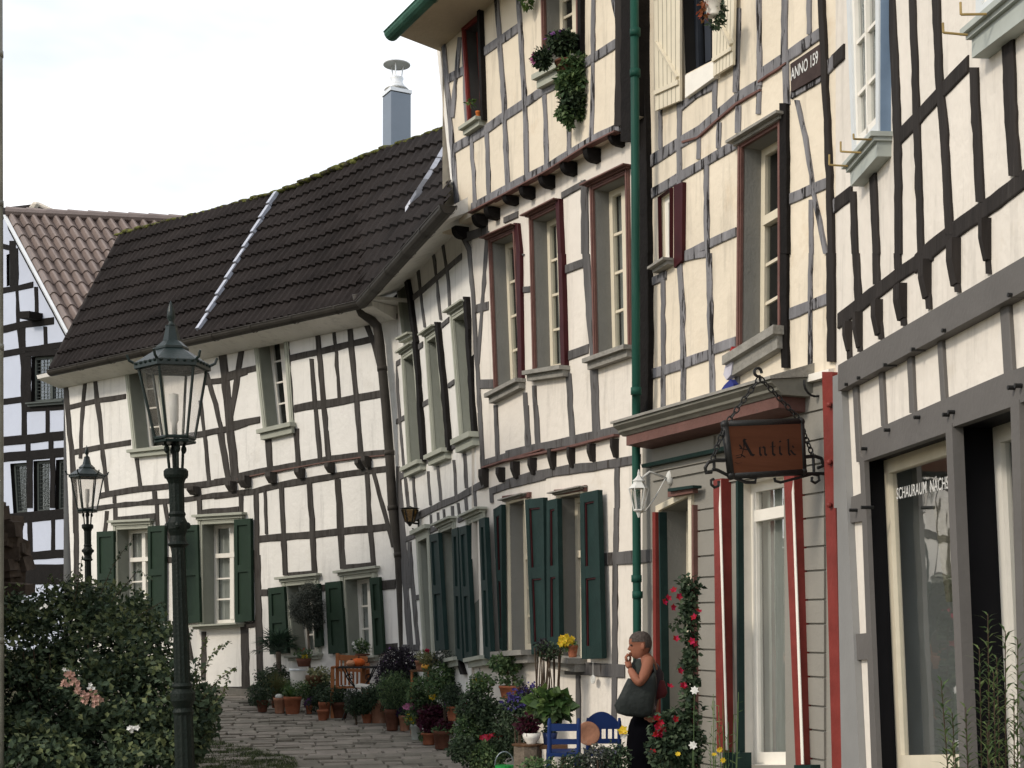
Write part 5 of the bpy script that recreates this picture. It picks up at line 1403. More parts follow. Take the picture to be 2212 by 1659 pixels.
def blades(mb, c, n, L, spread, W, rnd, up=1.0, droop=1.0):
    c = Vector(c)
    for _ in range(n):
        a = rnd.uniform(0, 6.283); t = rnd.random()**.6; h = Vector((math.cos(a), math.sin(a), 0)); l = L*rnd.uniform(.6, 1.1); pts = []
        for k in range(5):
            s = k/4; pts.append(c+h*(.02+spread*t*s*l/L)+Vector((0, 0, l*(up*s-droop*.55*t*s*s))))
        sd = Vector((-h.y, h.x, 0)); vs = []
        for k, p in enumerate(pts): w_ = W*(1-k/4.3); vs += [p-sd*w_*.5, p+sd*w_*.5]
        mb.add(vs, [(2*k, 2*k+1, 2*k+3, 2*k+2) for k in range(4)])
def pot_mesh(c, rt, h, taper=.72, rim=True):
    mb = MB(); rb = rt*taper; pr = [(rb*.96, 0), (rb, .01)]
    if rim: pr += [(rt*.93, h*.80), (rt*1.0, h*.81), (rt*1.02, h*.97), (rt*.98, h), (rt*.88, h), (rt*.86, h*.86)]
    else: pr += [(rt*.85, h*.5), (rt, h), (rt*.92, h), (rt*.88, h*.88)]
    mb.lathe(c, pr, 24, capt=False); return mb
PN = [0]
def potted(label, x, yb, w, h, pm, plants, Y=None, cat='potted plant', name='potted_plant', taper=.72, z=None, group=None, rim=True, tilt=0.0):
    PN[0] += 1; rnd = random.Random(PN[0]*17)
    if Y is None: g = ground_at(x, yb); Y = g.y+w/2*g.y/FPX; z = gz(Y) if z is None else z
    s = FPX/Y; zb = EYE+(HY-yb)/s if z is None else z
    c = Vector(((x-CX)/s, Y, zb)); T = thing(name, label, cat, c, group)
    if w:
        hm = h/s; po = pot_mesh(c, w/2/s, hm, taper, rim).build('pot', pm, T, True)
        sb = MB(); sb.lathe(c, [(w/2/s*.87, hm*.88), (.001, hm*.92)], 16, capb=False, capt=False); sb.build('soil', SOIL, po)
    groups = {}
    for pl in plants:
        kind, m = pl[0], pl[1]; nm = 'flowers' if kind[0] == 'f' else ('stem' if kind == 'stem' else 'foliage')
        key = (nm, m.name); mb = groups.setdefault(key, (MB(), m, nm))[0]
        cx_, cy_ = pl[2], pl[3]; cc = Vector(((cx_-CX)/s, Y+(pl[8] if len(pl) > 8 else 0), EYE+(HY-cy_)/s))
        if kind == 'blob': blob(mb, cc, (pl[4]/s, max(pl[4], pl[5])/s*.8, pl[5]/s), pl[6], pl[7], pl[7]*.6, rnd)
        elif kind == 'blobw': blob(mb, cc, (pl[4]/s, max(pl[4], pl[5])/s*.8, pl[5]/s), pl[6], pl[7], pl[7]*.85, rnd)
        elif kind == 'needle': blob(mb, cc, (pl[4]/s, pl[4]/s*.8, pl[5]/s), pl[6], pl[7], pl[7]*.22, rnd)
        elif kind == 'grass': blades(mb, cc, pl[6], pl[5]/s, pl[4]/s, .008, rnd)
        elif kind == 'fern': blades(mb, cc, pl[6], pl[5]/s, pl[4]/s, .035, rnd)
        elif kind == 'f': flowers_in(mb, cc, (pl[4]/s, pl[4]/s*.8, pl[5]/s), pl[6], pl[7], rnd)
        elif kind == 'stem': mb.tube([Vector(((a-CX)/s, Y, EYE+(HY-b)/s)) for a, b in pl[2:-1]] if False else [cc, Vector(((pl[4]-CX)/s, Y, EYE+(HY-pl[5])/s))], pl[7], 7)
    for (mb, m, nm) in groups.values():
        if mb.v: mb.build(nm, m, T)
    return T
G_ = 'potted plants crowded along the house fronts'
pt = lambda *a, **k: potted(*a, **{**dict(group=G_), **k})
# in front of the white house, left to right
pt('dark leafy shrub in a brown pot, leftmost of the row along the white house', 567, 1540, 26, 26, TERRA_D, [('blob', L_DARK, 565, 1500, 30, 32, 700, .04), ('blob', L_DARK, 570, 1462, 24, 22, 300, .03)])
pt('fountain of straw-coloured grass in a hidden pot under the palm', 594, 1530, 18, 26, TERRA_D, [('grass', L_GRASS, 592, 1502, 55, 62, 700, 0), ('blob', L_MID, 600, 1478, 30, 16, 300, .03)])
T = pt('pale orange pot with a white stone on top, beside the fern pot', 604, 1543, 27, 34, TERRA_P, [])
mb = MB(); c = ORG[T]+Vector((0, -.02, 34/164+.02)); mb.ball(c, .06, .05, .035, 10, 6); s_ = mb.build('white_stone', mat('stone_white', (.62, .62, .58), .6, .1, 10)); tag(s_, 'white rounded stone lying on the pale orange pot', 'stone')
pt('bright green fern in an orange terracotta pot beside the pale orange one', 632, 1545, 40, 38, TERRA, [('fern', L_LIGHT, 630, 1508, 42, 40, 40, 0), ('blob', L_MID, 632, 1496, 22, 14, 160, .04)])
# palm
Tp = pt('small fan palm with stiff dark fronds in front of the left green shutter', 604, 1532, 30, 30, TERRA_D, [('blob', L_DARK, 606, 1470, 34, 26, 1100, .035), ('blob', L_DARK, 602, 1448, 16, 18, 300, .035)], Y=20.3)
sP = FPX/20.3; c0 = Vector(((604-CX)/sP, 20.3, EYE+(HY-1475)/sP)); c1 = Vector(((601-CX)/sP, 20.3, EYE+(HY-1408)/sP))
mb = MB(); mb.tube([c0-Vector((0, 0, .3)), c0, c1], .04, 8, r2=.035); mb.build('trunk', BARK, Tp)
mb = MB(); rnd = random.Random(5)
for k in range(24):
    a = k*2.4; el = rnd.uniform(-.25, 1.2); d = Vector((math.cos(a)*math.cos(el), math.sin(a)*math.cos(el)*.8, math.sin(el))); L1 = rnd.uniform(.14, .24); e = c1+d*L1
    side = d.cross(Vector((0, 0, 1))).normalized(); mb.tube([c1, e], .004, 4)
    for j in range(15):
        t = (j-7)/7*1.35; dd = (d*math.cos(t)+side*math.sin(t)-Vector((0, 0, .12*abs(t)))).normalized(); leaf(mb, e, dd, side.cross(d), rnd.uniform(.17, .27), .018, .4)
mb.build('fronds', L_PALM, Tp)
# olive standard
To = pt('round-headed grey olive tree on a thin bare stem in front of the green shutters', 674, 1530, 34, 30, WOODB, [('needle', L_OLIVE, 662, 1312, 38, 36, 6500, .042), ('needle', L_OLIVE, 668, 1278, 24, 22, 1500, .04), ('needle', L_OLIVE, 676, 1344, 24, 20, 1300, .04), ('stem', BARK, 672, 1500, 664, 1335, 0, .016)], Y=19.9)
pt('wide brown bowl with a yellow bloom on the upturned white bucket', 656, 1440, 34, 18, TERRA_D, [('blob', L_MID, 656, 1412, 22, 12, 200, .035), ('f', P_YEL, 660, 1418, 5, 4, 7, .035), ('f', P_RED, 655, 1404, 5, 4, 3, .02)], Y=19.8, rim=False)
bk_ = thing('bucket', 'white bucket standing under the brown bowl beside the palm', 'bucket', at(643, 1465, 19.8)); s_ = FPX/19.8
mb = MB(); mb.lathe(at(643, 1538, 19.8), [(.085, 0), (.11, .60), (.115, .60), (.10, .56)], 20, capt=False); mb.build('body', WHITE, bk_); mb = MB(); mb.lathe(at(643, 1538, 19.8), [(.117, .57), (.12, .585), (.117, .60)], 20, capb=False, capt=False); mb.build('rim', STEELW, bk_)
pt('wooden tub spilling cream-edged ivy at the foot of the olive', 682, 1520, 44, 62, WOODB, [('blobw', L_VARI, 690, 1462, 30, 22, 500, .045), ('blobw', L_VARI, 668, 1490, 24, 22, 260, .04), ('blobw', L_MID, 690, 1475, 30, 24, 300, .04)], Y=19.3, taper=.9)
pt('small pot with lilac asters on the paving', 668, 1543, 16, 18, TERRA, [('blob', L_DARK, 678, 1520, 22, 18, 350, .03), ('f', P_LIL, 664, 1521, 7, 7, 22, .025), ('f', P_LIL, 672, 1510, 6, 4, 14, .025)])
pt('low dark shrub in a deep terracotta pot behind a smaller empty one', 701, 1554, 27, 36, TERRA, [('blob', L_DARK, 706, 1505, 26, 18, 500, .035)])
pt('small plain terracotta pot, foremost beside the low dark shrub', 697, 1558, 25, 23, TERRA, [])
pt('broad round terracotta pot with bushy dark herbs left of the table', 733, 1553, 40, 34, TERRA_D, [('blob', L_DARK, 733, 1502, 32, 20, 900, .035), ('blob', L_MID, 724, 1498, 24, 14, 250, .035)])
pt('silvery trailing plant in a dark pot below the table', 765, 1545, 24, 26, TERRA_D, [('needle', L_OLIVE, 764, 1512, 20, 26, 500, .03)])
shrub_q = []
# wooden chair
def bar(mb, a, b, w, t, Y0=None):   # flat board between two 3-D points
    d = (b-a).normalized(); s = d.cross(Vector((0, 1, 0))); s = s.normalized() if s.length > .1 else Vector((1, 0, 0)); y = Vector((0, 1, 0))
    r = lambda p: [p+s*w/2+y*t/2, p-s*w/2+y*t/2, p-s*w/2-y*t/2, p+s*w/2-y*t/2]
    mb.hexa(r(a), r(b))
Yc = 19.0; cc_ = lambda x, y, dy=0: at(x, y, Yc)+Vector((0, dy, 0))
WC = thing('garden_chair', 'orange slatted wooden armchair behind the iron table', 'chair', at(760, 1545, Yc))
for x, y0, yb_, dy in ((729, 1411, 1548, .0), (795, 1432, 1545, .0), (726, 1440, 1550, -.38), (792, 1444, 1550, -.38)):
    mb = MB(); bar(mb, cc_(x, y0, dy), cc_(x, yb_, dy), .045, .04); mb.build('leg', ORANGEW, WC)
mb = MB(); bar(mb, cc_(732, 1420, .01), cc_(794, 1424, .01), .075, .03); bar(mb, cc_(732, 1447, .01), cc_(794, 1449, .01), .04, .03); mb.build('back_rail', ORANGEW, WC)
for k in range(7): mb = MB(); bar(mb, cc_(737+k*8.6, 1426, .012), cc_(737+k*8.6, 1480, .012), .026, .018); mb.build('back_slat', ORANGEW, WC)
mb = MB(); bar(mb, cc_(760, 1483, -.02), cc_(760, 1486, -.02), .42, .04)
for k in range(6): p = cc_(760, 1483, -.06-k*.06); mb.box(p, .42, .048, .02)
mb.build('seat', ORANGEW, WC)
mb = MB(); mb.box(cc_(727, 1440, -.19), .05, .42, .025); mb.box(cc_(793, 1443, -.19), .05, .42, .025); mb.build('armrest', ORANGEW, WC)
# iron table
Yt = 18.5; TB = thing('garden_table', 'dark iron table with curled legs carrying two pumpkins', 'table', at(776, 1545, Yt)); tt_ = lambda x, y, dy=0: at(x, y, Yt)+Vector((0, dy, 0))
mb = MB(); mb.box(tt_(776, 1441), .50, .42, .022); mb.build('tabletop', IRON, TB)
zg_ = gz(Yt)
for sx in (-1, 1):
    for sy in (-1, 1):
        mb = MB(); b = tt_(776, 1443); mb.tube([b+Vector((sx*.20, sy*.16, 0)), b+Vector((sx*.13, sy*.1, -.15)), b+Vector((sx*.03, sy*.03, -.28)), b+Vector((sx*.12, sy*.1, -.42)), Vector((b.x+sx*.20, b.y+sy*.16, zg_))], .009, 6)
        c = b+Vector((sx*.12, sy*.1, -.12)); mb.tube([c+Vector((sx*.05*math.cos(t)*(1-t/9), 0, .05*math.sin(t)*(1-t/9))) for t in [k*.6 for k in range(11)]], .006, 5); mb.build('leg', IRON, TB)
def pumpkin(label, x, y, Y, r, m):
    c = at(x, y, Y); o = thing('pumpkin', label, 'pumpkin', c, 'pumpkins set out as decoration'); mb = MB(); n, k_ = 20, 8; vs = []; fs = []
    for i in range(k_+1):
        th = math.pi*i/k_
        for j in range(n): a = 6.283*j/n; rr = r*(1+.07*math.cos(a*7)); vs.append(c+Vector((rr*math.sin(th)*math.cos(a), rr*math.sin(th)*math.sin(a), r*.72*math.cos(th)*(1-.15*(math.sin(th) < .3)))))
    for i in range(k_):
        for j in range(n): fs.append((i*n+j, (i+1)*n+j, (i+1)*n+(j+1) % n, i*n+(j+1) % n))
    mb.add(vs, fs); mb.build('body', m, o, True); mb = MB(); mb.tube([c+Vector((0, 0, r*.55)), c+Vector((.01, 0, r*.95))], .012, 6); mb.build('stalk', TWIG, o)
PK = mat('pumpkin_orange', (.60, .12, .025), .5, .15, 8); PKP = mat('pumpkin_pale', (.50, .25, .14), .5, .15, 8); PKY = mat('pumpkin_yellow', (.68, .34, .06), .5, .15, 8)
pumpkin('deep orange pumpkin on the iron table', 774, 1431, 18.5, .085, PK); pumpkin('pale salmon pumpkin on the iron table, left of the orange one', 758, 1433, 18.45, .062, PKP)
pt('white-flowering geranium in a dark pot on the sill ledge behind the chair', 783, 1436, 32, 24, TERRA_D, [('blob', L_MID, 781, 1398, 18, 16, 320, .045), ('f', P_WHITE, 773, 1396, 12, 12, 10, .03)], Y=19.3)
mb = MB(); p = at(796, 1484, 18.2); mb.hexa([p+Vector((-.16, -.1, -.0)), p+Vector((.13, -.1, -.03)), p+Vector((.16, .1, -.02)), p+Vector((-.13, .1, .01))], [p+Vector((-.16, -.1, .03)), p+Vector((.13, -.1, 0)), p+Vector((.16, .1, .01)), p+Vector((-.13, .1, .045))])
tag(mb.build('folded_cloth', WHITE), 'folded white cloth lying on the dark plants beside the iron table', 'cloth')
pt('tall pale terracotta pot with clipped dark greenery right of the table', 819, 1565, 41, 50, TERRA_P, [('blob', L_DARK, 820, 1496, 28, 24, 900, .035), ('blob', L_MID, 812, 1492, 20, 16, 250, .035)], taper=.78)
pt('small terracotta pot with fresh green tufts at the foot of the tall pale pot', 793, 1564, 24, 20, TERRA, [('grass', L_MID, 788, 1545, 30, 26, 200, 0), ('blob', L_LIGHT, 791, 1526, 14, 12, 180, .03)])
pt('dark brown pot with feathery green plant', 847, 1580, 33, 46, TERRA_D, [('needle', L_MID, 850, 1492, 36, 44, 2600, .045), ('needle', L_DARK, 856, 1510, 30, 30, 1200, .045)])
pt('tall terracotta pot with dark violet pansies', 874, 1581, 26, 34, TERRA_P, [('blob', L_DARK, 872, 1540, 16, 10, 200, .03), ('f', petal('petal_dark', (.03, .012, .05)), 868, 1538, 12, 9, 26, .03)])
pt('pale zinc bucket with pink and yellow pansies', 898, 1600, 24, 34, mat('zinc_pale', (.42, .44, .40), .5, .15, 8, metal=.1), [('blob', L_MID, 893, 1549, 20, 20, 450, .035), ('f', P_PINK, 886, 1527, 14, 6, 26, .032), ('f', P_YEL, 890, 1550, 14, 13, 16, .026), ('f', P_WHITE, 912, 1527, 7, 6, 10, .022)])
pt('wine-red coleus in a terracotta pot at the edge of the path', 926, 1611, 34, 26, TERRA, [('blobw', L_WINE, 935, 1552, 34, 30, 1300, .045), ('blob', L_MID, 918, 1590, 16, 10, 120, .035)])
pt('brown terracotta pot with mixed foliage, foremost by the coleus', 954, 1621, 38, 40, TERRA_D, [('blob', L_MID, 956, 1578, 24, 10, 260, .035), ('blobw', L_WINE, 962, 1566, 18, 12, 150, .035)])
pt('old weathered pot with a dark drooping shrub above the coleus', 981, 1557, 36, 32, TERRA, [('blob', L_DARK, 985, 1508, 34, 34, 1500, .035), ('f', P_LIL, 968, 1521, 8, 5, 8, .02)], Y=15.9)
pt('red geranium in a salmon pot', 995, 1614, 22, 54, TERRA_P, [('blob', L_MID, 990, 1565, 18, 16, 240, .04), ('f', P_RED, 979, 1572, 9, 12, 34, .034)])
# shrub masses against the fronts
def shrub(label, x, yb, blobs, Y, fl=(), name='shrub', group='leafy shrubs along the house fronts', stems=3):
    PN[0] += 1; rnd = random.Random(PN[0]*31); s = FPX/Y; T = thing(name, label, 'shrub', Vector(((x-CX)/s, Y, gz(Y))), group); gr = {}
    for (kind, m, cx_, cy_, rx, ry, n, L) in blobs:
        mb = gr.setdefault(m.name, (MB(), m))[0]; cc = Vector(((cx_-CX)/s, Y, EYE+(HY-cy_)/s)); blob(mb, cc, (rx/s, max(rx, ry)/s*.7, ry/s), n, L, L*(.22 if kind == 'needle' else .6), rnd)
    for mb, m in gr.values(): mb.build('foliage', m, T)
    tb = MB()
    for k in range(stems): e = Vector(((x+rnd.uniform(-12, 12)-CX)/s, Y+rnd.uniform(-.1, .1), EYE+(HY-blobs[0][3])/s)); tb.tube([Vector(((x-CX)/s, Y, gz(Y)-.03)), e], .014, 6, r2=.006)
    tb.build('stem', TWIG, T)
    for (m, cx_, cy_, rx, ry, n, L) in fl:
        mb = MB(); flowers_in(mb, Vector(((cx_-CX)/s, Y, EYE+(HY-cy_)/s)), (rx/s, rx/s*.8, ry/s), n, L, rnd); mb.build('flowers', m, T)
    return T
shrub('low dark plant in the shade under the iron table', 772, 1548, [('b', L_DARK, 770, 1520, 26, 26, 1500, .035), ('n', L_OLIVE, 758, 1512, 14, 24, 400, .03), ('b', L_DARK, 795, 1510, 22, 26, 900, .035)], 18.0)
shrub('dark filler shrub behind the leftmost pots and the grass', 560, 1535, [('b', L_DARK, 556, 1505, 22, 30, 900, .035), ('b', L_DARK, 580, 1465, 30, 22, 900, .035), ('b', L_MID, 610, 1485, 34, 20, 700, .03)], 20.0)
shrub('dense greenery behind the pots left of the table', 700, 1535, [('b', L_DARK, 700, 1500, 40, 26, 1500, .035), ('b', L_MID, 650, 1490, 26, 20, 500, .035)], 19.1)
shrub('big smoky purple-leaved aster bush left of the lit yellow pumpkin', 862, 1560, [('b', L_PURP, 862, 1436, 44, 42, 4200, .032), ('b', L_PURP, 838, 1462, 30, 28, 1600, .032), ('b', L_DARK, 880, 1475, 32, 40, 1900, .035), ('b', L_DARK, 850, 1520, 30, 30, 900, .035)], 17.9, [(P_LIL, 862, 1420, 36, 28, 14, .013)])
shrub('feathery green bush below the wooden plant stand', 905, 1570, [('b', L_MID, 910, 1500, 34, 40, 1500, .04), ('b', L_DARK, 918, 1530, 34, 26, 900, .04), ('b', L_LIGHT, 935, 1527, 16, 14, 160, .04)], 16.7)
shrub('tall mixed green bush right of the yellow pumpkin', 965, 1560, [('b', L_MID, 955, 1470, 38, 44, 1700, .04), ('b', L_DARK, 985, 1480, 36, 40, 1500, .04), ('b', L_OLIVE, 955, 1422, 26, 18, 350, .035), ('b', L_GRASS, 925, 1425, 22, 12, 260, .035)], 16.2, [(P_YEL, 935, 1505, 8, 6, 6, .03)])
shrub('dense dark green bush filling the corner below the shuttered windows', 1030, 1600, [('b', L_DARK, 1030, 1532, 44, 46, 2600, .04), ('b', L_MID, 1020, 1585, 44, 50, 2200, .04), ('b', L_DARK, 1060, 1570, 44, 60, 2600, .04), ('b', L_MID, 1040, 1476, 30, 22, 600, .04)], 14.2, [(P_YEL, 1031, 1468, 10, 5, 6, .03), (P_RED, 1012, 1520, 8, 6, 4, .03)])
shrub('low green bush at the bottom edge left of the stump', 1060, 1650, [('b', L_MID, 1050, 1640, 46, 34, 1500, .04), ('b', L_DARK, 1000, 1620, 34, 30, 900, .04), ('b', L_DARK, 1100, 1600, 40, 40, 1500, .04)], 13.8, [(P_RED, 1064, 1592, 26, 6, 8, .03)])
pt('small-leaved tree in a wide red-brown pot below the second shutter', 1100, 1509, 46, 28, TERRA, [('blob', L_MID, 1092, 1432, 36, 22, 620, .05), ('blob', L_MID, 1100, 1470, 30, 12, 120, .05), ('stem', TWIG, 1098, 1490, 1096, 1430, 0, .012), ('stem', TWIG, 1108, 1490, 1110, 1440, 0, .009)], Y=14.2)
shrub('violet-blue lobelia mound beside the broad-leaved plant', 1120, 1600, [('b', L_DARK, 1120, 1535, 40, 40, 1600, .035), ('b', L_PURP, 1140, 1500, 26, 22, 400, .03)], 13.3, [(P_VIO, 1120, 1515, 40, 26, 110, .017), (P_VIO, 1150, 1486, 20, 14, 34, .015)])
shrub('bare-stemmed dark climber on thin rods under the yellow flowers', 1180, 1560, [('b', L_DARK, 1185, 1405, 30, 20, 320, .035), ('b', L_PURP, 1170, 1395, 18, 14, 120, .03)], 12.9, stems=0)
mb = MB(); rnd = random.Random(6)
for k in range(18): x0 = rnd.uniform(1158, 1212); x1 = x0+rnd.uniform(-14, 14); mb.tube([at(x0, 1560, 12.9), at((x0+x1)/2+rnd.uniform(-4, 4), 1470, 12.9+rnd.uniform(-.06, .06)), at(x1, 1400, 12.9)], .006, 5)
bpy.data.objects['shrub'] if False else None
lt = [o for o in bpy.data.objects if o.get('label', '').startswith('bare-stemmed')][0]; mb.build('rods', TWIG, lt)
# wooden plant stand with pot and lit pumpkin
Ys = 17.2; SD = thing('plant_stand', 'narrow wooden plant stand holding a yellow pumpkin', 'stand', at(908, 1560, Ys)); s_ = FPX/Ys
mb = MB(); c = at(908, 1449, Ys); mb.box(c, .24, .22, .02); mb.build('top', WOODB, SD)
for sx in (-1, 1):
    for sy in (-1, 1): mb = MB(); mb.tube([c+Vector((sx*.10, sy*.09, 0)), Vector((c.x+sx*.10, c.y+sy*.09, gz(Ys)))], .011, 6); mb.build('leg', ORANGEW, SD)
pumpkin('small bright yellow pumpkin on the wooden plant stand', 919, 1440, Ys-.03, .052, PKY)
pt('wispy pale grass in a terracotta pot on the wooden plant stand', 908, 1447, 24, 20, TERRA_P, [('blob', L_VARI, 917, 1416, 20, 14, 260, .03), ('grass', L_GRASS, 925, 1428, 30, 26, 160, 0), ('f', P_RED, 922, 1404, 4, 3, 4, .03)], Y=Ys+.12)
# ============================================================ in front of the right-hand fronts
pt('broad-leaved bright green plant above the white bowl', 1196, 1572, 22, 22, TERRA_P, [('blobw', L_LIGHT, 1188, 1517, 42, 22, 210, .10), ('blobw', L_MID, 1188, 1528, 42, 26, 260, .10)], Y=11.6)
pt('wine-brown coleus in a white bowl on the tree stump', 1148, 1607, 42, 24, WHITE, [('blobw', L_WINE, 1140, 1566, 20, 18, 380, .045), ('blobw', L_DARK, 1140, 1566, 18, 16, 90, .04)], Y=11.3, rim=False, taper=.5)
pt('dull blue glazed pot beside the white bowl', 1188, 1610, 34, 28, mat('glaze_blue', (.03, .045, .12), .3, .2, 6), [('blob', L_DARK, 1188, 1578, 14, 8, 90, .035)], Y=11.35, rim=False, taper=.8)
Yst = 11.3; st = thing('tree_stump', 'rough tree stump standing under the white bowl', 'stump', at(1128, 1650, Yst)); mb = MB(); b = at(1128, 1608, Yst); mb.lathe(Vector((b.x+.04, b.y, 0)), [(.15, gz(Yst)-.02), (.12, .25), (.115, b.z-.01)], 14, flute=.08); mb.build('trunk', BARK, st); mb = MB(); mb.lathe(Vector((b.x+.04, b.y, b.z-.009)), [(.12, 0), (.125, .012)], 14); mb.build('cut_face', WOODB, st)
sl_ = thing('plank_bench', 'low plank carrying the blue pot beside the stump', 'bench', at(1188, 1650, 11.35)); mb = MB(); b = at(1190, 1612, 11.35); mb.box(b, .26, .2, .03); mb.build('plank', WOODB, sl_)
for sx in (-.1, .1): mb = MB(); mb.box(Vector((b.x+sx, b.y, (b.z+gz(11.35))/2-.015)), .04, .16, b.z-gz(11.35)-.03); mb.build('leg', WOODB, sl_)
mb = MB(); b = at(1090, 1668, 12.6); wc = thing('watering_can', 'green watering can with wire handle at the bottom edge', 'watering can', Vector((b.x, b.y, gz(12.6)))); mb.lathe(Vector((b.x, b.y, gz(12.6))), [(.08, 0), (.09, .02), (.085, b.z-gz(12.6)+.06)], 16); mb.build('body', mat('plastic_green', (.02, .22, .05), .35), wc); mb = MB(); h0 = Vector((b.x, b.y, b.z+.06)); mb.tube([h0+Vector((.085*math.cos(t), 0, .12*math.sin(t))) for t in [math.pi*k/10 for k in range(11)]], .005, 5); mb.build('handle', STEEL, wc)
# yellow flowers on the sill
Yy = 12.55; T = pt('yellow primroses in a small terracotta pot on the window sill', 1237, 1420, 24, 27, TERRA, [('f', P_YEL, 1223, 1384, 18, 12, 60, .026), ('blob', L_MID, 1232, 1392, 13, 8, 80, .05)], Y=Yy)
# blue chairs
def blue_chair(label, x0, x1, ytop, Y, arch=False):
    s = FPX/Y; W = (x1-x0)/s; c = at((x0+x1)/2, 1700, Y); zt = EYE+(HY-ytop)/s; zg0 = gz(Y); T = thing('blue_chair', label, 'chair', Vector((c.x, Y, zg0)), 'cobalt blue garden chairs'); zs = zg0+.47
    zs = EYE+(HY-1630)/s
    for sx in (-1, 1):
        for dy, z in ((0, zt), (.36, zs)): mb = MB(); mb.tube([Vector((c.x+sx*W/2, Y+dy, zg0)), Vector((c.x+sx*W/2, Y+dy, z-.02)), Vector((c.x+sx*W/2, Y+dy, z+.02))], [.020, .017, .010], 10); mb.build('leg', BLUEC, T)
    mb = MB(); mb.box(Vector((c.x, Y+.18, zs)), W+.03, .42, .028); mb.build('seat', BLUEC, T)
    mb = MB()
    if arch:
        n = 14; vs = []
        for i in range(n+1): t = i/n; x = c.x-W/2+W*t; h = .10*math.sin(math.pi*min(1, .12+t*.88))**.8; vs += [Vector((x, Y-.012, zt-.07)), Vector((x, Y-.012, zt-.03+h)), Vector((x, Y+.012, zt-.03+h)), Vector((x, Y+.012, zt-.07))]
        mb.add(vs, [(4*i+j, 4*i+(j+1) % 4, 4*i+4+(j+1) % 4, 4*i+4+j) for i in range(n) for j in range(4)]+[(0, 1, 2, 3), (4*n+3, 4*n+2, 4*n+1, 4*n)])
    else: mb.box(Vector((c.x, Y, zt-.05)), W, .024, .055)
    mb.build('backrest', BLUEC, T)
    mb = MB(); mb.box(Vector((c.x, Y, (zt+zs)/2-.03)), W, .02, .04); mb.build('rail', BLUEC, T)
    if arch:
        for k in range(4): mb = MB(); x = c.x-W/2+W*(k+1)/5; mb.box(Vector((x, Y, (zt+(zt+zs)/2)/2-.05)), .018, .016, (zt-zs)/2); mb.build('spindle', BLUEC, T)
    return T
blue_chair('straight-railed cobalt blue chair below the broad-leaved plant', 1187, 1250, 1557, 10.9)
blue_chair('cobalt blue chair with an arched back next to the woman', 1270, 1338, 1556, 11.6, True)
mb = MB(); Yp = 11.2; dcx = at(1270, 1585, Yp); Mx = Matrix.Rotation(math.radians(78), 3, 'X') @ Matrix.Rotation(.2, 3, 'Y')
mb.lathe(dcx, [(.002, -.012), (.05, -.012), (.085, .008), (.095, .016), (.088, .02), (.05, .004), (.002, .002)], 28, M=Matrix.Scale(1, 3) @ Mx); tag(mb.build('terracotta_plate', TERRA_P, None, True), 'round pale terracotta plate propped upright on the blue chairs', 'plate')
# round wire ornament under the sill
mb = MB(); c = F3.P(*f2('I', 926, 760), .06); r = 42/5.04/FPX*c.y
for rr in (1, .6): mb.tube([c+F3.d*(r*rr*math.cos(t))+Vector((0, 0, r*rr*math.sin(t))) for t in [6.283*k/20 for k in range(21)]], .006, 5, cap=False)
for k in range(4): a = math.pi*k/4; v = F3.d*(r*math.cos(a))+Vector((0, 0, r*math.sin(a))); mb.tube([c-v, c+v], .004, 5)
mb.tube([c+Vector((0, 0, r)), c+Vector((0, 0, r+.12))], .003, 4); tag(mb.build('wire_ornament', WI), 'round white wire ornament hanging under the window sill', 'ornament')
# upper floor pots
Yf = F3.P(*f2('L', 380, 960), J+.06)
potted('little orange pot with a leggy green seedling in the small red window', *f2('L', 380, 985), 12, 20, mat('plastic_orange', (.55, .16, .04), .5), [('blob', L_LIGHT, *f2('L', 318, 840), 8, 9, 26, .05), ('stem', L_MID, *f2('L', 365, 880), *f2('L', 320, 830), 0, .004)], Y=Yf.y, group='window plants on the upper storeys')
Yf = F3.P(*f2('L', 1090, 560), J+.14).y
hb = potted('lush window box of violet petunias with long trailing greenery on the upper storey', *f2('L', 1085, 590), 44, 24, TERRA_D, [('blob', L_DARK, *f2('L', 1070, 350), 34, 22, 1500, .05), ('blob', L_DARK, *f2('L', 905, 480), 20, 20, 600, .045), ('blob', L_MID, *f2('L', 1160, 540), 34, 22, 800, .055),
    ('blob', L_MID, *f2('L', 1150, 680), 32, 34, 1400, .06), ('blob', L_DARK, *f2('L', 1160, 820), 26, 30, 900, .06), ('blob', L_MID, *f2('L', 1120, 930), 10, 24, 220, .055), ('blob', L_MID, *f2('L', 1215, 900), 9, 24, 220, .055), ('blob', L_MID, *f2('L', 1050, 920), 9, 10, 70, .055), ('blob', L_MID, *f2('L', 1130, 1010), 4, 12, 50, .05),
    ('f', P_LIL, *f2('L', 1040, 340), 30, 20, 16, .035), ('f', P_PINK, *f2('L', 840, 480), 7, 9, 9, .03)], Y=Yf, group='window plants on the upper storeys', cat='window box')
hp = F4.P(1538, 10, .30).y
potted('white hanging pot with sparse rust-red foliage below the white shutters', 1541, 35, 40, 38, WHITE, [('blob', L_DARK, 1556, 22, 12, 22, 120, .04), ('blob', leafmat('leaf_rust', (.25, .09, .03)), 1520, 20, 12, 20, 60, .04), ('blob', L_DARK, 1548, 52, 14, 8, 60, .04)], Y=hp, group='window plants on the upper storeys', cat='window box')
shrub('thin tuft of green hanging from the top edge of the cream house', 1137, 0, [('b', L_LIGHT, 1137, 4, 12, 14, 90, .05)], F3.P(1137, 0, J+.1).y, stems=0, group=None)
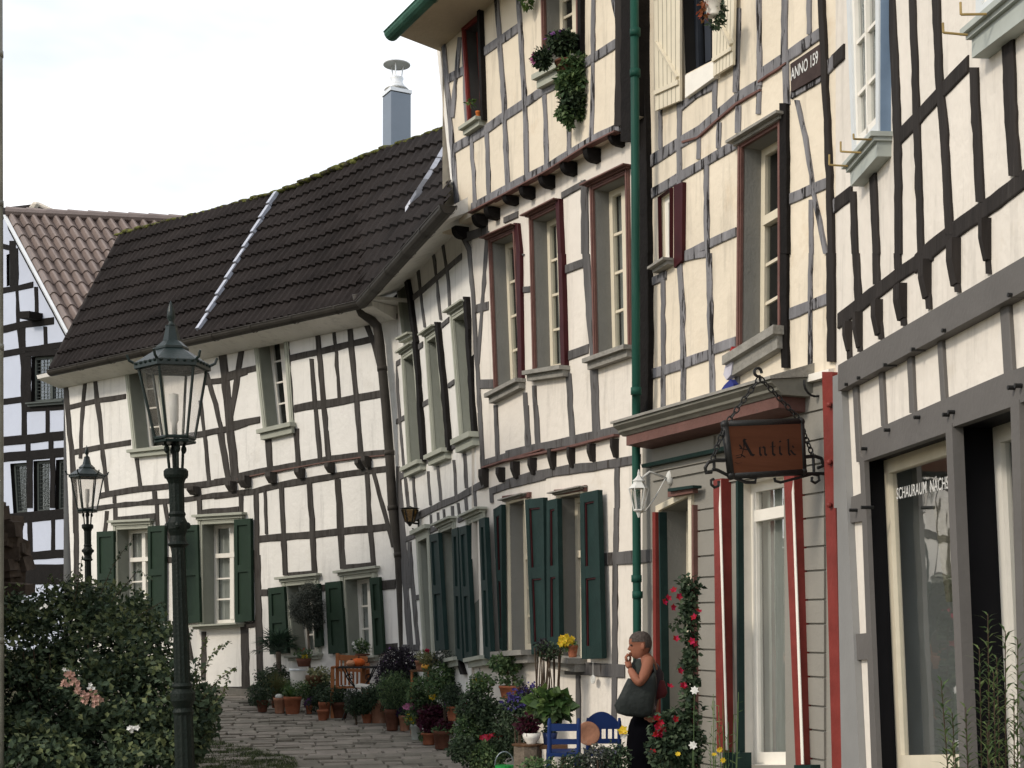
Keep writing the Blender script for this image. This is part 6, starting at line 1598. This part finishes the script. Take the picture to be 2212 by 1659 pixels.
# little cloth figure hanging by the upper window
c = F4.P(*f2('12', 1470, 640), .06); k_ = FPX/c.y
def cloth(spec, m, nm, par=None):
    mb = MB(); pts = [F4.P(x, y, .06) for x, y in q4(spec)]; mb.hexa([p-F4.n*.02 for p in pts], [p+F4.n*.025 for p in pts]); return mb.build(nm, m, par)
CF = thing('hanging_pennant', 'faded red, white and blue cloth pennant hanging beside the tall window', 'pennant', c)
cloth('12 1480,605 1495,640 1485,700 1440,720 1432,690 1460,650', mat('cloth_red', (.30, .03, .03), .8), 'red_band', CF)
cloth('12 1440,722 1485,705 1475,790 1445,825 1425,790', mat('cloth_white', (.45, .44, .50), .8), 'white_band', CF)
cloth('12 1470,820 1492,850 1490,880 1400,905 1430,860', mat('cloth_blue', (.03, .04, .18), .8), 'blue_band', CF)
# ============================================================ climbing plant with red flowers on its pole
Yv = 10.55; xv = lambda x, y, dy=0: at(*f2('J', x, y), Yv+dy)
MV = thing('climbing_plant', 'tall climbing plant with crimson trumpet flowers twined round a dark pole by the shop door', 'climbing plant', Vector((xv(900, 1600).x, Yv, gz(Yv))))
mb = MB(); mb.tube([Vector((xv(925, 1600).x, Yv, gz(Yv))), xv(905, 500), xv(900, -280)], .014, 8); mb.build('pole', RED_DK, MV)
mb = MB(); rnd = random.Random(21)
for i in range(46):
    y = -300+i*46; w_ = 14+6*math.sin(i*1.7)+(10 if y > 1000 else 0)+(8 if y < -100 else 0); c = xv(875+18*math.sin(i*.9), y); blob(mb, c, (w_/300, .05, .05), 26 if y > -50 else 34, .05, .038, rnd)
for i in range(5): blob(mb, xv(700+i*28, 170-i*30), (.03, .03, .03), 7, .04, .03, rnd)
for (x, y, r, n) in ((700, 1380, .22, 700), (620, 1560, .2, 500), (840, 1500, .16, 500), (660, 1250, .10, 160)): blob(mb, xv(x, y), (r*.8, r*.7, r*.9), n, .05, .032, rnd)
mb.build('foliage', L_DARK, MV)
mb = MB()
for (x, y) in ((700, -20), (740, -150), (690, -195), (600, -90), (640, -110), (925, 80), (960, 40), (910, 380), (895, 360), (725, 305), (745, 665), (665, 830), (805, 850), (790, 830), (500, 1170), (560, 1225), (545, 1300), (590, 1290), (500, 1380), (530, 1350), (560, 1370), (700, 1190), (470, 1565), (520, 1250), (575, 1340)):
    flower(mb, xv(x, y, -.09)+rdir(rnd)*.012, .034, rnd, cup=.6)
mb.build('flowers', P_RED, MV)
for x, y, lb in ((925, 880, 'taller white anemone on a thin stalk in front of the shop boards'), (908, 1478, 'lower white anemone near the ground beside the climbing plant')):
    WFl = thing('white_anemone', lb, 'flower', Vector((at(*f2('J', x, 1600), Yv-.14).x, Yv-.14, gz(Yv))))
    mb = MB(); flower(mb, at(*f2('J', x, y), Yv-.15), .034, rnd, face=Vector((-.1, -1, .25)), petals=7, cup=.1); mb.build('flowers', P_WHITE, WFl)
    mb = MB(); mb.tube([at(*f2('J', x, y+4), Yv-.14), at(*f2('J', x-8, y+250), Yv-.14), Vector((at(*f2('J', x-10, 1600), Yv-.14).x, Yv-.14, gz(Yv)))], .003, 4); mb.build('stem', L_MID, WFl)
# wispy plants with yellow flowers by the pilaster
Yw = 9.7; WY = thing('wispy_plant', 'wispy stalks with small yellow and orange flowers at the foot of the red pilaster', 'flowering plant', Vector((at(1560, 1650, Yw).x, Yw, gz(Yw))))
mb = MB(); fl = MB(); fo = MB()
for i in range(16):
    x0 = 1535+i*3.2; yt = random.Random(i).uniform(1480, 1620); a = Vector((at(x0, 1700, Yw).x, Yw, gz(Yw))); b = at(x0+random.Random(i+9).uniform(-18, 18), yt, Yw); mb.tube([a, a.lerp(b, .5)+Vector((.01, 0, 0)), b], .0025, 4)
    for k in range(10): p = a.lerp(b, .45+.055*k); leaf(fo, p, (rdir(rnd)+Vector((0, 0, .6))).normalized(), Vector((0, -1, 0)), .05, .006)
for x, y in ((1202, 1520), (1140, 1580), (1195, 1535), (745, 1575), (1235, 1640)): flower(fl, at(*f2('J', x, y), Yw-.05), .022, rnd, petals=7)
mb.build('stem', L_MID, WY); fo.build('foliage', L_MID, WY); fl.build('flowers', P_YEL, WY)
shrub('grey-green herb mound between the blue chair and the woman', 1300, 1650, [('n', L_OLIVE, 1290, 1640, 44, 30, 900, .03), ('n', L_DARK, 1330, 1640, 34, 34, 900, .03), ('n', L_DARK, 1240, 1650, 34, 26, 500, .03), ('n', L_MID, 1165, 1660, 44, 24, 600, .035)], 10.6, [(P_YEL, 1347, 1578, 6, 8, 5, .035), (P_WHITE, 1348, 1588, 4, 5, 3, .03)])
# tall willow-leaved stems bottom right
Yr = 6.0; RD_ = thing('tall_willow_herb', 'tall thin stems with narrow willow-like leaves in front of the dark shop window', 'plant', Vector((at(2110, 1650, Yr).x, Yr, gz(Yr))))
mb = MB(); fo = MB(); rnd = random.Random(33)
for i, (xb, xt, yt) in enumerate(((2095, 2035, 1470), (2105, 2060, 1540), (2120, 2100, 1530), (2140, 2132, 1400), (2150, 2150, 1325), (2160, 2168, 1362), (2170, 2178, 1500), (2130, 2118, 1560), (2185, 2205, 1480), (2090, 2050, 1600), (2150, 2140, 1450), (2175, 2160, 1420), (2205, 2215, 1380))):
    s = FPX/Yr; a = Vector(((xb-CX)/s, Yr+rnd.uniform(-.1, .1), gz(Yr))); b = at(xt, yt, Yr); b.y = a.y; m = a.lerp(b, .55)+Vector((.01, 0, 0)); mb.tube([a, m, b], [.005, .004, .002], 5)
    n = 130
    for k in range(n):
        t = .35+.65*k/n; p = a.lerp(m, t/.55) if t < .55 else m.lerp(b, (t-.55)/.45); an = k*2.4; d = Vector((math.cos(an), math.sin(an)*.8, rnd.uniform(.2, .9))).normalized(); leaf(fo, p, d, Vector((0, 0, 1)), rnd.uniform(.05, .095)*(1.1-.5*t+.2), .012, .3)
mb.build('stem', TWIG, RD_); fo.build('foliage', L_WILLOW, RD_)
# ============================================================ rose bush
RBY = 12.4; RB = thing('rose_bush', 'large dark rose bush with peach and white blooms filling the lower left', 'bush', Vector((at(180, 1600, RBY).x, RBY, gz(RBY))))
rnd = random.Random(77); m1, m2, m3 = MB(), MB(), MB(); fl1, fl2 = MB(), MB(); tw = MB()
bl_ = [(60, 1330, 80, 50, 900, 13.4), (160, 1300, 90, 42, 900, 13.6), (250, 1330, 90, 60, 1100, 13.4), (120, 1420, 150, 100, 2400, 13.0), (280, 1420, 120, 90, 2000, 12.9), (40, 1520, 110, 130, 2400, 12.5), (180, 1560, 160, 130, 3400, 12.3), (320, 1540, 110, 110, 2300, 12.4), (405, 1560, 58, 84, 1300, 12.4),
       (80, 1640, 130, 60, 1500, 11.9), (260, 1640, 140, 50, 1400, 12.0), (380, 1470, 50, 46, 420, 12.6), (440, 1530, 28, 54, 420, 12.6), (390, 1630, 30, 40, 260, 12.2), (330, 1365, 40, 30, 260, 13.2)]
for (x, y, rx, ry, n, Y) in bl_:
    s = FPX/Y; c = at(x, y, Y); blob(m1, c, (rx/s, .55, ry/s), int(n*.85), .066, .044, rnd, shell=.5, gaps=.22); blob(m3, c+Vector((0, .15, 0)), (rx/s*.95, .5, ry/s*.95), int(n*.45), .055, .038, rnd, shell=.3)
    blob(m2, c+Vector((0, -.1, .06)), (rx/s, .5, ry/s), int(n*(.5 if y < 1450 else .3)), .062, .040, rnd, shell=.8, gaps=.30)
def sprig(pts, Y, n, m=m1, L=.045):
    P_ = [at(x, y, Y+i*.02) for i, (x, y) in enumerate(pts)]; tw.tube(P_, .004, 5, r2=.002)
    for k in range(n):
        t = (k/n)*(len(P_)-1); i = min(len(P_)-2, int(t)); p = P_[i].lerp(P_[i+1], t-i); 
        for j in range(3): leaf(m, p+rdir(rnd)*.01, (rdir(rnd)+Vector((0, 0, -.1))).normalized(), (Vector((0, -.5, 1))+rdir(rnd)*.5).normalized(), L*rnd.uniform(.6, 1), L*.55)
sprig([(215, 1290), (240, 1230), (262, 1195), (287, 1165)], 13.0, 14); sprig([(160, 1300), (172, 1240), (178, 1200)], 13.0, 9); sprig([(100, 1290), (108, 1240)], 13.2, 8, m2); sprig([(240, 1300), (300, 1230), (330, 1255)], 12.9, 9)
sprig([(400, 1520), (440, 1450), (460, 1410), (500, 1385)], 12.5, 20, m2, .05); sprig([(430, 1520), (470, 1470), (512, 1440)], 12.4, 16, m2, .05); sprig([(420, 1480), (432, 1420), (450, 1372)], 12.6, 14, m2, .05)
sprig([(390, 1450), (400, 1390), (418, 1360)], 12.7, 12); sprig([(440, 1540), (480, 1500), (496, 1462)], 12.4, 12, m2); sprig([(350, 1420), (375, 1372), (388, 1340)], 12.8, 12); sprig([(300, 1330), (350, 1300), (358, 1318)], 12.9, 8)
sprig([(430, 1600), (455, 1575), (462, 1590)], 12.3, 9)
for k in range(26): x = rnd.uniform(20, 420); tw.tube([Vector((at(x*.7+60, 1600, 12.5).x, 12.5, gz(12.5))), at(x, rnd.uniform(1380, 1560), 12.5)], .010, 5, r2=.004)
for (x, y, n, m, s) in ((148, 1455, 5, fl1, .05), (155, 1462, 5, fl1, .05), (142, 1478, 5, fl1, .045), (163, 1476, 6, fl1, .05), (166, 1492, 5, fl1, .05), (186, 1500, 5, fl1, .045), (200, 1496, 5, fl1, .04), (205, 1508, 5, fl1, .05), (214, 1512, 5, fl1, .05), (208, 1522, 4, fl1, .04), (185, 1512, 4, fl1, .045), (175, 1500, 4, fl1, .04), (143, 1450, 3, fl2, .04), (292, 1572, 6, fl2, .05), (283, 1577, 5, fl2, .04), (197, 1483, 3, fl2, .04), (95, 1312, 4, fl2, .035)):
    for k in range(n): flower(m, at(x, y, 11.62)+rdir(rnd)*.024, s*.58, rnd, cup=.6)
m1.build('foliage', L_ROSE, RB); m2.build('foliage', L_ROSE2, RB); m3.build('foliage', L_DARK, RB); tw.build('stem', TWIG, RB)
b_ = fl1.build('blooms', P_PEACH, RB); b_['label'] = 'peach-pink rose blooms'; b_ = fl2.build('blooms', P_WHITE, RB); b_['label'] = 'white rose blooms'
# grass tufts between the stones
gm = MB(); rnd = random.Random(5)
for k in range(2600):
    x = rnd.uniform(395, 640); y = rnd.uniform(1590, 1680); 
    if y < 1585+(x-400)*.22: continue
    g = ground_at(x, y); g.z -= .01; blades(gm, g, 7, .045, .05, .009, rnd)
for k in range(170):
    x = rnd.uniform(430, 1000); y = rnd.uniform(1520, 1655); g = ground_at(x, y); g.z -= .015
    for j in range(6): blades(gm, g+Vector((rnd.uniform(-.12, .12), rnd.uniform(-.015, .015), 0)), 4, .018, .03, .006, rnd)
tag(gm.build('grass', L_ROSE2), 'short grass and moss growing in the joints of the paving', 'grass', kind='stuff')
# ============================================================ the woman
YW = 11.3; sw_ = FPX/YW; w3 = lambda x, y, dy=0.0: at(x, y, YW)+Vector((0, dy, 0))
WM = thing('person', 'woman with cropped grey hair and black trousers, one hand raised to her mouth', 'person', Vector((w3(1392, 0).x, YW, gz(YW))))
SKIN = mat('skin', (0.24, 0.10, 0.062), 0.55, 0.12, 12); HAIR = mat('hair_grey', (0.075, 0.062, 0.055), 0.8, 0.4, 60, .6, 150)
def skinned(chains, radii, sub=2):
    me = bpy.data.meshes.new('tmp'); me.from_pydata([tuple(p) for p in chains[0]], chains[1], []); o = bpy.data.objects.new('tmp', me); COL.objects.link(o)
    md = o.modifiers.new('s', 'SKIN'); sk = me.skin_vertices[0].data
    for i, r in enumerate(radii): sk[i].radius = r if isinstance(r, tuple) else (r, r)
    sk[0].use_root = True; md.use_smooth_shade = True; sb = o.modifiers.new('u', 'SUBSURF'); sb.levels = sub; sb.render_levels = sub
    ev = o.evaluated_get(bpy.context.evaluated_depsgraph_get()); m = ev.to_mesh(); vs = [tuple(v.co) for v in m.vertices]; fs = [tuple(p.vertices) for p in m.polygons]; ev.to_mesh_clear(); bpy.data.objects.remove(o); return vs, fs
V = [w3(1399, 1548), w3(1401, 1515), w3(1404, 1470), w3(1400, 1438), w3(1395, 1424), w3(1389, 1408),
     w3(1398, 1429, -.13), w3(1389, 1452, -.21), w3(1375, 1474, -.27), w3(1365, 1460, -.23), w3(1357, 1443, -.15),
     w3(1398, 1430, .13), w3(1390, 1458, .19), w3(1378, 1482, .18), w3(1360, 1500, .08),
     w3(1397, 1580, -.09), w3(1394, 1690, -.10), w3(1398, 1795, -.10), w3(1384, 1808, -.10),
     w3(1397, 1580, .09), w3(1400, 1690, .10), w3(1405, 1795, .10), w3(1391, 1808, .10)]
E = [(0, 1), (1, 2), (2, 3), (3, 4), (4, 5), (3, 6), (6, 7), (7, 8), (8, 9), (9, 10), (3, 11), (11, 12), (12, 13), (13, 14), (0, 15), (15, 16), (16, 17), (17, 18), (0, 19), (19, 20), (20, 21), (21, 22)]
Rr = [(.09, .09), (.085, .09), (.085, .09), (.075, .09), .055, .052, .052, .047, .039, .035, .027, .062, .05, .04, .028, .06, .05, .04, .03, .06, .05, .04, .03]
vs, fs = skinned((V, E), Rr); body = MB(); body.add(vs, fs)
# head: horizontal slices (top to neck): y, front x, back x, half width
SL = [(1363.5, 1378, 1390, .02), (1366, 1371, 1397, .05), (1371, 1365, 1402, .066), (1379, 1360, 1405.5, .075), (1386, 1358.5, 1407, .077), (1391, 1358.5, 1407, .076), (1394, 1360.5, 1407, .074), (1399, 1360, 1406, .072), (1403, 1360.5, 1404.5, .068), (1407, 1362, 1403, .064), (1410, 1362, 1401, .060), (1412, 1363, 1400, .057), (1416, 1363.5, 1397, .050), (1420, 1366, 1395, .042), (1424, 1373, 1396, .040)]
def loft(sl, n=20, scale=1.0, sel=None):
    mb = MB(); vs = []
    for y, xf, xb, hw in sl:
        cx_ = (xf+xb)/2+1.5; 
        for j in range(n):
            a = 6.283*j/n; ca, sa = math.cos(a), math.sin(a); x = (xf+(cx_-xf)*(1-abs(ca)**1.15)) if ca < 0 else cx_+(xb-cx_)*ca
            k = 1.0-(.22*max(0, -ca) if y > 1388 else 0)
            p = w3(x, y, hw*sa*k); q = w3(cx_, y); vs.append(q+(p-q)*scale)
    fs = []
    for i in range(len(sl)-1):
        for j in range(n):
            if sel is None or sel(i, j, n): fs.append((i*n+j, i*n+(j+1) % n, (i+1)*n+(j+1) % n, (i+1)*n+j))
    if sel is None: fs.append(tuple(range(n))[::-1])
    else: fs.append(tuple(range(n))[::-1])
    return vs, fs
vs, fs = loft(SL); body.add(vs, fs)
def nose(x, y): return w3(x, y)
body.add([w3(1359.5, 1394), w3(1355.2, 1403), w3(1360.5, 1406), w3(1362, 1403, -.018), w3(1362, 1403, .018), w3(1361, 1394, -.008), w3(1361, 1394, .008)], [(0, 1, 3, 5), (0, 6, 4, 1), (1, 2, 3), (1, 4, 2)])
body.ball(w3(1361.2, 1410.3), .012, .022, .006, 8, 6); body.ball(w3(1361.5, 1413), .012, .020, .006, 8, 6)
for sy in (-1, 1):
    c = w3(1387, 1396, sy*.074); body.ball(c, .018, .010, .030, 10, 8); body.ball(c+Vector((.004, sy*.008, -.004)), .010, .006, .018, 8, 6)
hv, hf = skinned(([w3(1357, 1443, -.14), w3(1355, 1434, -.11), w3(1354, 1426, -.085)], [(0, 1), (1, 2)]), [.027, (.030, .022), (.034, .018)], 1); body.add(hv, hf)
for k, (dy, l) in enumerate(((-.115, .9), (-.095, 1.0), (-.075, .97), (-.055, .8))):
    a = w3(1352, 1427, dy); body.tube([a, w3(1350.5, 1427-9*l, dy+.004), w3(1354, 1427-14*l, dy+.010), w3(1358.5, 1427-13*l, dy+.014)], [.010, .0095, .009, .007], 8); body.ball(w3(1358.5, 1427-13*l, dy+.014), .007)
body.tube([w3(1357, 1434, -.06), w3(1360, 1424, -.05), w3(1361, 1416, -.045)], [.011, .010, .008], 8); body.ball(w3(1361, 1416, -.045), .008)
body.build('body', SKIN, WM, True)
for sy in (-1, 1): mb = MB(); mb.ball(w3(1362.8, 1393.5, sy*.032), .010, .012, .007, 8, 6); mb.build('eye', mat('eye_dark', (.03, .02, .018), .2), WM)
mb = MB()
vs, fs = loft(SL, scale=1.06, sel=lambda i, j, n: (i < 3) or (i == 3 and abs(j-n/2) > 1.5) or (i in (4, 5, 6) and abs(j-n/2) > 5.2) or (i in (7, 8, 9) and abs(j-n/2) > 7.2)); mb.add(vs, fs); mb.build('hair', HAIR, WM, True)
def pillow(outline, Y0, th, name, m, parent, smooth=True):
    cx_ = sum(p[0] for p in outline)/len(outline); cy_ = sum(p[1] for p in outline)/len(outline); mb = MB(); n = len(outline); rings = []
    for sc_2, t in ((.55, 1.0), (.82, .82), (.95, .5), (1.0, 0), (.95, -.5), (.82, -.82), (.55, -1.0)):
        rings.append([at(cx_+(x-cx_)*sc_2, cy_+(y-cy_)*sc_2, YW)+Vector((0, Y0-t*th, 0)) for x, y in outline])
    vs = [p for r in rings for p in r]; fs = [tuple(range(n)), tuple(range(6*n, 7*n))[::-1]]
    for i in range(6):
        for j in range(n): fs.append((i*n+j, i*n+(j+1) % n, (i+1)*n+(j+1) % n, (i+1)*n+j))
    mb.add(vs, fs); return mb.build(name, m, parent, smooth)
# clothes
def torso(sl, m, name, th=0.0):
    mb = MB(); n = 20; vs = []
    for y, xf, xb, hw in sl:
        cx_ = (xf+xb)/2
        for j in range(n): a = 6.283*j/n; wob = 1+.03*math.sin(3*a+y*.2); vs.append(w3(cx_+(xb-xf)/2*math.cos(a)*wob, y, hw*math.sin(a)*wob))
    mb.add(vs, [(i*n+j, i*n+(j+1) % n, (i+1)*n+(j+1) % n, (i+1)*n+j) for i in range(len(sl)-1) for j in range(n)]); return mb.build(name, m, WM, True)
TOPM = mat('top_dark_green', (0.030, 0.036, 0.033), .85, .3, 10, .8, 14); VEST = mat('vest_mottled', (0.035, 0.028, 0.034), .85, .2, 10, col2=(0.20, 0.17, 0.19), spots=11, amt2=.55, w2=.05)
torso([(1421, 1377, 1404, .065), (1427, 1373, 1411, .10), (1436, 1369, 1424, .13), (1455, 1366, 1433, .15), (1480, 1370, 1433, .15), (1510, 1374, 1422, .155), (1535, 1376, 1418, .16), (1546, 1375, 1418, .165)], VEST, 'top')
torso([(1423, 1371, 1388, .07), (1432, 1365, 1396, .11), (1455, 1362, 1400, .138), (1475, 1366, 1400, .140), (1500, 1370, 1396, .13)], TOPM, 'collar')
def trousers():
    mb = MB(); vs, fs = skinned(([w3(1398, 1532), w3(1390, 1580), w3(1386, 1620, -.10), w3(1386, 1700, -.11), w3(1388, 1790, -.11), w3(1391, 1620, .10), w3(1393, 1700, .11), w3(1395, 1790, .11)], [(0, 1), (1, 2), (2, 3), (3, 4), (1, 5), (5, 6), (6, 7)]), [(.12, .16), (.14, .165), (.13, .125), (.13, .12), (.12, .11), (.13, .125), (.13, .12), (.12, .11)]); mb.add(vs, fs); mb.build('trousers', mat('trousers_black', (.0025, .0025, .0035), 1.0, .2, 10, spec=.02), WM, True)
trousers()
mb = MB()
for dy in (-.10, .10): mb.ball(w3(1388, 1812, dy), .13, .045, .045, 12, 8)
mb.build('shoes', mat('shoe_black', (.012, .012, .012), .5), WM, True)
BG = thing('shoulder_bag', 'big slouching grey-green shoulder bag on the woman\'s near side', 'bag', w3(1368, 1540, -.26))
BAGM = mat('bag_grey_green', (0.026, 0.031, 0.030), .5, .3, 6, .9, 9)
pillow([(1352, 1463), (1362, 1464), (1376, 1465), (1392, 1460), (1403, 1453), (1411, 1447), (1414, 1480), (1409, 1515), (1404, 1541), (1385, 1547), (1350, 1544), (1330, 1538), (1323, 1521), (1336, 1496), (1345, 1477)], -.19, .05, 'bag_body', BAGM, BG)
mb = MB(); mb.tube([w3(1411, 1452, -.19), w3(1407, 1436, -.17), w3(1400, 1423, -.14), w3(1396, 1425, -.10)], .010, 6); mb.build('strap', BAGM, BG)
RBG = thing('red_bag', 'dark red rounded bag worn on the woman\'s back', 'bag', w3(1428, 1490, 0))
pillow([(1412, 1470), (1424, 1464), (1434, 1470), (1439, 1485), (1441, 1496), (1435, 1506), (1420, 1511), (1411, 1514), (1407, 1490)], -.02, .10, 'bag_body', mat('bag_red', (0.085, 0.018, 0.02), .7, .2, 8), RBG)
mb = MB(); mb.tube([w3(1414, 1472, -.10), w3(1410, 1445, -.14), w3(1400, 1425, -.12)], .008, 6); mb.build('strap', BAGM, RBG)
